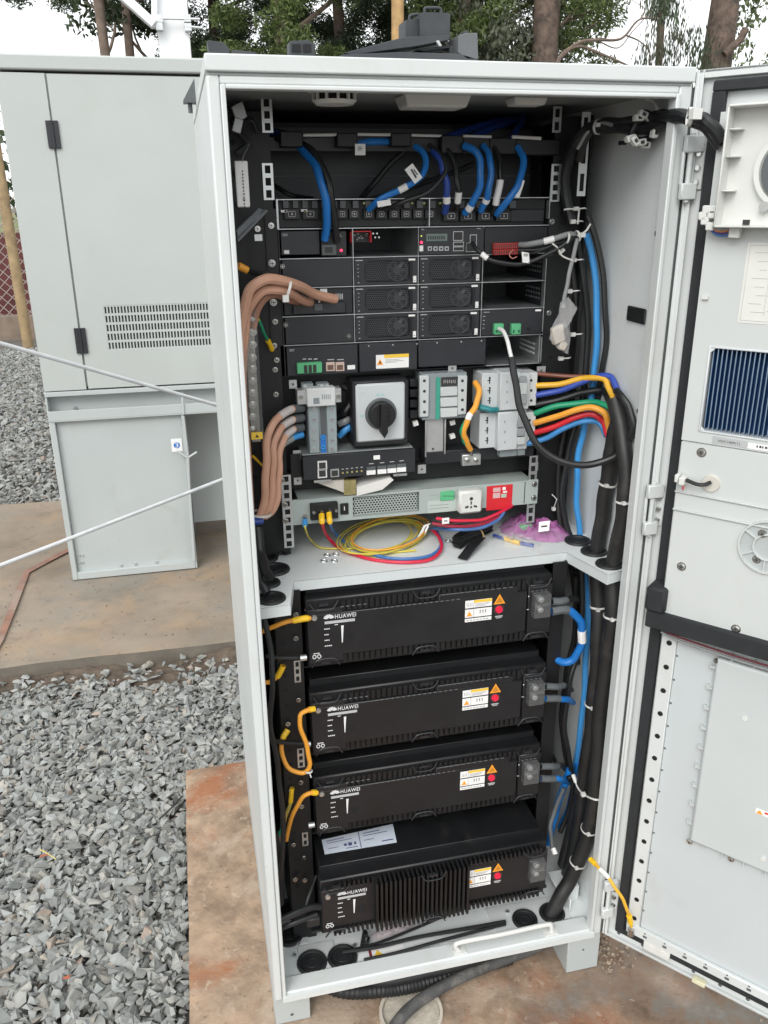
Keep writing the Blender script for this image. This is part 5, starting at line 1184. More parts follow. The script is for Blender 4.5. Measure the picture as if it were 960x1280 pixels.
q = PY(394, 499, y); b.box(q[0]-.005, q[0]+.005, y-.0134, y-.013, q[2]-.005, q[2]+.005); b.build('print_mark', brk2, T, smooth=0)
for (u, v) in ((376, 496), (423, 495)): q = PY(u, v, y-.008); MB().cyl((q[0], y-.008, q[2]), (q[0], y-.011, q[2]), .0036, n=12).build('screw', chrome, T)
pbox('top_terminal', brk2, T, 377, 480, 392, 489, y+.006, .02, .001); pbox('top_terminal', brk2, T, 396, 480, 412, 489, y+.006, .02, .001)
for u in (381, 402, 409): q = PY(u, 482.5, y+.006); MB().cyl((q[0], y+.006, q[2]), (q[0], y+.004, q[2]), .003, n=10).build('screw', steel, T)
# rotary switch
Rs = thing('rotary_switch', 'square light grey rotary isolator switch with a black pointer knob', 'switch', (.27, YR-.03, 1.0)); y = YR-.030
pbox('base', black2, Rs, 440, 477, 511, 555, y+.004, .05, .003)
fp = pbox('faceplate', mat('switch_plate', (.50, .53, .54), .4, var=.03), Rs, 444.5, 481, 506.5, 549.5, y, .006, .003)
q = PY(476, 517, y); kx, kz = q[0], q[2]
MB().cyl((kx, y, kz), (kx, y-.004, kz), .0275, .0265, 40).build('dial', dgrey, Rs, bevel=.001)
MB().cyl((kx, y-.004, kz), (kx, y-.016, kz), .023, .0215, 36).build('knob', black, Rs, bevel=.001)
q1, q2 = PY(476, 498, y-.02), PY(478, 548, y-.02); b = MB(); w_ = .0052
b._add([(kx-w_, y-.016, kz+.022), (kx+w_, y-.016, kz+.022), (kx+w_*1.3, y-.016, kz-.026), (kx+.001, y-.016, kz-.037), (kx-w_*1.3, y-.016, kz-.026), (kx-w_*.8, y-.026, kz+.020), (kx+w_*.8, y-.026, kz+.020), (kx+w_, y-.026, kz-.026), (kx+.001, y-.022, kz-.036), (kx-w_, y-.026, kz-.026)],
       [(9, 8, 7, 6, 5), (0, 1, 6, 5), (1, 2, 7, 6), (2, 3, 8, 7), (3, 4, 9, 8), (4, 0, 5, 9)]); b.build('pointer', black, Rs, bevel=.001)
MB().sphere((kx+.008, y-.016, kz+.002), .004, m=0).build('knob_screw', black2, Rs)
b = MB(); b.box(kx-.008, kx-.001, y-.0004, y, kz+.030, kz+.0345); b.box(kx+.001, kx+.006, y-.0004, y, kz+.030, kz+.0345); b.box(kx-.0355, kx-.0295, y-.0004, y, kz-.004, kz+.0); b.build('print_mark', mat('print_teal', (.36, .50, .50), .5), fp, smooth=0)
bars(kx-.034, kx-.022, kz+.037, y-.0002, 1, pgrey, fp)
# black module stack between switch and breakers
b = MB()
for i in range(4):
    x0, x1, z0_, z1_ = RB(512, 474+i*13, 522, 483+i*13, YR); b.box(x0, x1, YR-.002, YR+.03, z0_, z1_)
each(b, 'relay_block', black2, thing('relay_stack', 'stack of four black relay blocks right of the rotary switch', 'relay', (.345, YR, 1.0)), bevel=.001)
# contactor with green band and three labelled lever rows
Cn = thing('fuse_block', 'dark fuse block with three pale levers, a green stripe and screw columns', 'fuse block', (.385, YR-.02, 1.0)); y = YR-.018
pbox('body', brk2, Cn, 528, 468, 582, 522, y, .05, .001)
pbox('green_stripe', mat('stripe_green', (.04, .30, .22), .5), Cn, 545.5, 472, 549.5, 524, y-.002, .003)
for k in range(3): pbox('lever', mat('lever_pale', (.50, .53, .53), .45), Cn, 551, 484.5+k*13.2, 572, 494.5+k*13.2, y-.006, .008, .001)
lb = pbox('top_label', ink, Cn, 552, 472, 572, 482, y-.002, .002); b = MB()
for i in range(7): q = PY(555+i*2.3, 477, y-.002); b.box(q[0]-.0005, q[0]+.0004, y-.0024, y-.002, q[2]-.003+.001*(i % 2), q[2]+.003)
b.build('print_mark', pgrey, lb, smooth=0)
for (u0, u1, v1) in ((525, 536, 521), (573, 583, 518)):
    o = pbox('screw_column', mat('column_pale', (.48, .51, .51), .45), Cn, u0, 470, u1, v1, y-.005, .008, .001)
    b = MB()
    for v in np.linspace(476, v1-6, 4): q = PY((u0+u1)/2, v, y-.005); b.cyl((q[0], y-.005, q[2]), (q[0], y-.0054, q[2]), .0026, n=12)
    b.build('screw_hole', ink, o)
# DIN bracket
dn = thing('din_bracket', 'bent aluminium DIN rail bracket hanging below the fuse block', 'bracket', (.385, YR-.005, .95)); y = YR-.010
pbox('plate', alu, dn, 533, 524, 554, 571, y, .003, .001); x0, x1, z0_, z1_ = RB(531, 523, 556, 571, y)
b = MB(); b.box(x0, x0+.0025, y-.005, y, z0_+.003, z1_); b.box(x1-.0025, x1, y-.005, y, z0_+.006, z1_); b.build('rail_lip', alu, dn, bevel=.0008)
q = PY(541, 561, y); MB().cyl((q[0], y, q[2]), (q[0], y-.001, q[2]), .002, n=10).build('hole', ink, dn)
# clamp bits near bracket
for (u, v, lab) in ((519, 529, 'tiny white wire clip left of the DIN bracket'), (565, 528, 'upper tiny white wire clip right of the DIN bracket'), (565, 545, 'lower tiny white wire clip right of the DIN bracket')):
    b = MB(); q = PY(u, v, YR); b.obox(q, (.0045, 0, .001), (0, .004, 0), (-.001, 0, .0038)); tag(b.build('wire_clip', whitec, org=tuple(q)), lab, 'clip')
# breakers at right: upper and lower 3-pole
def breaker(u0, v0, u1, v1, lab, lev):
    y = YR-.030; t = thing('circuit_breaker', lab, 'circuit breaker', PY((u0+u1)/2, v1, y), 'three pole circuit breakers'); body = brk
    us = u0+(u1-u0)*.34; ul = u0+(u1-u0)*.80
    a = pbox('left_face', body, t, u0, v0, us, v1, y+.008, .05, .001); pbox('middle_face', body, t, us+.3, v0-1, ul-8, v1+3, y-.006, .06, .0015); pbox('lever_face', body, t, ul-8+.3, v0, ul+4, v1+2, y-.001, .06, .001)
    pbox('right_face', mat('breaker_right', (.56, .58, .58), .45, var=.04), t, ul+4.3, v0-1, u1, v1-2, y+.008, .05, .001)
    b = MB()
    for k in range(3):
        v = v0+(v1-v0)*(.2+.3*k); q = PY(u0+9, v, y+.008); b.box(q[0]-.001, q[0]+.001, y+.0076, y+.008, q[2]-.006, q[2]+.006); b.box(q[0]-.004, q[0]+.002, y+.0076, y+.008, q[2]-.001, q[2]+.0006); b.cyl((q[0], y+.008, q[2]+.004), (q[0], y+.0072, q[2]+.004), .0018, n=8)
        q = PY(us+8, v+2, y-.006); b.box(q[0]-.0006, q[0]+.0004, y-.0064, y-.006, q[2]-.002, q[2]+.002)
        q = PY(u1-6, v, y+.008); b.cyl((q[0], y+.008, q[2]), (q[0], y+.0074, q[2]), .0024, n=10)
    b.build('print_mark', ink, t)
    for (a0, a1, mm) in lev: pbox('toggle', mm, t, ul-7, v0+(v1-v0)*a0, ul+2, v0+(v1-v0)*a1, y-.010, .01, .001)
    pbox('terminal_foot', brk2, t, us+2, v1+2, ul-8, v1+11, y+.004, .03, .001); pbox('terminal_foot', brk2, t, ul-7, v1+2, ul+2, v1+10, y+.004, .03, .001)
    return t
lv = mat('toggle_grey', (.30, .32, .33), .4); lw = mat('toggle_pale', (.52, .55, .54), .4)
breaker(603, 467, 670, 509, 'upper three pole grey breaker beside the yellow and blue wires', ((.1, .26, lv), (.28, .62, lw), (.64, .9, lv)))
breaker(600, 517, 668, 559, 'lower three pole grey breaker with striped toggles beside the red and light blue wires', ((.18, .4, lv), (.46, .66, lv), (.72, .92, lw)))
b = MB(); x0, x1, z0_, z1_ = RB(590, 560, 614, 565, YR); b.box(x0, x1, YR-.01, YR, z0_, z1_); tag(b.build('green_plug', mat('bright_green', (.05, .40, .12), .4), bevel=.001, org=(x0, YR, z0_)), 'small bright green plug under the lower grey breaker', 'plug')
# earth stud bracket
es_ = thing('earth_stud', 'steel earth stud bracket with two bolts at the foot of the yellow green wire', 'earth stud', (.435, YR-.02, .93)); y = YR-.02
pbox('bracket', steel, es_, 578, 569, 601, 581, y, .01, .001)
for u in (584, 595): q = PY(u, 575, y); MB().cyl((q[0], y, q[2]), (q[0], y-.006, q[2]), .0045, .0035, 12).build('bolt', chrome, es_)
q = PY(589, 565, y); MB().cyl((q[0], y-.001, q[2]+.004), (q[0], y-.001, q[2]-.006), .0028, n=10).build('lug', chrome, es_)
# router / switch unit
Nw = thing('network_gateway', 'black gateway unit with stacked RJ45 ports, leds and white connectors', 'network unit', (.23, YR-.03, .93)); y = YR-.026
x0, x1, z0_, z1_ = RB(378, 568, 519, 600, y); zc0 = PY(390, 600, y)[2]; zc1 = PY(390, 570, y)[2]
MB().box(x0, x1, y, y+.15, zc0, zc1).build('body', mat('gateway_face', (.022, .024, .028), .4), Nw, bevel=.001)
MB().box(x0, x1-.004, y+.003, y+.15, zc1+.0005, zc1+.003).build('top_cover', mat('cover_grey', (.26, .285, .28), .4, .2), Nw, bevel=.0006)
for (u, v) in ((403, 582), (403, 592)):
    o = pbox('network_socket', whitec, Nw, u-6, v-5, u+6, v+5, y-.003, .004); pbox('socket_opening', ink, o, u-4.3, v-3.5, u+4.3, v+3.5, y-.0035, .0005)
o = pbox('network_socket', steel, Nw, 413, 587, 424, 596, y-.003, .004); pbox('socket_opening', ink, o, 414.6, 588.5, 422.5, 594.8, y-.0035, .0005)
b = MB(); b2 = MB()
for i, u in enumerate((428.5, 434, 440, 446, 452)): q = PY(u, 591-i*.6, y); b.cyl((q[0], y, q[2]), (q[0], y-.001, q[2]), .0018, n=10); b2.box(q[0]-.002, q[0]+.002, y-.0004, y, q[2]+.006, q[2]+.0072)
b.build('indicator', mat('amber_dim', (.35, .30, .12), .4), Nw)
for i, u in enumerate((464, 477.5, 490, 502)):
    pbox('white_connector', white, Nw, u-5.5, 588.5-i*1.2, u+5.5, 593-i*1.2, y-.003, .004); pbox('connector_top', dgrey, Nw, u-5.5, 584-i*1.2, u+5.5, 588-i*1.2, y-.002, .003)
    q = PY(u, 580-i*1.2, y); b2.box(q[0]-.004, q[0]+.004, y-.0004, y, q[2], q[2]+.0012)
b2.build('print_mark', pgrey, Nw, smooth=0); pbox('label', white, Nw, 467, 569.5, 475, 574, y-.0006, .0006)
q = PY(400, 603, y-.001); q2 = PY(500, 598, y-.001)
b = MB(); b.box(q[0]-.01, q[0]+.02, y-.003, y+.004, zc0-.0045, zc0-.0005); b.box(q2[0]-.012, q2[0]+.012, y-.003, y+.004, zc0-.0045, zc0-.0005); each(b, 'support_tab', steel, Nw)
MB().box(x0-.018, x0-.001, y+.02, y+.0215, zc0, zc1).build('mounting_ear', black, Nw)
# blank tray on the right
MB().box(.343, .548, YR-.012, YR+.10, .935-.022, .935).build('cable_tray', black2, K, bevel=.001); MB().box(.09, .555, YR+.02, YR+.3, .905, .907).build('cable_tray', black2, K)
# cardboard / paper scraps under the gateway
b = MB(); p_ = [PY(u, v, YR-.02) for u, v in ((392, 602), (420, 612), (438, 619), (445, 617), (430, 600))]; pk_ = [q+np.array([0, .05, .004]) for q in p_]
b._add(p_+pk_, [(0, 1, 2, 3, 4), (9, 8, 7, 6, 5)]+[(i, i+5, (i+1) % 5+5, (i+1) % 5) for i in range(5)]); c1 = b
sc_ = thing('cardboard_scrap', 'folded white card sleeve with yellowed end jammed under the black gateway', 'card', PY(440, 617, YR-.02))
c1.build('left_flap', card, sc_, smooth=0)
b = MB(); p_ = [PY(u, v, YR-.024) for u, v in ((446, 620), (478, 612), (492, 600), (488, 597), (446, 609))]; pk_ = [q+np.array([0, .04, .002]) for q in p_]
b._add(p_+pk_, [(0, 1, 2, 3, 4), (9, 8, 7, 6, 5)]+[(i, i+5, (i+1) % 5+5, (i+1) % 5) for i in range(5)]); b.build('right_flap', mat('card_bright', (.68, .67, .64), .6), sc_, smooth=0)
pbox('open_end', mat('card_yellow', (.26, .22, .09), .6, var=.3, vscale=80), sc_, 430, 601, 445, 618, YR-.022, .01)
# ================================================================== INVERTER
I_ = thing('inverter', 'slim grey green inverter with terminal strip, vent holes and a white socket', 'inverter', (.333, YR-.01, .815)); y = .300
A_ = RB(363, 626, 672, 633, y); iz1 = (PY(363, 626, y)[2]+PY(668, 600, y)[2])/2; iz0 = (PY(365, 656, y)[2]+PY(668, 630, y)[2])/2
ix0, ix1 = PY(363, 640, y)[0], PY(672, 615, y)[0]
vx0, vx1, vz0, vz1 = PY(441, 630, y)[0], PY(524, 620, y)[0], iz0+.005, iz1-.004
b = MB(); b.box(ix0, vx0, y, y+.005, iz0, iz1); b.box(vx1, ix1, y, y+.005, iz0, iz1); b.box(vx0, vx1, y, y+.005, iz0, vz0); b.box(vx0, vx1, y, y+.005, vz1, iz1)
b.build('faceplate', inv, I_, smooth=0)
MB().box(ix0+.015, ix1-.01, y+.012, y+.23, iz0, iz1-.0005).box(ix0+.015, vx0-.001, y+.005, y+.012, iz0, iz1-.0005).box(vx1+.001, ix1-.01, y+.005, y+.012, iz0, iz1-.0005).build('case', inv, I_)
MB().box(vx0, vx1, y+.0105, y+.0115, vz0, vz1).build('vent_cavity', dark, I_)
g = MB(); c_ = .0054; row = 0; zz = vz0+.0024
while zz < vz1-.001:
    xx = vx0+.003+(c_*.5 if row % 2 else 0)
    while xx < vx1-.002:
        xs = c_*.5; ang = [math.radians(30+60*k) for k in range(6)]; ro, ri = c_*.585, c_*.36
        vs = [(xx+ro*math.cos(a_), y+.001, zz+ro*math.sin(a_)*.9) for a_ in ang]+[(xx+ri*math.cos(a_), y+.001, zz+ri*math.sin(a_)*.9) for a_ in ang]
        g._add(vs, [(i, (i+1) % 6, (i+1) % 6+6, i+6) for i in range(6)]); xx += c_
    zz += c_*.80; row += 1
join_kind(g.build('vent_mesh', inv, I_, smooth=0))
tb = pbox('terminal_strip', black, I_, 388, 631, 423, 648, y-.010, .012, .001)
for u in (392, 402, 412, 420): q = PY(u, 640-(u-392)*.08, y-.010); MB().cyl((q[0], y-.010, q[2]), (q[0], y-.014, q[2]), .0034, .0028, 12).build('screw', chrome, tb)
o = pbox('rocker_switch', black, I_, 425.5, 630, 436, 643, y-.003, .004, .001); pbox('rocker_mark', white, o, 430, 633, 431, 638, y-.0034, .0004)
q = PY(381, 645, y); MB().cyl((q[0], y, q[2]), (q[0], y-.004, q[2]), .0042, n=12).build('screw', chrome, I_)
plate('label_panel', mat('label_greygreen', (.44, .50, .47), .45), I_, PY(534, 640, y)[0], PY(571, 640, y)[0], y-.0003, PY(540, 641, y)[2], PY(540, 626, y)[2], .0006)
pbox('green_terminal_block', green, I_, 551, 615, 568, 625, y-.003, .004, .0008); b = MB()
for i in range(5): q = PY(554+i*3, 619, y); b.box(q[0]-.001, q[0]+.001, y-.0036, y-.003, q[2]-.0015, q[2]+.0005)
b.build('terminal_opening', MATS['green_dark'], I_, smooth=0); b = MB()
for i in range(4): q = PY(538+i*3.2, 619, y); b.cyl((q[0], y, q[2]), (q[0], y-.0005, q[2]), .0008, n=8)
for i in range(2): q = PY(537, 632+i*4, y); b.box(q[0], q[0]+.035, y-.0012, y-.0009, q[2]-.0004, q[2]+.0004)
b.build('print_mark', brk2, I_, smooth=0)
so = pbox('power_socket', plastic_w, I_, 574.5, 615, 603, 641, y-.020, .021, .004); b = MB(); q = PY(589, 628, y-.020)
b.cyl((q[0], y-.0195, q[2]+.007), (q[0], y-.0206, q[2]+.007), .0032, n=14); b.box(q[0]-.0012, q[0]+.0012, y-.0206, y-.0195, q[2]-.004, q[2]+.002); b.obox((q[0]-.008, y-.0203, q[2]-.008), (.003, 0, .001), (0, .0004, 0), (-.0006, 0, .0016)); b.obox((q[0]+.008, y-.0203, q[2]-.008), (.003, 0, -.001), (0, .0004, 0), (.0006, 0, .0016))
b.box(q[0]-.0016, q[0]+.0016, y-.0206, y-.0195, q[2]-.011, q[2]-.007); b.build('socket_hole', ink, so)
rl = plate('red_label', red, I_, PY(608, 623, y)[0], PY(640, 623, y)[0], y-.0003, PY(610, 638, y)[2], PY(630, 606, y)[2]); x0, x1 = PY(608, 623, y)[0], PY(640, 623, y)[0]; zt_ = PY(630, 606, y)[2]
b = MB(); b.box(x0+.012, x0+.026, y-.0012, y-.0008, zt_-.012, zt_-.004); b.box(x0+.012, x0+.026, y-.0012, y-.0008, zt_-.024, zt_-.014); b.build('label_panel', mat('label_pinkish', (.62, .40, .40), .5), rl, smooth=0)
b = MB(); b.box(x0+.028, x0+.038, y-.0012, y-.0008, zt_-.024, zt_-.017); b.build('label_patch', mat('label_green', (.40, .52, .42), .5), rl, smooth=0)
b = MB(); b.box(x0+.030, x0+.036, y-.0012, y-.0008, zt_-.010, zt_-.004).box(x0+.031, x0+.039, y-.0012, y-.0008, zt_-.015, zt_-.012); b.build('print_mark', white, rl, smooth=0)
plate('seam', ink, I_, PY(655, 620, y)[0], PY(656, 620, y)[0], y-.0001, iz0+.002, iz1-.002, .0002)
# ================================================================== BATTERIES
XB = .1065; YB = .1885; BH = .130; BW = .442
def battery(y, z, fins, label, rect=None):
    x0, x1 = (XB, XB+BW) if not rect else rect; z1 = z+BH-(.004 if fins else 0)
    t = thing('battery_module', label, 'battery', ((x0+x1)/2, y, z), 'battery modules stacked in the lower half')
    W_ = x1-x0; fy = y+.006
    MB().box(x0+.004, x1-.004, y+.034, y+.36, z+.002, z1+(.012 if not fins else .010)).build('case', batt, t, bevel=.001)
    MB().box(x0+.002, x1-.002, y+.0345, y+.0365, z1+.009, z1+.0135).build('case_ridge', mat('ridge_edge', (.10, .105, .11), .35), t) if fins == -1 else None
    q = MB().box(x0, x1, y+.008, y+.036, z, z1); q.build('bezel', batt, t, bevel=.0025)
    # raised face areas
    cx0, cx1 = x0+.018, x0+W_*.888
    pl = MB()
    if not fins:
        pl.box(x0+.001, cx1, y, y+.009, z+.024, z1-.0255); pl.box(cx1+.003, x1-.001, y+.001, y+.009, z+.016, z1-.016); pl.box(x0+.001, x0+.062, y+.0005, y+.009, z+.012, z1-.016)
        pl.box(x0+W_*.52, x0+W_*.85, y+.0005, y+.009, z+.022, z1-.014)
    else:
        pl.box(x0+.001, x0+.105, y, y+.009, z+.020, z1-.016); pl.box(x0+W_*.63, x1-.001, y, y+.009, z+.020, z1-.018)
    each(pl, 'face_panel', mat('battery_face', (.0115, .012, .0135), .42, var=.15, vscale=25, bump=.05, bscale=1500), t, bevel=.0012)
    rb = MB(); step = .0098
    if not fins:
        n = int((W_-.07)/step)
        for i in range(n):
            xx = x0+.060+i*step
            if xx > x1-.012: break
            if not (cx1-.004 < xx < cx1+.002):
                if i % 1 == 0: rb.box(xx, xx+.0065, y+.0035, y+.010, z1-.0245, z1-.006); rb.box(xx, xx+.0065, y+.0035, y+.010, z+.006, z+.0235)
    else:
        n = int((W_-.01)/.0088)
        for i in range(n):
            xx = x0+.10+i*.0088
            if xx < x0+W_*.62: rb.box(xx, xx+.0042, y-.018, y+.010, z+.008, z1-.004)
            elif xx < x1-.02: rb.box(xx, xx+.0042, y-.006, y+.010, z1-.017, z1-.003); rb.box(xx, xx+.0042, y-.006, y+.010, z+.004, z+.0195)
        for i in range(9): xx = x0+.022+i*.0088; rb.box(xx, xx+.0042, y-.004, y+.010, z+.003, z+.0195); rb.box(xx+.012, xx+.0162, y-.002, y+.010, z1-.015, z1-.003)
    join_kind(rb.build('cooling_rib', batt, t, bevel=0, smooth=0))
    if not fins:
        ds = MB()  # pale dashes along the rib edges, sheen put in as colour
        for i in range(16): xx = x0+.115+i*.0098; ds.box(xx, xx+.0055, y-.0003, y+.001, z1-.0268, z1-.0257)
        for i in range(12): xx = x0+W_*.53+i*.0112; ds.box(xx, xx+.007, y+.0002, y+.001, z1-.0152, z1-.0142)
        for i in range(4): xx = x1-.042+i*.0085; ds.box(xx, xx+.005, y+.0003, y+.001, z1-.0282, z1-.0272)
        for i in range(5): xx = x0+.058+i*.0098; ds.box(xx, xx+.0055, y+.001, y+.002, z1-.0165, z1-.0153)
        join_kind(ds.build('rib_highlight', mat('painted_rib_sheen', (.14, .145, .15), .35), t, smooth=0))
    # corner hand grips
    for (gx_, gz_, fl_) in ((x0+.030, z1-.010, 1), (x0+.030, z+.010, -1), (x0+W_*.47, z1-.008, 1), (x0+W_*.47, z+.010, -1), (x1-.028, z1-.012, 1), (x1-.028, z+.010, -1)):
        w_ = .024; h_ = .0085; b = MB(); yy = y+(.002 if not fins else -.019 if abs(gx_-x0-W_*.47) < .01 else -.004)
        path = [(gx_-w_, yy, gz_+fl_*h_*.7), (gx_-w_*.72, yy-.001, gz_-fl_*h_*.6), (gx_-w_*.4, yy-.001, gz_-fl_*h_), (gx_+w_*.4, yy-.001, gz_-fl_*h_), (gx_+w_*.72, yy-.001, gz_-fl_*h_*.6), (gx_+w_, yy, gz_+fl_*h_*.7)]
        b.tube(spline(path, 3), .0014, 6); b.box(gx_-.008, gx_+.008, yy, yy+.006, gz_-.002, gz_+.002); b.build('grip', mat('grip_black', (.022, .023, .026), .35), t)
    # front markings
    fy0 = y-.0003
    lx = x0+.022+.006; zt = z1-.031
    if fins: lx = x0+.030; zt = z1-.028
    lo = MB()
    for k in range(8):
        a_ = math.radians(18+k*20.6); c_ = np.array([lx+.0095+.0042*math.cos(a_)*1.25, zt-.004+.0048*math.sin(a_)]); e_ = np.array([math.cos(a_)*.0048, math.sin(a_)*.0042]); nn = np.array([-e_[1], e_[0]])*.28
        pts = [c_-e_*.85, c_-e_*.1+nn, c_+e_*.6+nn*.9, c_+e_, c_+e_*.6-nn*.9, c_-e_*.1-nn]
        lo._add([(p_[0], fy0, p_[1]) for p_ in pts], [tuple(range(6))])
    lm = lo.build('logo', mat('print_white', (.72, .73, .74), .5), t, smooth=0)
    text('HUAWEI', lx+.0200, zt-.0050, fy0, .036, .0078, MATS['print_white'], lm, 'lettering')
    plate('name_strip', mat('strip_pale', (.45, .46, .47), .5), t, lx+.002, lx+.054, fy0+.0004, zt-.0135, zt-.0085, .0004)
    b = MB()
    for k, w_ in enumerate((.010, .008, .009, .013)):
        for j in range(4): b.box(lx+.001+w_*j/4, lx+.001+w_*(j+.7)/4, fy0, fy0+.0003, zt-.0235-k*.0108, zt-.0216-k*.0108)
    b.pxz([(lx+.0300, zt-.0195), (lx+.0345, zt-.0195), (lx+.0338, zt-.026), (lx+.0320, zt-.052), (lx+.0305, zt-.052)], fy0, fy0+.0003)
    b.box(lx+.019, lx+.0245, fy0, fy0+.0003, zt-.0172, zt-.0160)
    b.box(x0+.006, x0+.016, fy0+.0005, fy0+.0009, zt-.017, zt-.0155).box(x0+.008, x0+.013, fy0+.0005, fy0+.0009, zt-.0215, zt-.020).box(x0+.0065, x0+.012, fy0+.0005, fy0+.0009, zt-.025, zt-.0235)
    b.build('print_mark', MATS['print_white'], t, smooth=0)
    b = MB()
    for dx_ in (0, .0082):
        for k in range(10):
            a0_, a1_ = 2*math.pi*k/10, 2*math.pi*(k+1)/10; cx_, cz_ = x0+.0105+dx_, z+.026
            b._add([(cx_+R_*math.cos(a_), fy0-.0004, cz_+R_*1.2*math.sin(a_)) for R_ in (.0022, .0036) for a_ in (a0_, a1_)], [(0, 1, 3, 2)])
    b.box(x0+.009, x0+.020, fy0-.0004, fy0, z+.0315, z+.0328); b.build('port_symbol', MATS['print_white'], t, smooth=0)
    b = MB(); b.cyl((lx+.045, y, zt-.047), (lx+.045, y-.0006, zt-.047), .0075, n=20)
    for k in range(3):
        for j in range(3): b.cyl((lx+.042+k*.003, y-.0006, zt-.050+j*.003), (lx+.042+k*.003, y-.0009, zt-.050+j*.003), .0008, n=6)
    b.build('buzzer_grille', dark, t)
    q = MB(); q.cyl((x0+.013, y, z1-.030), (x0+.013, y-.003, z1-.030), .0052, .0045, 16).ring((x0+.013, y-.002, z1-.030), (0, 1, 0), .0030, .0006, 12, 5); q.build('earth_terminal', steel, t)
    # warning labels and red button
    bx = x0+W_*.628; bz = z1-.031; lt = MB(); lt.box(bx, bx+.049, y-.0009, y-.0003, bz-.0145, bz); lt.box(bx, bx+.049, y-.0009, y-.0003, bz-.0330, bz-.0170); lt.box(bx, bx+.049, y-.0009, y-.0003, bz-.0415, bz-.0352)
    lw_ = lt.build('warning_label', white, t, smooth=0)
    MB().box(bx+.016, bx+.049, y-.0012, y-.0009, bz-.0052, bz-.0002).build('yellow_band', yell, lw_, smooth=0)
    b = MB(); tri(b, bx+.0078, bz-.0255, .0105, .0095, y-.0009); b.build('warning_triangle', orange, lw_, smooth=0)
    b = MB(); b.box(bx+.0155, bx+.0159, y-.0012, y-.0009, bz-.0330, bz-.0005)
    for k in range(3): b.box(bx+.018, bx+.045-.004*k, y-.0012, y-.0009, bz-.0078-k*.0022, bz-.0072-k*.0022); b.box(bx+.027+k*.005, bx+.0285+k*.005, y-.0012, y-.0009, bz-.0265, bz-.0205); b.box(bx+.0265+k*.005, bx+.029+k*.005, y-.0012, y-.0009, bz-.0215, bz-.0205)
    for k in range(4): b.box(bx+.003+k*.003, bx+.0036+k*.003, y-.0012, y-.0009, bz-.0115, bz-.0045)
    for k in range(7): b.box(bx+.003+k*.006, bx+.007+k*.006, y-.0012, y-.0009, bz-.039, bz-.0378)
    b.build('print_mark', mat('print_grey_dark', (.22, .22, .23), .6), lw_, smooth=0)
    b = MB(); tri(b, bx+.063, bz-.0035, .0215, .0190, y-.0004, 0, .0006); b.build('warning_sign', orange, t, smooth=0)
    b = MB(); tri(b, bx+.063, bz-.0045, .0135, .0115, y-.0009, 0, .0003); b.build('warning_sign_mark', mat('amber_dark', (.50, .20, .02), .5), t, smooth=0)
    b = MB().cyl((bx+.0625, y, bz-.0235), (bx+.0625, y-.0012, bz-.0235), .0100, n=24); o = b.build('button_ring', ink, t); MB().cyl((bx+.0625, y-.0012, bz-.0235), (bx+.0625, y-.0040, bz-.0235), .0070, .0062, 22).build('red_button', mat('button_red', (.72, .02, .06), .35), o)
    MB().box(bx+.056, bx+.070, y-.0008, y-.0003, bz-.0385, bz-.0362).box(bx+.058, bx+.068, y-.0008, y-.0003, bz-.0412, bz-.0398).build('print_mark', pgrey, t, smooth=0)
    # output terminals under a clear cover
    tx = x1-.0400; tz = z1-.031; tm = MB().box(tx+.002, tx+.028, y-.004, y+.001, tz-.040, tz-.002).build('output_terminal', batt, t, bevel=.001)
    for dz_ in (.010, .030): b = MB(); b.cyl((tx+.0135, y-.004, tz-dz_), (tx+.0135, y-.010, tz-dz_), .0062, .0055, 16); b.cyl((tx+.0135, y-.010, tz-dz_), (tx+.0135, y-.012, tz-dz_), .0032, n=6); b.build('terminal_bolt', steel, tm)
    b = MB(); b.box(tx, tx+.030, y-.0150, y-.0142, tz-.043, tz+.001); b.box(tx, tx+.0008, y-.0142, y, tz-.043, tz+.001); b.box(tx+.0008, tx+.03, y-.0142, y, tz, tz+.001); b.box(tx+.0008, tx+.03, y-.0142, y, tz-.0208, tz-.0200); b.build('clear_cover', glassm, tm)
    b = MB(); b.cyl((tx-.006, y+.0012, tz-.006), (tx-.006, y+.0008, tz-.006), .0012, n=8).box(tx-.0085, tx-.0045, y+.0004, y+.001, tz-.032, tz-.0312); b.build('polarity_mark', MATS['print_white'], t, smooth=0)
    # mounting ear screws
    return t
B1 = battery(YB, .5985, 0, 'top battery module, just under the white shelf and wired to the large blue loop')
for (z, lab) in ((.4174, 'second battery from the top, with an orange earth wire looping down its left side'), (.2395, 'third battery from the top, directly over the label sheet on the finned one')):
    copy_tree(B1, None, (0, 0, z-.5985), lab)
B4Z = .060
MB().box(.085, .56, .15, .50, B4Z-.006, B4Z-.001).build('battery_tray', black2, K)
battery(.130, B4Z, 1, 'bottom battery with deep vertical cooling fins and a blue white sheet on its top', (.102, .548))
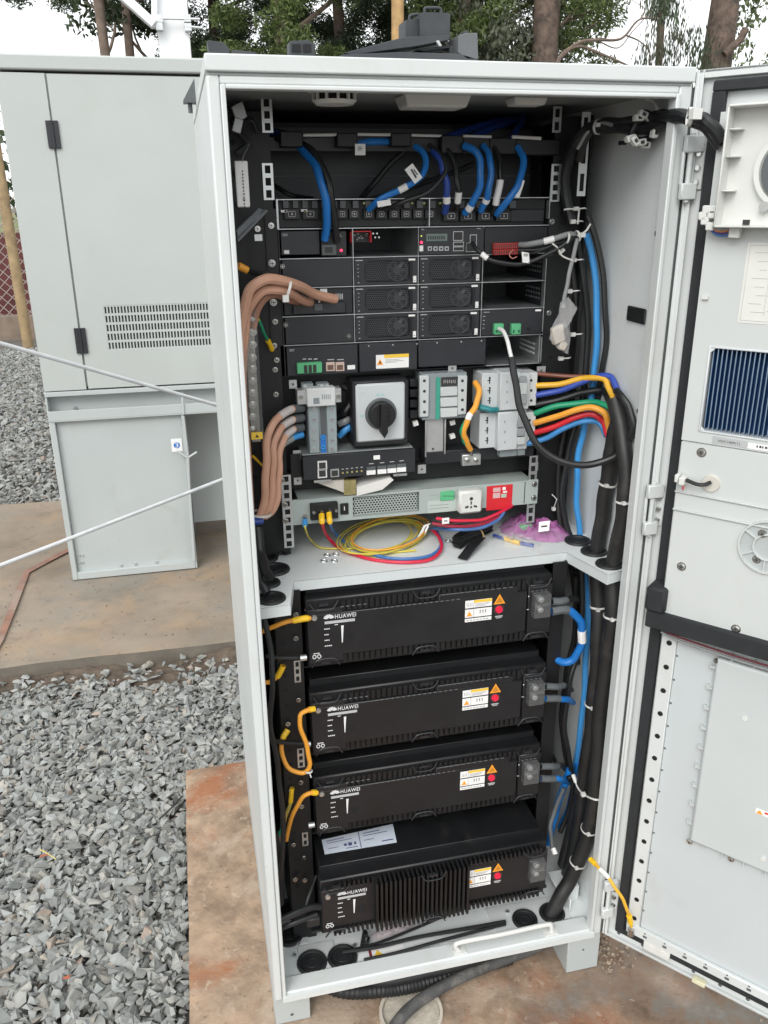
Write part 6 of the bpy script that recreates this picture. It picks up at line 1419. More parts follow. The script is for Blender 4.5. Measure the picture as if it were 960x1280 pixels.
# label sheet on top of the fourth battery
a = [PZ(u, v, .232) for u, v in ((402, 1051), (491, 1031), (496, 1052), (405, 1067))]
zt = B4Z+.126+.0106
pz = [PZ(u, v, zt) for u, v in ((402, 1050), (491, 1030), (496, 1053), (406, 1068))]
ls = tag(MB().pxy([(p_[0], p_[1]) for p_ in (pz[3], pz[2], pz[1], pz[0])], zt, zt+.0004).build('label_sheet', mat('sheet_blue_white', (.55, .60, .68), .35, var=.05), smooth=0, org=tuple(pz[3])), 'pale bluish printed label sheet lying on top of the bottom finned battery', 'label')
b = MB(); P0, P1, P2, P3 = [np.array([p_[0], p_[1]]) for p_ in (pz[3], pz[2], pz[1], pz[0])]
def sq(s, t): return (P0*(1-s)+P1*s)*(1-t)+(P3*(1-s)+P2*s)*t
for (s0, s1, t0_, t1_) in ((.50, .51, .02, .98), (.06, .30, .80, .84), (.06, .40, .66, .69), (.56, .80, .80, .84), (.56, .9, .66, .69), (.28, .32, .30, .44), (.34, .39, .26, .46), (.42, .45, .28, .44), (.80, .96, .16, .22), (.56, .70, .4, .43), (.06, .2, .3, .33), (.30, .46, .12, .16)):
    b.pxy([tuple(sq(s0, t0_)), tuple(sq(s1, t0_)), tuple(sq(s1, t1_)), tuple(sq(s0, t1_))], zt+.0005, zt+.0007)
b.build('print_mark', mat('print_navy', (.08, .10, .20), .5), ls, smooth=0)
# ================================================================== CABLES
GT = 'power cables plugged into the top outlet strip'
def pulls(pts): return [(u, v, y) for (u, v, y) in pts]
wt = [(0, 0, 0)]
def tg(a, b_, k=1.12, m=None): return (a, b_, m or white, 'white_sleeve', k)
cable('power_cable', 'bright blue cable dropping from the top left clip to the module with the red lamp', [(300, 160, .38), (325, 164, .37), (352, 172, .352), (366, 178, .345), (380, 188, .325), (396, 212, .295), (406, 245, .285), (409, 275, .295), (406, 300, .308)], .0062, bluec, GT)
cable('power_cable', 'black cable running beside the bright blue one down to the red lamp module', [(310, 158, .39), (350, 166, .36), (372, 176, .35), (386, 186, .32), (402, 206, .30), (413, 240, .288), (418, 275, .296), (421, 302, .31)], .0056, blkc, GT)
cable('power_cable', 'dark cable sagging from the left slotted rail to the strip corner', [(338, 228, .40), (352, 238, .38), (372, 246, .37), (392, 249, .34)], .0038, blkc, GT)
cable('power_cable', 'blue cable curling back left under the clips, nearest its white square flag', [(519, 183, .31), (529, 191, .295), (532, 210, .285), (520, 226, .28), (498, 238, .285), (474, 250, .29), (461, 262, .31)], .0048, bluec, GT, tags=(tg(.60, .68),))
b = MB(); q = PY(517, 217, .272); b.obox(q, (.008, 0, -.010), (0, .0006, 0), (.006, 0, .0045)); fl_ = tag(b.build('cable_flag', white, smooth=0, org=tuple(q)), 'white printed flag tag on the curled blue cable', 'cable tag'); b = MB(); b.obox(q+np.array([0, -.001, 0]), (.004, 0, -.006), (0, .0002, 0), (.001, 0, .0008)); b.obox(q+np.array([.003, -.001, .002]), (.003, 0, -.004), (0, .0002, 0), (.0006, 0, .0005)); b.build('print_mark', ink, fl_, smooth=0)
b = MB(); q = PY(480, 254, .284); b.obox(q, (.0105, 0, .0015), (0, .0006, 0), (-.0008, 0, .0042)); tag(b.build('cable_flag', white, smooth=0, org=tuple(q)), 'long white flag tag lying over the outlets below the curled blue cable', 'cable tag')
cable('power_cable', 'thin black cable looping low beside the curled blue one', [(536, 181, .32), (553, 196, .30), (556, 216, .29), (535, 240, .285), (505, 252, .29), (480, 262, .31)], .0036, blkc, GT)
cable('power_cable', 'dark blue cable arching down to the first socket right of the divider', [(541, 188, .315), (551, 202, .30), (557, 225, .295), (559, 248, .298), (556, 266, .312)], .0054, blued, GT, tags=(tg(.74, .84),))
cable('power_cable', 'black cable with a white end sleeve beside the dark blue one', [(553, 180, .325), (566, 198, .31), (571, 222, .30), (573, 243, .30), (571, 262, .315)], .0044, blkc, GT, tags=(tg(.72, .90, 1.25),))
cable('power_cable', 'blue cable bulging to the second socket right of the divider', [(580, 182, .31), (595, 190, .295), (601, 212, .288), (598, 238, .29), (588, 258, .30), (581, 267, .312)], .0056, bluec, GT, tags=(tg(.78, .88),))
cable('power_cable', 'blue cable bending to the third socket right of the divider', [(604, 182, .31), (612, 196, .295), (613, 222, .288), (609, 246, .292), (601, 264, .31)], .0052, bluec, GT, tags=(tg(.80, .87),))
cable('power_cable', 'black cable with a long white sleeve left of the outermost blue cable', [(616, 182, .32), (624, 200, .305), (625, 222, .298), (621, 250, .30), (616, 266, .315)], .0044, blkc, GT, tags=(tg(.56, .84, 1.3),))
cable('power_cable', 'outermost blue cable sweeping from the right clip to the last socket', [(647, 184, .315), (654, 198, .30), (651, 222, .29), (640, 244, .288), (627, 260, .30), (621, 268, .312)], .0056, bluec, GT)
b = MB(); q = PY(650, 236, .285); b.obox(q, (.0034, 0, -.0005), (0, .0006, 0), (.004, 0, .0125)); tag(b.build('cable_flag', white, smooth=0, org=tuple(q)), 'tilted long white flag tag on the outermost blue cable', 'cable tag')
cable('power_cable', 'black cable crossing diagonally behind the clips from centre to lower left', [(512, 183, .36), (490, 203, .37), (465, 232, .37), (450, 250, .35)], .0046, blkc, GT)
cable('power_cable', 'black cable running low and diagonal behind the blue arches', [(592, 205, .37), (560, 218, .37), (520, 232, .36), (475, 246, .35), (440, 256, .33)], .0042, blkc, GT)
for i, pts in enumerate(([(556, 173, .39), (590, 160, .42), (622, 152, .45), (650, 149, .48)], [(590, 172, .38), (615, 160, .41), (640, 152, .45), (655, 148, .5)], [(640, 175, .37), (646, 162, .40), (654, 150, .44), (650, 140, .48)])):
    cable('power_cable', ('shaded blue cable rising behind the clip bar, lowest and longest of three', 'shaded blue cable rising behind the clip bar, middle of the three', 'shaded blue cable standing almost upright behind the right clips')[i], pts, .0055, blued, GT)
for i, pts in enumerate(([(300, 155, .40), (330, 160, .38), (352, 170, .34)], [(300, 172, .38), (326, 172, .36), (352, 174, .33)], [(446, 178, .34), (468, 177, .335), (490, 177, .335)])):
    cable('power_cable', ('dark blue cable at the top left corner above the tag', 'black cable entering the first clip from the left', 'short blue cable run between the second and third clips')[i], pts, .0052, (blued, blkc, bluec)[i], GT)
# left top corner junk
cb = thing('cable_bundle', 'bundle of black leads with grey connectors in the top left corner', 'cable bundle', PY(303, 160, .25)); b = MB(); b.tube(cpath([(293, 135, .30), (303, 140, .29), (300, 165, .28), (310, 180, .28), (296, 192, .28)]), .005, 8); b.tube(cpath([(290, 150, .30), (298, 158, .29), (314, 150, .30), (322, 165, .30)]), .004, 8); b.build('lead', blkc, cb)
b = MB(); b.obox(PY(299, 140, .275), (.008, 0, .004), (0, .004, 0), (-.003, 0, .010)); b.obox(PY(297, 157, .27), (.006, 0, -.002), (0, .004, 0), (.003, 0, .009)); b.build('connector', alu, cb, bevel=.001)
# white hanging tag
x0, x1, z0_, z1_ = RB(294, 201, 312, 259, .20); tgw = thing('hanging_tag', 'long white printed plastic tag hanging inside the left edge of the opening', 'tag', ((x0+x1)/2, .2, z1_)); o = MB().box(x0-.001, x1+.001, .2, .2025, z0_, z1_).build('tag_plate', white, tgw, bevel=.002)
b = MB(); xm = x0+(x1-x0)*.55
for i in range(13): zz = z1_-.012-i*.0042; b.box(xm-.0006, xm+.0009+.0004*(i % 2), .1994, .1998, zz-.0022, zz)
b.ring((xm, .1995, z0_+.010), (0, 1, 0), .0015, .0003, 10, 4); b.build('print_mark', ink, o, smooth=0); b = MB(); b.tube(cpath([(303, 203, .20), (304, 196, .21), (308, 188, .23), (311, 181, .25)]), .0008, 6); b.build('string', greyc, tgw)
# grey angled cover at left
b = MB(); p_ = [PY(u, v, y_) for u, v, y_ in ((296, 287, .20), (323, 260, .25), (336, 263, .25), (298, 303, .20))]; k_ = [q+np.array([0, .012, .0]) for q in p_]
b._add(p_+k_, [(0, 1, 2, 3), (7, 6, 5, 4)]+[(i, i+4, (i+1) % 4+4, (i+1) % 4) for i in range(4)]); gc_ = tag(b.build('deflector_strip', mat('deflector_grey', (.16, .17, .18), .45), bevel=.001, org=tuple(p_[0])), 'dark grey angled sheet strip jutting from the left post below the white tag', 'metal strip')
b = MB(); b.tube([p_[0]*.35+p_[3]*.65+np.array([0, -.001, 0]), p_[1]*.35+p_[2]*.65+np.array([0, -.001, 0])], .0012, 6); b.build('fold_line', dgrey, gc_)
# left small: yellow lug, blue bit
b = MB(); b.cyl(PY(298, 332, .22), PY(309, 338, .225), .0055, n=14); yl = b; yo = thing('lugged_cable', 'short black cable with orange yellow lug sleeve at the left post', 'cable', PY(309, 338, .22)); yl.build('lug_sleeve', ycab2, yo); b = MB(); b.tube(cpath([(309, 338, .225), (322, 342, .25), (336, 343, .30)]), .004, 8); b.build('lead', blkc, yo)
# tan cables
GTn = 'tan cables looping along the left side'
cable('tan_cable', 'upper tan cable arching from the left side into the terminal module', [(303, 640, .25), (300, 560, .235), (299, 470, .225), (303, 400, .21), (311, 366, .20), (326, 351, .20), (350, 350, .215), (375, 358, .25), (395, 368, .29), (419, 374, .317)], .0076, tan, GTn, n=7)
cable('tan_cable', 'second tan cable just under the upper arch, ending on the same module', [(313, 640, .26), (308, 560, .245), (303, 470, .235), (307, 405, .225), (316, 376, .215), (335, 362, .215), (358, 365, .235), (378, 375, .29), (388, 378, .317)], .0070, tan, GTn, n=7)
tl = cable('tan_cable', 'short tan cable ending under the cable tie at the terminal module', [(316, 410, .24), (323, 382, .235), (340, 368, .24), (362, 374, .27), (372, 377, .31)], .0062, mat('tan_cable_dark', (.36, .18, .12), .45, var=.1), GTn)
tie_ = MB(); q = PY(360, 362, .226); tie_.ring(q, (1, 0, -.35), .0135, .0016, 20, 6, sq=1.4); tie_.obox(PY(357, 373, .215), (.0045, 0, 0), (0, .004, 0), (0, 0, .005)); tag(tie_.build('cable_tie', tie, org=tuple(q)), 'white cable tie round the tan cables near the terminal module', 'cable tie')
for i, (pts, lab) in enumerate((([(378, 510, .305), (364, 512, .285), (348, 522, .265), (336, 540, .25), (333, 570, .245), (332, 602, .245), (330, 630, .25), (325, 645, .25)], 'uppermost of three tan cables bending left and down from the terminal tower'),
    ([(378, 522, .305), (365, 525, .29), (352, 534, .275), (343, 552, .262), (341, 580, .256), (340, 610, .255), (336, 636, .255), (327, 646, .255)], 'middle of three tan cables bending left and down from the terminal tower'),
    ([(378, 534, .308), (366, 537, .295), (356, 546, .285), (350, 562, .275), (348, 590, .268), (347, 615, .265), (342, 636, .262), (330, 646, .26)], 'lowest of three tan cables bending left and down from the terminal tower'))):
    cable('tan_cable', lab, pts, .0064, tan, GTn, tags=((0.0, .13, dgrey, 'black_sleeve', 1.12), (.16, .27, mat('tag_worn_white', (.50, .46, .44), .5), 'worn_sleeve', 1.06)))
cable('blue_cable', 'blue cable with grey sleeve under the three tan cables at the terminal tower', [(378, 543, .31), (366, 547, .30), (356, 553, .29), (349, 560, .285), (344, 575, .28)], .0058, bluel, None, tags=((.30, .75, greyc, 'grey_sleeve', 1.1),))
cable('blue_cable', 'short light blue cable with grey sleeve behind the rotary switch', [(424, 545, .33), (432, 538, .325), (440, 531, .33), (446, 527, .345)], .0058, bluel, None)
b = MB(); b.tube(cpath([(424, 530, .33), (433, 526, .325), (442, 520, .34)]), .0060, 8); b.build('x', greyc) and None
o = bpy.data.objects['x']; o.name = 'sleeved_lead'; tag(o, 'pale grey sleeved lead between terminal tower and rotary switch', 'cable')
cable('black_lead', 'thick black lead emerging beside the terminal tower top', [(424, 518, .335), (432, 514, .325), (440, 500, .33), (436, 488, .345), (428, 482, .35)], .0064, blkc)
tie_ = MB(); q = PY(326, 642, .247); tie_.ring(q, (.1, 0, 1), .0165, .0016, 20, 6, sq=1.4); tag(tie_.build('cable_tie', tie, org=tuple(q)), 'white cable tie gathering the tan cables at the bottom of their loop', 'cable tie')
cable('blue_cable', 'stub of blue cable below the gathered tan cables at the left edge', [(303, 650, .25), (315, 652, .25), (328, 650, .255)], .0070, blued)
cable('earth_wire', 'thin green and yellow earth wire from the tan arch down to the left post bolt', [(311, 373, .23), (317, 386, .24), (325, 405, .26), (333, 422, .29), (340, 437, .312)], .0024, mat('earth_yellow', (.55, .42, .05), .4), None, tags=((.45, .8, gcab, 'green_stripe', 1.05), (.84, 1.0, ylug, 'yellow_lug', 1.8)))
cable('earth_wire', 'thin yellow wire slanting behind the lower tan cables', [(316, 570, .26), (322, 576, .27), (332, 586, .29)], .0022, ylug)
# earth bar at left under clear cover
eb = thing('earth_bar', 'vertical earth bar with a column of bolts under a clear cover at the left side', 'earth bar', PY(316, 550, .24)); x0, x1, z0_, z1_ = RB(308, 384, 324, 552, .24); x0 = PY(310, 470, .24)[0]; x1 = PY(321, 470, .24)[0]
MB().box(x0, x1, .24, .246, z0_, z1_).build('bar', mat('bar_metal', (.34, .33, .30), .35, .8, var=.15), eb)
for i, v in enumerate((398, 415, 431, 447, 461, 476, 491, 506, 521, 537)):
    q = PY(316, v, .24); b = MB(); b.cyl((q[0], .24, q[2]), (q[0], .2385, q[2]), .0062, n=14); b.cyl((q[0], .2385, q[2]), (q[0], .233, q[2]), .0048, n=6); b.cyl((q[0], .233, q[2]), (q[0], .230, q[2]), .0028, n=10); b.build('bolt', chrome, eb)
MB().box(x0-.004, x1+.004, .224, .225, z0_+.008, z1_).build('clear_cover', glassm, eb); x0_, x1_, a_, c_ = RB(311, 541, 323, 549, .223); o = MB().box(x0-.002, x1+.002, .2228, .2238, a_, c_).build('yellow_label', yell, eb); b = MB(); tri(b, (x0+x1)/2, (a_+c_)/2, .006, .005, .2226); b.build('warning_mark', ink, o, smooth=0)
# signal leads at right: fan of grey / black leads to the knot
GS_ = 'signal leads gathered at the right post'
cable('signal_lead', 'thick grey signal lead with a white sleeve running right from the red terminals', [(650, 306, .305), (665, 305, .285), (690, 299, .27), (712, 293, .265), (722, 295, .27)], .0046, greyc, GS_, tags=(tg(.42, .56, 1.2), ))
cable('signal_lead', 'black lead leaving the controller port and sagging to the knot at the right', [(590, 303, .300), (597, 313, .285), (612, 324, .275), (635, 330, .268), (660, 328, .265), (690, 315, .262), (712, 300, .262), (720, 296, .266)], .0036, blkc, GS_, tags=(tg(.20, .27, 1.3),))
for i, pts in enumerate(([(648, 316, .305), (668, 316, .285), (692, 306, .272), (716, 298, .27)], [(648, 313, .305), (672, 312, .288), (698, 303, .275), (718, 297, .27)], [(652, 326, .295), (675, 322, .28), (700, 310, .27), (718, 299, .27)], [(680, 322, .28), (698, 316, .272), (710, 306, .27), (719, 299, .27)])):
    cable('signal_lead', ('thin black lead from the lower red terminals', 'thin dark lead between the two thicker signal leads', 'thin black lead passing behind the white printed flag', 'short thin black lead curling up to the knot')[i], pts, .0020+.0004*(i % 2), blkc, GS_, tags=(tg(.35, .5, 1.8),) if i in (3,) else ())
b = MB(); q = PY(657, 322, .262); b.obox(q, (.0062, 0, -.001), (0, .0005, 0), (-.0012, 0, .0082)); fl_ = tag(b.build('cable_flag', white, smooth=0, org=tuple(q)), 'white printed flag tag on the sagging signal leads under the red terminals', 'cable tag'); b = MB()
for i in range(4): b.obox(q+np.array([-.003+.002*i, -.0009, .004]), (.0004, 0, 0), (0, .0002, 0), (0, 0, .0022))
b.build('print_mark', ink, fl_, smooth=0)
cable('red_loop', 'tiny pale red wire loop at the red terminals', [(641, 312, .30), (637, 318, .292), (640, 323, .29), (646, 321, .292)], .0009, mat('pinkish_wire', (.6, .25, .2), .4), GS_)
kn = MB(); q = PY(722, 295, .262); kn.ring(q, (1, 0, .3), .0085, .0015, 18, 6, sq=1.3); kn.obox(q+np.array([.004, -.008, .002]), (.004, 0, 0), (0, .004, 0), (0, 0, .0035)); kn.ring(PY(708, 298, .265), (1, 0, -.2), .0095, .0014, 18, 6, sq=1.3); kn.tube(cpath([(722, 295, .255), (732, 289, .25), (738, 280, .25)]), .0016, 6); kn.tube(cpath([(690, 304, .262), (697, 310, .26), (703, 320, .26), (717, 326, .26)]), .0014, 6)
tag(kn.build('cable_tie', tie, org=tuple(q)), 'knot of white cable ties gathering the signal leads at the right post', 'cable tie')
cable('signal_lead', 'stiff grey lead hanging from the knot down to the plastic bag', [(722, 298, .262), (717, 318, .262), (711, 345, .262), (706, 370, .262), (704, 385, .262)], .0034, greyc, GS_)
# clear bag
def bag(name, label, pts, y, m, depth=.02, seed=1, cat='bag', extra=None):
    r = np.random.default_rng(seed); P_ = [PY(u, v, y) for u, v in pts]; c = sum(P_)/len(P_); n = len(P_); b = MB(); vs = []; fs = []
    rings = [1, .82, .55, .25]
    for side in (-1, 1):
        base = len(vs)
        for k, s in enumerate(rings):
            for q in P_: vs.append(c+(q-c)*s*(1+r.uniform(-.05, .05))+np.array([0, side*depth*(1-s**2)*r.uniform(.5, 1.1), 0]))
        vs.append(c+np.array([0, side*depth, 0])); ci = len(vs)-1
        for k in range(3):
            for i in range(n): fs.append((base+k*n+i, base+k*n+(i+1) % n, base+(k+1)*n+(i+1) % n, base+(k+1)*n+i))
        for i in range(n): fs.append((base+3*n+i, base+3*n+(i+1) % n, ci))
    b._add(vs, fs); return tag(b.build(name, m, smooth=50, org=tuple(P_[0])), label, cat)
cb = bag('plastic_bag', 'small clear plastic bag of pale parts hanging on the right post', [(700, 378), (710, 372), (722, 385), (716, 395), (712, 405), (713, 425), (710, 443), (698, 436), (686, 424), (690, 408), (698, 392)], .262, film, .014, 3)
b = MB(); q = PY(697, 418, .262); b.obox(q, (.010, 0, .004), (0, .006, 0), (-.003, 0, .014)); b.obox(PY(703, 432, .262), (.006, 0, -.003), (0, .005, 0), (.003, 0, .007)); b.build('bag_content', mat('beige_part', (.50, .45, .40), .6, var=.1), cb, bevel=.002)
# wires from the breakers
GB = 'coloured wires from the breakers to the thick black conduit'
for (lab, mm, r_, pts) in (
    ('brown wire, highest of the wires from the breakers to the conduit', brownc, .0040, [(671, 467, .305), (700, 470, .29), (735, 471, .265), (757, 477, .24), (768, 495, .225), (773, 515, .22)]),
    ('yellow wire curving over the top of the wire fan', ycab, .0050, [(670, 482, .30), (700, 480, .28), (730, 473, .255), (752, 473, .23), (762, 486, .215), (768, 506, .212), (770, 522, .214)]),
    ('deep blue wire curving over the top of the wire fan', mat('royal_blue', (.03, .07, .36), .4), .0052, [(670, 494, .30), (700, 488, .28), (730, 477, .255), (755, 469, .23), (768, 478, .212), (774, 497, .208), (776, 520, .212)]),
    ('black wire between the deep blue and the green wires', blkc, .0058, [(668, 506, .305), (700, 499, .29), (730, 490, .27), (752, 488, .25), (762, 500, .235), (768, 520, .23)]),
    ('green wire running to the right in the middle of the wire fan', gcab, .0054, [(668, 517, .30), (695, 508, .28), (725, 504, .26), (750, 504, .235), (764, 512, .222), (770, 528, .222)]),
    ('orange wire bending down sharply at the right end of the wire fan', ycab2, .0054, [(668, 529, .295), (695, 521, .27), (722, 512, .245), (745, 510, .225), (757, 520, .215), (762, 536, .215), (764, 552, .22)]),
    ('red wire under the orange wire in the wire fan', mat('wire_red', (.60, .02, .03), .4), .0052, [(668, 541, .30), (692, 534, .278), (718, 522, .258), (742, 518, .24), (754, 528, .232), (760, 545, .232)]),
    ('light blue wire, lowest of the wires from the breakers to the conduit', mat('sky_blue', (.04, .22, .50), .4), .0048, [(655, 556, .30), (682, 548, .285), (706, 535, .268), (732, 526, .25), (750, 530, .24), (758, 545, .236)])):
    cable('breaker_wire', lab, pts, r_, mm, GB)
lc_ = cable('looped_cable', 'thick black cable looping from the green plug round to the conduit', [(639, 446, .252), (641, 458, .248), (645, 482, .238), (652, 515, .225), (668, 550, .205), (692, 573, .19), (725, 581, .175), (757, 576, .165), (780, 560, .150), (791, 536, .146), (788, 515, .152), (779, 498, .165), (770, 488, .185)], .0060, blkc, None, n=8)
MB().tube(cpath([(624, 411, .305), (629, 414, .290), (634, 425, .270), (637, 438, .258), (640, 450, .251)], 6), .0034, 8).build('white_lead', whitec, lc_)
cable('earth_wire', 'yellow and green wire dropping in an s curve to the earth stud', [(594, 478, .31), (599, 490, .29), (594, 508, .283), (586, 522, .28), (580, 538, .282), (583, 552, .288), (588, 562, .296)], .0050, ycab2, None, tags=((.44, .54, white, 'white_sleeve', 1.12),))
cable('earth_wire', 'green band wire lying against the lower part of the yellow s curve', [(585, 523, .283), (578.5, 535, .283), (579, 548, .287), (584, 556, .292)], .0042, gcab)
cable('earth_wire', 'green wire link between the fuse block and the lower breaker', [(597, 505, .30), (603, 510, .29), (614, 512, .285), (625, 512, .295)], .0050, mat('teal_wire', (.02, .20, .22), .4))
# vertical runs on the right
GV = 'cables running down the right side'
vr = [('blue cable bowing out against the right wall beside the big black conduits', bluel, .0056, [(733, 292, .30), (742, 330, .29), (746, 380, .28), (745, 440, .275), (740, 490, .275), (731, 530, .28), (723, 570, .285), (721, 620, .285), (724, 660, .28), (728, 690, .275), (733, 740, .29), (735, 790, .30)], 9),
      ('outer black cable bowing along the right wall', blkc, .0050, [(735, 270, .29), (748, 310, .275), (756, 370, .26), (757, 430, .26), (750, 480, .27), (742, 520, .28)], 8),
      ('black cable close to the blue one, left of it, running the whole upper section', blkc, .0058, [(722, 300, .31), (730, 350, .30), (735, 420, .295), (728, 500, .295), (712, 560, .30), (703, 610, .30), (706, 650, .295), (718, 685, .28), (726, 730, .28), (727, 800, .285)], 8),
      ('second black cable left of the blue one, slightly thinner', blkd, .0050, [(715, 330, .32), (722, 400, .31), (718, 480, .31), (704, 550, .315), (697, 610, .315), (702, 660, .30), (712, 690, .29), (720, 760, .29), (722, 830, .30)], 8),
      ('thin black cable hugging the right rack post', blkd, .0042, [(705, 250, .33), (712, 330, .325), (714, 420, .325), (706, 520, .325), (692, 600, .33), (694, 640, .33)], 8),
      ('short blue cable stub showing behind the black cables above the shelf', bluec, .0044, [(703, 600, .34), (700, 640, .34), (703, 672, .34)], 8)]
for (lab, mm, r_, pts, n_) in vr: cable('vertical_cable', lab, pts, r_, mm, GV, n=n_)
frame('shell')
for (lab, mm, r_, pts) in (('black cable tucked behind the wire fan at the right post', blkc, .0052, [(728, 300, .30), (738, 360, .29), (741, 430, .28), (735, 490, .285), (722, 540, .29), (712, 600, .29), (714, 650, .285), (722, 688, .275)]),
    ('black cable bending under the big loop towards the shelf corner', blkd, .0048, [(700, 560, .29), (712, 600, .27), (716, 640, .26), (725, 672, .25)]),
    ('slender black cable crossing from the right post to the blue vertical cable', blkc, .0032, [(694, 570, .31), (700, 590, .30), (708, 622, .29), (712, 655, .28)]),
    ('black cable close against the rack post beside the breakers', blkc, .0050, [(700, 445, .32), (704, 480, .315), (700, 540, .315), (688, 590, .32), (684, 640, .33)])):
    cable('vertical_cable', lab, pts, r_, mm, GV)
for (lab, mm, r_, pts) in (('black cable falling straight behind the blue strip below the shelf', blkc, .0056, [(722, 700, .27), (723, 780, .27), (718, 860, .275), (716, 930, .27), (718, 1000, .26), (708, 1050, .255), (696, 1080, .25)]),
    ('curled black lead behind the third battery boots', blkc, .0040, [(684, 935, .23), (694, 950, .225), (706, 955, .22), (716, 968, .215), (714, 990, .215), (704, 1010, .22)]),
    ('thin grey lead bowing between the conduits below the shelf', greyc, .0020, [(772, 790, .15), (768, 850, .16), (756, 900, .165), (750, 950, .17)])):
    cable('lower_cable', lab, pts, r_, mm, 'cables below the shelf at the right')
# top right corner bundle
tb_ = 'heavy black cable bundle from the top right corner'
cable('cable_bundle', 'thick black sleeved bundle crossing from the top right corner onto the open door', [(795, 150, .08), (822, 146, .05), (845, 144, -.005), (862, 146, -.03), (880, 150, -.050), (892, 160, -.058), (903, 176, -.062)], .0078, blkc, None, n=8)
cable('cable_bundle', 'second strand of the black bundle hanging lower at the door edge', [(835, 150, .03), (850, 149, -.015), (866, 152, -.035), (885, 164, -.05), (900, 184, -.058)], .0060, blkc)
tie_ = MB(); q = PY(862, 146, -.045); tie_.ring(q, (1, -.4, -.05), .0100, .0020, 20, 6, sq=1.5); tie_.obox(q+np.array([.000, -.013, .002]), (.006, 0, 0), (0, .004, 0), (0, 0, .006)); tag(tie_.build('cable_tie', tie, org=tuple(q)), 'white cable tie round the black bundle at the door hinge', 'cable tie')
cable('cable_bundle', 'black bundle arching from the right post up into the top right corner', [(716, 280, .195), (708, 240, .205), (710, 205, .20), (722, 176, .17), (740, 160, .15), (765, 158, .12), (790, 160, .09), (820, 158, .05), (838, 152, .02)], .0088, blkc, None, ties=(.55,))
cable('cable_bundle', 'upper black strand of the top right arch', [(724, 200, .18), (732, 172, .16), (752, 154, .14), (780, 152, .10), (806, 148, .07), (830, 142, .04)], .0062, blkd)
cable('cable_bundle', 'grey lead following the top right arch', [(722, 186, .165), (735, 165, .15), (752, 154, .13), (765, 156, .11)], .0026, greyc)
cable('cable_bundle', 'coiled black leads hanging below the top right corner', [(800, 148, .075), (790, 168, .08), (800, 176, .075), (815, 172, .06), (822, 158, .05), (812, 144, .06), (798, 142, .07)], .0055, blkc)
cn = thing('connector_cluster', 'cluster of white plug connectors among black leads in the top right corner', 'connector', PY(800, 155, .06))
rr = random.Random(9)
for (u, v) in ((803, 143), (811, 146), (798, 147), (793, 176), (801, 178), (788, 173), (822, 158), (826, 150), (818, 166), (806, 181)):
    b = MB(); a_ = rr.uniform(0, 6); q = PY(u, v, .055+rr.uniform(-.01, .01)); b.obox(q, (.0065*math.cos(a_), 0, .0065*math.sin(a_)), (0, .005, 0), (-.0042*math.sin(a_), 0, .0042*math.cos(a_))); b.build('plug', plastic_w, cn, bevel=.0012)
    b = MB(); b.obox(q+np.array([0, -.0052, 0]), (.0025*math.cos(a_), 0, .0025*math.sin(a_)), (0, .0004, 0), (-.002*math.sin(a_), 0, .002*math.cos(a_))); b.build('plug_hole', ink, cn, smooth=0)
cable('thin_lead', 'thin white lead arching to the ceiling at the top right corner', [(822, 138, .05), (818, 128, .06), (808, 124, .07)], .0022, whitec)
b = MB(); q = PY(774, 179, .105); b.cyl(q, q+np.array([.01, 0, .0005]), .003, n=10); tag(b.build('ferrite', black, org=tuple(q)), 'small black stub on the right wall under the top right cables', 'clip')
frame('rack')
# ties on posts at right
for (u, v, lab) in ((716, 277, 'white cable tie head at the right post level with the outlet strip'), (717, 325, 'white cable tie just under the knot of signal leads on the right post'), (712, 364, 'white cable tie behind the top of the plastic bag'), (716, 418, 'white cable tie right of the plastic bag'), (701, 448, 'white cable tie just below the plastic bag'), (720, 261, 'highest white cable tie on the right post cables')):
    tz = MB(); q = PYc(u, v, .285, .03); tz.obox(q, (.004, 0, 0), (0, .003, 0), (0, 0, .0032)); tz.tube([q+np.array([.003, -.002, 0]), q+np.array([.012, -.006, .001]), q+np.array([.020, .004, .0])], .0012, 6)
    tag(tz.build('cable_tie', tie, org=tuple(q)), lab, 'cable tie')
tz = MB(); tz.tube([PY(705, 262, .285), PY(712, 261, .28), PY(724, 262, .28), PY(722, 280, .28)], .0016, 6); tag(tz.build('cable_tie', tie, org=tuple(PY(712, 261, .28))), 'white tie bent into a hook over the cables above the signal lead knot', 'cable tie')
tz = MB(); q = PY(704, 597, .31); tz.obox(q, (.003, 0, 0), (0, .003, 0), (0, 0, .003)); tag(tz.build('cable_tie', tie, org=tuple(q)), 'tiny white tie head on the right post above the inverter', 'cable tie')
tz = MB(); q = PY(692, 636, .31); tz.obox(q, (.003, 0, 0), (0, .003, 0), (0, 0, .003)); q2 = PY(696, 624, .30); tz.tube([q, q2, PY(690, 618, .31)], .001, 6); tag(tz.build('cable_tie', tie, org=tuple(q)), 'white tie with a curled tail right of the inverter', 'cable tie')
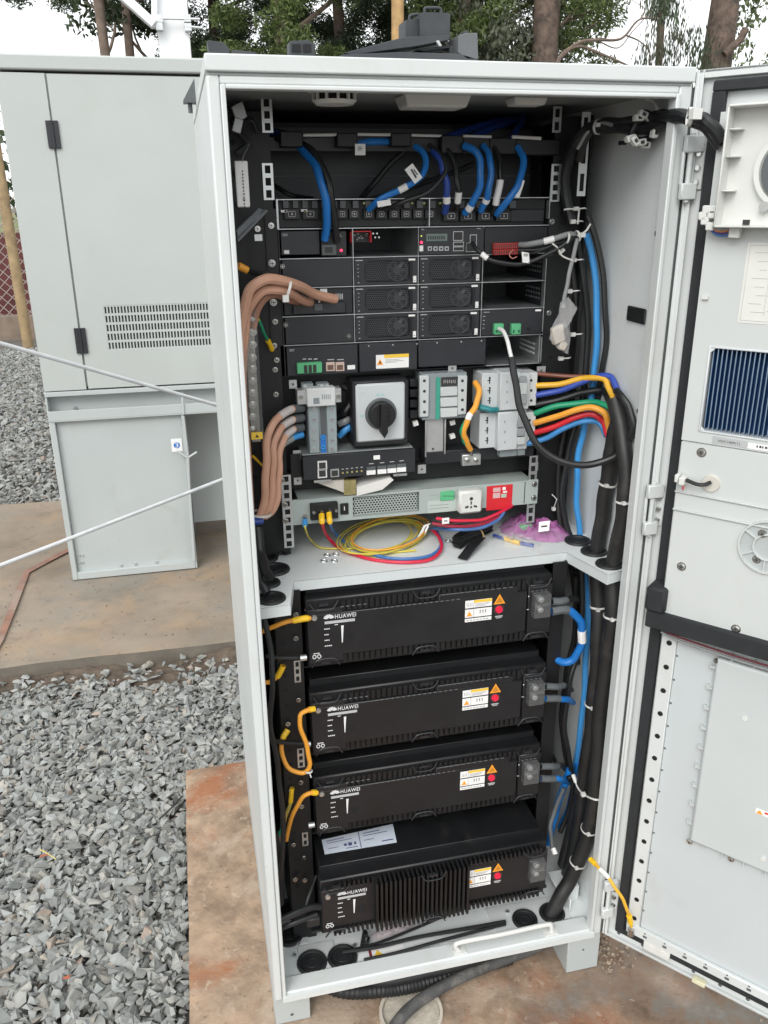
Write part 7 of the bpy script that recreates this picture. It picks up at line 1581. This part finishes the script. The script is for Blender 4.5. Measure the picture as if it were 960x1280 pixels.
# big conduits, upper part above and lower part below the shelf
R_L = .0165
cable('conduit_cable', 'left one of the two thick black conduits standing on the shelf at the right', [(773, 528, .205), (768, 545, .205), (764, 570, .205), (759, 605, .205), (754, 640, .203), (749, 672, .202), (745, 692, .200)], .0135, blkd, None, ties=(.52,), sides=16)
cable('conduit_cable', 'right one of the two thick black conduits standing on the shelf, nearest the door hinge', [(768, 500, .19), (775, 530, .175), (781, 570, .165), (782, 615, .155), (777, 655, .148), (770, 688, .143), (765, 708, .141)], .0132, blkd, None, ties=(.56,), sides=16)
tie_ = MB(); 
cable('conduit_cable', 'thick black conduit below the shelf running straight down the right side, left one', [(746, 700, .19), (748, 740, .20), (748, 800, .205), (744, 860, .21), (738, 920, .215), (728, 985, .225), (715, 1040, .235), (705, 1080, .24)], .0140, blkd, None, ties=(.2, .48), sides=16, n=9)
cable('conduit_cable', 'thick dusty black conduit below the shelf bending down into the right floor grommet', [(765, 718, .141), (766, 770, .15), (758, 830, .155), (750, 900, .16), (747, 960, .165), (743, 1005, .165), (733, 1050, .16), (717, 1090, .155), (701, 1120, .150), (689, 1142, .146), (685, 1152, .145)], .0145, blkd, None, ties=(.1, .57, .67), sides=18, n=9)
cable('conduit_cable', 'dark conduit half hidden behind the others near the lower hinge', [(728, 990, .25), (722, 1040, .255), (712, 1085, .25), (700, 1120, .23)], .014, blkc, None, sides=14)
b = MB(); q = PY(742, 842, .10)
# blue battery leads
GL = 'battery output leads at the right ends of the modules'
cable('battery_lead', 'large blue loop from the top battery back to the rear', [(690, 764, .178), (706, 762, .176), (719, 768, .176), (727, 783, .178), (727, 802, .182), (720, 820, .188), (708, 828, .195), (696, 824, .210), (688, 816, .225)], .0072, bluec, GL, tags=((0, .16, dgrey, 'grey_boot', 1.15), (.42, .5, white, 'white_sleeve', 1.08)))
cable('battery_lead', 'black lead above the blue loop of the top battery', [(690, 752, .178), (706, 751, .18), (718, 748, .20), (724, 752, .24)], .0060, blkc, GL, tags=((0, .4, dgrey, 'grey_boot', 1.15),))
for (v0, nm, u0, bl) in ((858, 'second', 682, 1), (958, 'third', 676, 1)):
    cable('battery_lead', 'black lead with grey boot, upper terminal of the %s battery' % nm, [(u0, v0, .178), (u0+16, v0, .18), (u0+26, v0-1, .20), (u0+32, v0+4, .24)], .0056, blkc, GL, tags=((0, .5, dgrey, 'grey_boot', 1.15),))
    cable('battery_lead', 'short blue lead from the lower terminal of the %s battery' % nm, [(u0, v0+15, .178), (u0+14, v0+15.5, .178), (u0+26, v0+16, .185), (u0+34, v0+20, .22)], .0060, bluec, GL, tags=((0, .45, dgrey, 'grey_boot', 1.15),))
cable('battery_lead', 'blue cable dropping from the third battery lead towards the floor', [(712, 962, .21), (704, 985, .215), (696, 1010, .22), (690, 1035, .225), (686, 1055, .23)], .0068, bluec, GL)
cable('battery_lead', 'second blue cable dropping beside the conduits near the third battery', [(722, 955, .25), (717, 985, .25), (711, 1010, .25), (700, 1035, .25)], .0060, bluec, GL)
cable('battery_lead', 'long blue cable strip seen between black cables beside the second battery', [(728, 700, .24), (733, 740, .245), (735, 780, .25), (732, 830, .27), (728, 890, .27), (722, 940, .27), (716, 975, .27)], .0056, bluel, GL)
cable('battery_lead', 'grey lead with a white end boot curling to the bottom battery', [(705, 985, .20), (694, 1012, .20), (688, 1035, .19), (690, 1055, .175), (694, 1068, .16)], .0044, dgrey, GL, tags=((.86, 1., white, 'white_boot', 1.2),))
cable('battery_lead', 'black cable hanging in a shallow bow past the right ends of the batteries', [(727, 700, .22), (728, 760, .215), (724, 810, .21), (713, 850, .20), (706, 900, .20), (710, 940, .205), (716, 975, .21), (712, 1010, .22), (700, 1040, .22)], .0050, blkc, GL)
cable('battery_lead', 'thin black cable behind the bow at the right of the batteries', [(720, 720, .26), (718, 790, .26), (708, 840, .26), (702, 890, .26), (704, 930, .26), (712, 970, .26)], .0046, blkd, GL)
tie_ = MB(); tie_.tube(cpath([(718, 968, .19), (722, 984, .17), (730, 993, .14), (742, 999, .11), (752, 1000, .105)]), .0020, 6); tie_.obox(PY(729, 993, .13), (.004, 0, 0), (0, .003, 0), (0, 0, .0035)); tie_.cyl(PY(716, 968, .19), PY(720, 978, .18), .004); tag(tie_.build('cable_tie', tie, org=tuple(PY(718, 968, .19))), 'long white cable tie slung from the blue leads round the lower conduit', 'cable tie')
b = MB(); q = PY(713, 973, .20); b.obox(q, (.006, 0, .002), (0, .004, 0), (-.002, 0, .006)); b.obox(q+np.array([.006, 0, -.004]), (.004, 0, .002), (0, .004, 0), (-.002, 0, .003)); tag(b.build('black_connector', black, bevel=.001, org=tuple(q)), 'small black connector where the blue leads are tied beside the third battery', 'connector')
# left earth leads of batteries
GE = 'yellow orange earth leads of the batteries'
def lead(lab, pts, m=ycab2, r_=.0040, tags=None): return cable('earth_lead', lab, pts, r_, m, GE, tags=tags if tags is not None else ((.86, 1.0, ylug, 'yellow_lug', 1.25),))
lead('orange lead running right to the top battery earth terminal', [(322, 792, .19), (340, 784, .185), (360, 777, .18), (378, 773.5, .175), (388, 773, .178)], tags=((.62, .92, ylug, 'yellow_lug', 1.35),))
lead('orange lead rising to a bolt left of the top battery', [(328, 853, .20), (338, 852, .20), (348, 844, .20), (354, 832, .20)], tags=((.62, 1., ylug, 'yellow_lug', 1.3),))
lead('long orange earth lead hanging in a loop beside the second battery', [(360, 912, .198), (353, 925, .19), (353, 945, .18), (364, 962, .172), (380, 966, .168), (387, 955, .166), (384, 935, .166), (376, 910, .168), (375, 895, .17), (384, 888, .175), (393, 886, .18)], tags=((0, .09, ylug, 'yellow_lug', 1.3), (.93, 1., ylug, 'yellow_lug', 1.3)))
lead('orange lead curving up to the third battery earth terminal', [(358, 1050, .20), (362, 1030, .19), (370, 1010, .18), (380, 995, .175), (390, 991, .176), (397, 991, .18)], tags=((.80, .97, ylug, 'yellow_lug', 1.35),))
lead('thin green and yellow lead dropping from a bolt beside the third battery', [(365, 985, .20), (363, 1003, .198), (357, 1022, .195), (351, 1040, .19), (345, 1056, .185)], mat('lead_olive', (.50, .38, .08), .4), .0034, tags=((0, .25, ylug, 'yellow_lug', 1.3), (.6, .85, gcab, 'green_band', 1.05)))
lead('stub of pinkish lead at the left edge below the third battery', [(352, 1045, .185), (346, 1062, .18), (344, 1068, .18)], tan, .0034, tags=())
tie_ = MB(); q = PY(386, 964, .166); tie_.ring(q, (0, .2, 1), .0065, .0014, 14, 6, sq=1.3); tie_.tube([q, PY(389, 972, .16)], .0012, 6); tag(tie_.build('cable_tie', tie, org=tuple(q)), 'small white tie at the bottom of the hanging orange loop', 'cable tie')
# black leads down the left side
GLb = 'black leads hanging down the left side below the shelf'
for i, (pts, r_) in enumerate((([(330, 770, .16), (338, 810, .15), (341, 850, .14), (338, 900, .14), (346, 950, .14), (352, 1000, .14), (354, 1050, .14), (350, 1100, .14)], .0046), ([(334, 820, .17), (350, 822, .18), (378, 822, .19)], .0040), ([(336, 925, .16), (356, 928, .18), (384, 930, .19)], .0044), ([(344, 1040, .16), (352, 1090, .15), (351, 1130, .15)], .0056), ([(350, 1150, .10), (368, 1142, .11), (385, 1135, .12), (400, 1133, .13)], .0062), ([(352, 1160, .11), (372, 1152, .11), (396, 1143, .12)], .0045), ([(395, 1095, .16), (386, 1120, .13), (380, 1140, .12)], .0028))):
    cable('black_lead', ('long black lead snaking down the left edge past all batteries', 'short black lead reaching the lower left of the top battery', 'short black lead reaching the lower left of the second battery', 'thick black lead at the left edge beside the bottom battery', 'black lead with a bulky plug into the left end of the bottom battery', 'dusty lead below the bulky plug at the bottom battery', 'thin black lead slanting down to the bulky plug')[i], pts, r_, blkc, GLb)
for (u, v, y_, lab) in ((381, 822, .185, 'silver lead socket at the lower left of the top battery'), (386, 930, .185, 'silver lead socket at the lower left of the second battery'), (391, 1031, .185, 'silver lead socket at the lower left of the third battery')):
    b = MB(); q = PY(u, v, y_); b.cyl(q+np.array([-.008, 0, 0]), q+np.array([.003, 0, 0]), .0055, n=14); tag(b.build('lead_socket', steel, org=tuple(q)), lab, 'socket')
b = MB(); q = PY(391, 1149, .125); b.obox(q, (.012, 0, .0005), (0, .01, 0), (0, 0, .0095)); tag(b.build('lead_plug', rubber, bevel=.002, org=tuple(q)), 'bulky black plug on the left end of the finned battery', 'plug')
# black leads behind shelf at left going into grommets
cable('black_lead', 'thick black lead coming down onto the left shelf grommet', [(322, 660, .24), (326, 690, .22), (331, 710, .19), (338, 722, .17)], .0080, blkc, GLb)
cable('black_lead', 'second thick black lead at the left edge above the shelf grommets', [(318, 690, .22), (322, 715, .19), (328, 732, .17), (334, 742, .16)], .0075, blkc, GLb)
# ================================================================== THINGS ON THE SHELF
def onshelf(u, v, h=0): return PZ(u, v, ZS+h)
def zcable(name, lab, pts, r, m, group=None, tags=(), **k): return cable(name, lab, None, r, m, group, tags, path=spline([PZ(u, v, ZS+h) if h is not None else PY(u, v, y_) for (u, v, h, y_) in pts], 8), **k)
# coil of yellow wire
c0 = onshelf(487, 678); yw_ = []; r = np.random.default_rng(4); N = 9*28
cc0 = onshelf(480, 676); ex = (onshelf(548, 668)-onshelf(412, 684))/2; ey = (onshelf(492, 652)-onshelf(476, 699))/2
for i in range(N+1):
    t = 2*math.pi*i/28; k = i/N; jr = 1-.22*abs(math.sin(i*.021*3+1))+.03*math.sin(i*.37); off = np.array([.010*math.sin(i*.045), .006*math.cos(i*.06), 0])
    yw_.append(cc0+off+ex*jr*math.cos(t)*.80+ey*jr*math.sin(t)*.9+np.array([0, 0, .003+.010*abs(math.sin(i*.033))+.004*math.sin(t)]))
coil = tag(MB().tube(yw_, .0013, 6).build('wire_coil', ywire, org=tuple(cc0)), 'loose coil of thin yellow wire lying on the white shelf', 'wire coil')
MB().tube([q+np.array([.003, -.003, .004]) for q in yw_[30:60]], .0017, 6).build('orange_strand', ycab2, coil)
zcable('thin_wire', 'thin yellow green wire from the inverter earth screw running along the shelf', [(381, 650, None, .294), (382, 662, None, .285), (388, 674, .012, 0), (400, 684, .004, 0), (425, 686, .003, 0), (450, 686, .003, 0), (485, 690, .003, 0), (520, 688, .003, 0)], .0017, ywire, tags=((0, .10, bluel, 'blue_lug', 2.6),))
zcable('dc_wire', 'magenta red wire curving from the inverter terminals across the front of the coil', [(402, 643, None, .284), (403, 655, None, .275), (410, 672, .016, 0), (430, 688, .005, 0), (460, 698, .004, 0), (500, 703, .004, 0), (535, 700, .005, 0), (551, 688, .008, 0), (549, 672, .012, 0), (540, 662, .014, 0)], .0030, redl, 'wires from the inverter terminals', tags=((0, .11, ylug, 'yellow_lug', 1.7),))
zcable('dc_wire', 'blue wire curving beside the magenta one round the coil', [(411, 641, None, .284), (413, 655, None, .275), (420, 668, .016, 0), (440, 683, .005, 0), (470, 694, .005, 0), (505, 699, .004, 0), (538, 694, .005, 0), (552, 680, .009, 0), (546, 664, .013, 0)], .0028, mat('wire_mid_blue', (.05, .16, .42), .4), 'wires from the inverter terminals', tags=((0, .11, ylug, 'yellow_lug', 1.7),))
b = MB(); q = PZ(530, 663, ZS+.018); b.obox(q, (.006, -.002, .002), (.006, .0, .012), (.0002, .0006, 0)); fl_ = tag(b.build('cable_flag', white, smooth=0, org=tuple(q)), 'white printed flag tag standing on the wires beside the yellow coil', 'cable tag'); b = MB(); b.obox(q+np.array([0, -.0012, 0]), (.001, 0, 0), (.004, .0, .008), (.0001, .0002, 0)); b.build('print_mark', ink, fl_, smooth=0)
for i, (pts, mm, r_, lab) in enumerate((([(545, 648, None, .29), (570, 651, None, .28), (600, 650, None, .28), (622, 642, None, .285), (640, 632, None, .30)], redl, .0030, 'upper red wire sagging under the white socket'),
    ([(540, 654, None, .285), (565, 658, None, .272), (600, 656, None, .275), (624, 646, None, .285)], mat('dark_red', (.28, .01, .03), .4), .0032, 'dark red wire just below the upper red wire'),
    ([(536, 658, None, .285), (560, 655, None, .28), (590, 652, None, .28), (610, 646, None, .285)], blkc, .0030, 'black wire between the red wires under the inverter'),
    ([(535, 660, .012, 0), (565, 662, None, .270), (600, 660, None, .268), (622, 650, None, .28), (630, 640, None, .29)], mat('wire_slate_blue', (.06, .14, .34), .4), .0030, 'slate blue wire below the red wires under the inverter'))):
    zcable('dc_wire', lab, pts, r_, mm, 'wires under the inverter')
b = MB(); q = PY(557, 651, .265); b.obox(q, (.0065, 0, .0), (0, .0005, 0), (0, 0, .0055)); fl_ = tag(b.build('cable_flag', white, smooth=0, org=tuple(q)), 'small white flag tag on the red wires below the inverter', 'cable tag'); b = MB(); b.obox(q+np.array([0, -.0008, 0]), (.003, 0, 0), (0, .0002, 0), (0, 0, .001)); b.build('print_mark', ink, fl_, smooth=0)
# washers
for (u, v, lab) in ((409, 694, 'steel washer on the shelf, upper left one of the little group'), (405, 701, 'steel washer on the shelf, lower left one of the little group'), (420, 693, 'steel washer leaning on another, right of the group'), (418, 701, 'largest steel washer, lower right of the little group')):
    q = onshelf(u, v, .002); tag(MB().ring(q, (.25, -.1, 1), .0055, .0013, 18, 6).build('washer', steel, org=tuple(q)), lab, 'washer', 'washers on the shelf')
for (u, v, lab) in ((560, 676, 'steel ring washer left of the black velcro strap bundle'), (640, 676, 'small washer beside the yellow butt splice')):
    q = onshelf(u, v, .002); tag(MB().ring(q, (0, .1, 1), .0045, .0013, 18, 6).build('washer', dsteel, org=tuple(q)), lab, 'washer')
b = MB(); b.tube([onshelf(347, 695, .002), onshelf(352, 689, .008), onshelf(357, 693, .005), onshelf(361, 692, .003)], .0016, 6); tag(b.build('tie_offcut', black, org=tuple(onshelf(350, 692))), 'short black cable tie offcut at the foot of the left rail', 'offcut')
# velcro strap bundle
vb = thing('strap_bundle', 'bundle of folded black velcro straps with a tan band on the shelf', 'strap bundle', onshelf(597, 685)); r = random.Random(6)
for i in range(7):
    a = onshelf(571+r.uniform(-2, 2), 684-3*i*.7, .004+.0028*i); c = onshelf(611+r.uniform(-3, 2), 662-1.2*i, .004+.0026*i); d = (c-a); sdv = np.cross(d, (0, 0, 1)); sdv /= np.linalg.norm(sdv); P_ = spline([a-d*.02, a+d*.3+np.array([0, 0, .003]), a+d*.7, c], 4); b = MB(); flat(b, P_, .016, .0018); b.build('strap', rubber if i % 2 else black, vb)
b = MB(); a = onshelf(578, 699, .003); c = onshelf(601, 672, .016); flat(b, spline([a, (a+c)/2+np.array([0, 0, .002]), c], 4), .018, .002); b.build('strap', black, vb)
b = MB(); a, c = onshelf(597, 661, .026), onshelf(606, 674, .012); flat(b, spline([a, (a+c)/2+np.array([0, -.002, .006]), c], 4), .0035, .001); b.build('band', mat('tan_band', (.36, .27, .12), .6), vb)
# purple bag and clear bag with splices
def shelf_bag(name, label, pts, hts, m, seed=1):
    r = np.random.default_rng(seed); n = 26; P_ = []
    poly = [onshelf(u, v)[:2] for u, v in pts]; c = sum(np.array(p_) for p_ in poly)/len(poly); K_ = len(poly); vs = []; fs = []; nr = 6
    per = [np.array(p_) for p_ in spline([(*p_, 0) for p_ in poly]+[(*poly[0], 0)], 5)][:-1]; n = len(per)
    for k in range(nr+1):
        s = 1-k/nr
        for q in per: xy = c+(q[:2]-c)*s; vs.append((xy[0]+r.uniform(-.002, .002), xy[1]+r.uniform(-.002, .002), ZS+.0015+hts*min(1, (1-s**2.2)*1.1)*r.uniform(.5, 1.12)))
    for k in range(nr):
        for i in range(n): fs.append((k*n+i, k*n+(i+1) % n, (k+1)*n+(i+1) % n, (k+1)*n+i))
    b = MB(); b._add(vs, fs); return tag(b.build(name, m, smooth=25, org=(*c, ZS)), label, 'bag')
pb_ = shelf_bag('purple_bag', 'crumpled translucent purple antistatic bag with a white label on the shelf', [(624, 660), (633, 650), (650, 644), (670, 649), (690, 653), (707, 655), (712, 666), (707, 676), (688, 679), (665, 676), (642, 672), (628, 668)], .024, purple, 3)
q = PZ(680, 658, ZS+.030); b = MB(); b.obox(q, (.0085, -.004, .002), (.002, .004, .008), (0, .0006, -.0004)); o = b.build('bag_label', white, pb_, smooth=0); b = MB(); b.obox(q+np.array([0, -.001, .0006]), (.005, -.0024, .001), (.0004, .0008, .0014), (0, .0002, -.0001)); b.build('print_mark', ink, o, smooth=0)
b = MB(); q = onshelf(656, 658, .014); b.obox(q, (.012, 0, .002), (0, .010, 0), (-.001, 0, .006)); b.build('green_part', mat('pale_green_part', (.16, .34, .20), .5), pb_, bevel=.002)
cbg = shelf_bag('clear_bag', 'flat clear plastic bag holding yellow and blue crimp splices on the shelf', [(612, 680), (618, 668), (640, 666), (662, 672), (676, 680), (668, 688), (640, 686), (622, 687)], .012, film, 5)
b = MB(); a, c = onshelf(630, 673, .004), onshelf(650, 679, .004); b.cyl(a, c, .0042, n=12); b.build('yellow_splice', ylug, cbg); b = MB(); b.cyl(onshelf(617, 669, .004), onshelf(631, 674, .004), .0030, n=10); b.cyl(onshelf(651, 679, .004), onshelf(667, 682, .004), .0034, n=10); each(b, 'blue_splice', blued, cbg)
# ================================================================== THINGS ON THE CABINET FLOOR
def onfl(u, v, h=0): return PZ(u, v, FZ+.002+h)
for i, (pts, r_) in enumerate((([(428, 1190, .010), (470, 1184, .012), (520, 1172, .012), (570, 1163, .012), (605, 1157, .010), (632, 1152, .008)], .0038), ([(455, 1200, .006), (500, 1190, .007), (550, 1176, .008), (600, 1163, .008), (632, 1155, .006)], .0032), ([(440, 1188, .008), (480, 1176, .012), (525, 1158, .014), (560, 1143, .014), (575, 1138, .014)], .0028))):
    tag(MB().tube(spline([onfl(*p_) for p_ in pts], 6), r_, 8).build('strap_tie', black, org=tuple(onfl(*pts[0]))), ('thick black cable tie bundle lying along the cabinet floor, nearest the sill bar', 'long black tie end lying flat with its pointed tip by the floor label', 'black tie rising towards the fins of the bottom battery')[i], 'cable tie', 'black ties on the cabinet floor')
b = MB(); b.tube(spline([onfl(452, 1186, .004), onfl(454, 1174, .010), onfl(456, 1164, .016), onfl(458, 1170, .02)], 5), .004, 8); b.tube(spline([onfl(452, 1182, .004), onfl(459, 1178, .01), onfl(461, 1172, .01)], 4), .003, 8); tag(b.build('cable_clip', black, org=tuple(onfl(452, 1184))), 'small black clip standing on the cabinet floor beside the grommet', 'clip')
fb2 = MB()
def floor_bag(name, label, pts, hts, m, seed):
    global ZS
    z_ = ZS; ZS = FZ+.002; o = shelf_bag(name, label, pts, hts, m, seed); ZS = z_; return o
floor_bag('film_scrap', 'crumpled clear film scrap on the cabinet floor under the battery fins', [(462, 1172), (475, 1160), (500, 1152), (518, 1150), (515, 1164), (495, 1172), (475, 1178)], .010, mat('pinkish_film', (.62, .50, .52), .25, alpha=.4, var=.25, vscale=60, bump=.6, bscale=90), 8)
floor_bag('film_scrap', 'pinkish film scrap tucked behind the sill bar', [(500, 1196), (530, 1186), (575, 1176), (640, 1166), (660, 1166), (630, 1176), (560, 1188)], .006, film, 9)
q = onfl(586, 1189, .004); 
frame('shell')
# ---- yellow earth braid to the door
pa = PY(738, 1076, .01); 
ec = cable('door_earth_lead', 'yellow earth lead with a white sleeve from the frame to the bottom of the door', [(738, 1074, .012), (750, 1086, -.015), (764, 1102, -.035), (777, 1122, -.05), (785, 1140, -.055), (789, 1158, -.050)], .0029, ycab, None, tags=((0, .1, ylug, 'yellow_lug', 1.6), (.22, .36, whitec, 'white_sleeve', 1.3), (.86, .97, ylug, 'yellow_lug', 1.7)))
b = MB(); q = PY(789, 1164, -.050); b.cyl(q+np.array([0, 0, .006]), q+np.array([0, 0, -.008]), .006, n=12); b.build('end_bolt', chrome, ec)
# ---- small items on the door
dc = thing('door_connector', 'white plug connector with coloured wires beside the fan tray on the door', 'connector', dx(*[PD(888, 275, HO)[0], HO, PD(888, 275, HO)[1]]))
rr = random.Random(4)
for (u, v) in ((884, 262), (890, 268), (882, 276), (888, 283), (893, 262), (879, 270)):
    s_, z_ = PD(u, v, HO+.015); b = DMB(); b.box(s_-.005, s_+.005, HO+.006+rr.uniform(0, .006), HO+.020, z_-.005, z_+.005); b.build('plug', plastic_w, dc, bevel=.0015)
for i, mm in enumerate((mat('lead_orange', (.6, .22, .06), .4), blued, brownc, bluec)):
    P_ = []
    for (u, v) in ((886, 280+i), (894, 288+i*1.5), (904, 290+i*1.5), (914, 287+i*1.5)): s_, z_ = PD(u, v, HO+.012); P_.append(dx(s_, HO+.012, z_))
    MB().tube(spline(P_, 5), .0014, 6).build('lead', mm, dc)
s_, z_ = PD(917, 290, HO+.012); MB(dx).box(s_-.005, s_+.008, HO+.004, HO+.016, z_-.007, z_+.006).build('terminal', plastic_w, dc, bevel=.001)
dc2 = thing('gland_lead', 'short black lead from the round gland to a white connector on the door edge', 'cable', dx(PD(870, 601, HO)[0], HO, PD(870, 601, HO)[1]))
P_ = []
for (u, v, o_) in ((888, 603, .006), (880, 606, .014), (870, 605, .016), (858, 600, .014)): s_, z_ = PD(u, v, HO+o_); P_.append(dx(s_, HO+o_, z_))
MB().tube(spline(P_, 6), .0028, 8).build('lead', blkc, dc2); s_, z_ = PD(850, 598, HO+.012)
for d_ in (0, 1): DMB().box(s_-.006+.006*d_, s_-.001+.009*d_, HO+.004, HO+.018, z_-.005-.003*d_, z_+.006-.003*d_).build('plug', plastic_w, dc2, bevel=.001)
b = DMB(); b.box(s_+.003, s_+.0045, HO+.004, HO+.006, z_-.018, z_-.004); b.build('red_lead', red, dc2)
s_, z_ = PD(884, 372, HO); tag(DMB().box(s_-.006, s_+.002, HO-.01, HO+.004, z_-.002, z_+.002).build('tie_stub', tie, org=tuple(dx(s_, HO, z_))), 'tiny white tie stub at the door liner edge above the blue fins', 'cable tie')
# ---- under the cabinet: conduit mouth and cables
q = PZ(513, 1268, .0); pc = thing('conduit_mouth', 'cream plastic conduit mouth sticking out of the slab below the cabinet', 'conduit', (q[0], q[1], 0))
b = MB(); c_ = np.array([q[0], q[1]-.004, 0]); n_ = 36; R0_, R1_ = .056, .051; vs = []; 
for (rr_, z_) in ((R0_, -.01), (R0_, .014), (R1_, .014), (R1_, -.01)):
    for i in range(n_): t = 2*math.pi*i/n_; vs.append(c_+np.array([rr_*math.cos(t), rr_*math.sin(t), z_]))
b._add(vs, [(k*n_+i, k*n_+(i+1) % n_, (k+1)*n_+(i+1) % n_, (k+1)*n_+i) for k in range(3) for i in range(n_)]); b.build('pipe', mat('cream_pipe', (.52, .47, .40), .6, var=.1), pc)
MB().cyl(c_+np.array([0, 0, .004]), c_+np.array([0, 0, .006]), .0505, n=30).build('mortar_fill', mat('mortar', (.46, .42, .35), .9, var=.2, vscale=80, bump=.5), pc)
def gpath(pts): return spline([PZ(u, v, h) for u, v, h in pts], 8)
cor = gpath([(482, 1300, .03), (505, 1268, .032), (535, 1244, .032), (575, 1222, .030), (620, 1203, .028), (665, 1186, .028), (700, 1168, .03)])
tag(MB().tube(cor, .0105, 14).build('ground_cable', mat('dusty_grey_cable', (.07, .07, .07), .7, var=.3, vscale=30, bump=.4, bscale=300, stain=[((.22, .20, .17), 26, .5, .7, .6)]), org=tuple(cor[3])), 'thick dusty grey cable sweeping over the slab under the cabinet', 'cable')
cor = gpath([(372, 1200, .030), (420, 1236, .030), (480, 1237, .028), (530, 1228, .026), (590, 1210, .024), (640, 1196, .024)]); n_ = len(cor); cf = []
for i in range(len(cor)-1):
    for t in (0, .25, .5, .75): cf.append(cor[i]*(1-t)+cor[i+1]*t)
tag(MB().tube(cf, [.0130+.0009*math.sin(i*2.2) for i in range(len(cf))], 14).build('corrugated_hose', rubber, org=tuple(cf[3])), 'black corrugated hose lying under the cabinet behind the thick cable', 'hose')
cor = gpath([(390, 1205, .05), (470, 1226, .05), (540, 1214, .05), (600, 1198, .05)]); tag(MB().tube(cor, .010, 12).build('corrugated_hose', rubber, org=tuple(cor[3])), 'second black hose in the shade right under the cabinet floor', 'hose')
# ---- black parts on the cabinet roof
yr = .22; RF = thing('roof_bracket', 'folded black plastic bracket with upright blocks lying on the cabinet roof', 'bracket', PY(540, 72, yr)); bm_ = mat('dusty_black_plastic', (.034, .038, .044), .6, var=.2, vscale=15, stain=[((.07, .072, .075), 9, .45, .7, .6)])
def slabp(pts, y0, d, name, m, par, bevel=.0008):
    P_ = [PY(u, v, y0) for u, v in pts]; b = MB(); b.pxz([(q[0], q[2]) for q in P_], y0, y0+d); return b.build(name, m, par, bevel=bevel, smooth=0)
slabp([(525, 17), (528, 15), (561, 16), (563, 19), (562, 46), (525, 45)], yr, .05, 'block', bm_, RF, 0); slabp([(507, 25), (524, 22), (524, 45), (507, 48)], yr+.012, .04, 'block', bm_, RF, 0)
b = MB(); b.tube(spline([PY(u, v, yr+.01) for u, v in ((531, 17), (531, 11), (535, 10), (547, 10), (551, 12), (551, 17))], 3), .0022, 8); b.build('handle', bm_, RF)
b = MB(); b.tube(spline([PY(u, v, yr+.02) for u, v in ((512, 26), (512, 21), (515, 19), (521, 18), (525, 19))], 3), .0022, 8); b.build('handle', bm_, RF)
slabp([(430, 66), (506, 46), (562, 44), (562, 50), (520, 58), (440, 69)], yr-.01, .06, 'wedge', bm_, RF)
slabp([(430, 68), (500, 65), (575, 67), (596, 73), (596, 77), (420, 71)], yr-.02, .08, 'base_plate', bm_, RF)
slabp([(545, 51), (549, 50), (553, 58), (549, 58)], yr-.012, .006, 'strut', alu, RF); slabp([(520, 62), (562, 56), (563, 60), (530, 64)], yr, .03, 'strut', bm_, RF); slabp([(573, 44), (582, 41), (597, 41), (598, 74), (584, 74), (573, 66)], yr-.02, .06, 'end_block', mat('roof_grey_plastic', (.10, .105, .11), .6, var=.15), RF, .001)
slabp([(562, 58), (574, 56), (574, 70), (562, 68)], yr, .03, 'link', bm_, RF)
slabp([(579, 39), (586, 38), (586, 42), (579, 42)], yr, .02, 'clip', bm_, RF)
rb2 = thing('roof_clip', 'small two pocket black plastic clip on the roof left of the big bracket', 'clip', PY(378, 68, .2)); slabp([(362, 51), (386, 50), (394, 55), (394, 70), (362, 69)], .2, .03, 'body', bm_, rb2)
for (u0, u1) in ((365, 376), (379, 389)): slabp([(u0, 55), (u1, 55), (u1, 65), (u0, 65)], .1985, .001, 'pocket', dark, rb2, 0)
rb3 = thing('roof_clip', 'faint grey wedge shaped plastic part at the left end of the cabinet roof', 'clip', PY(270, 66, .2)); slabp([(259, 50), (280, 53), (287, 62), (287, 68), (262, 67)], .25, .04, 'body', bm_, rb3); slabp([(290, 62), (320, 65), (320, 68), (288, 68)], .25, .04, 'tail', bm_, rb3)
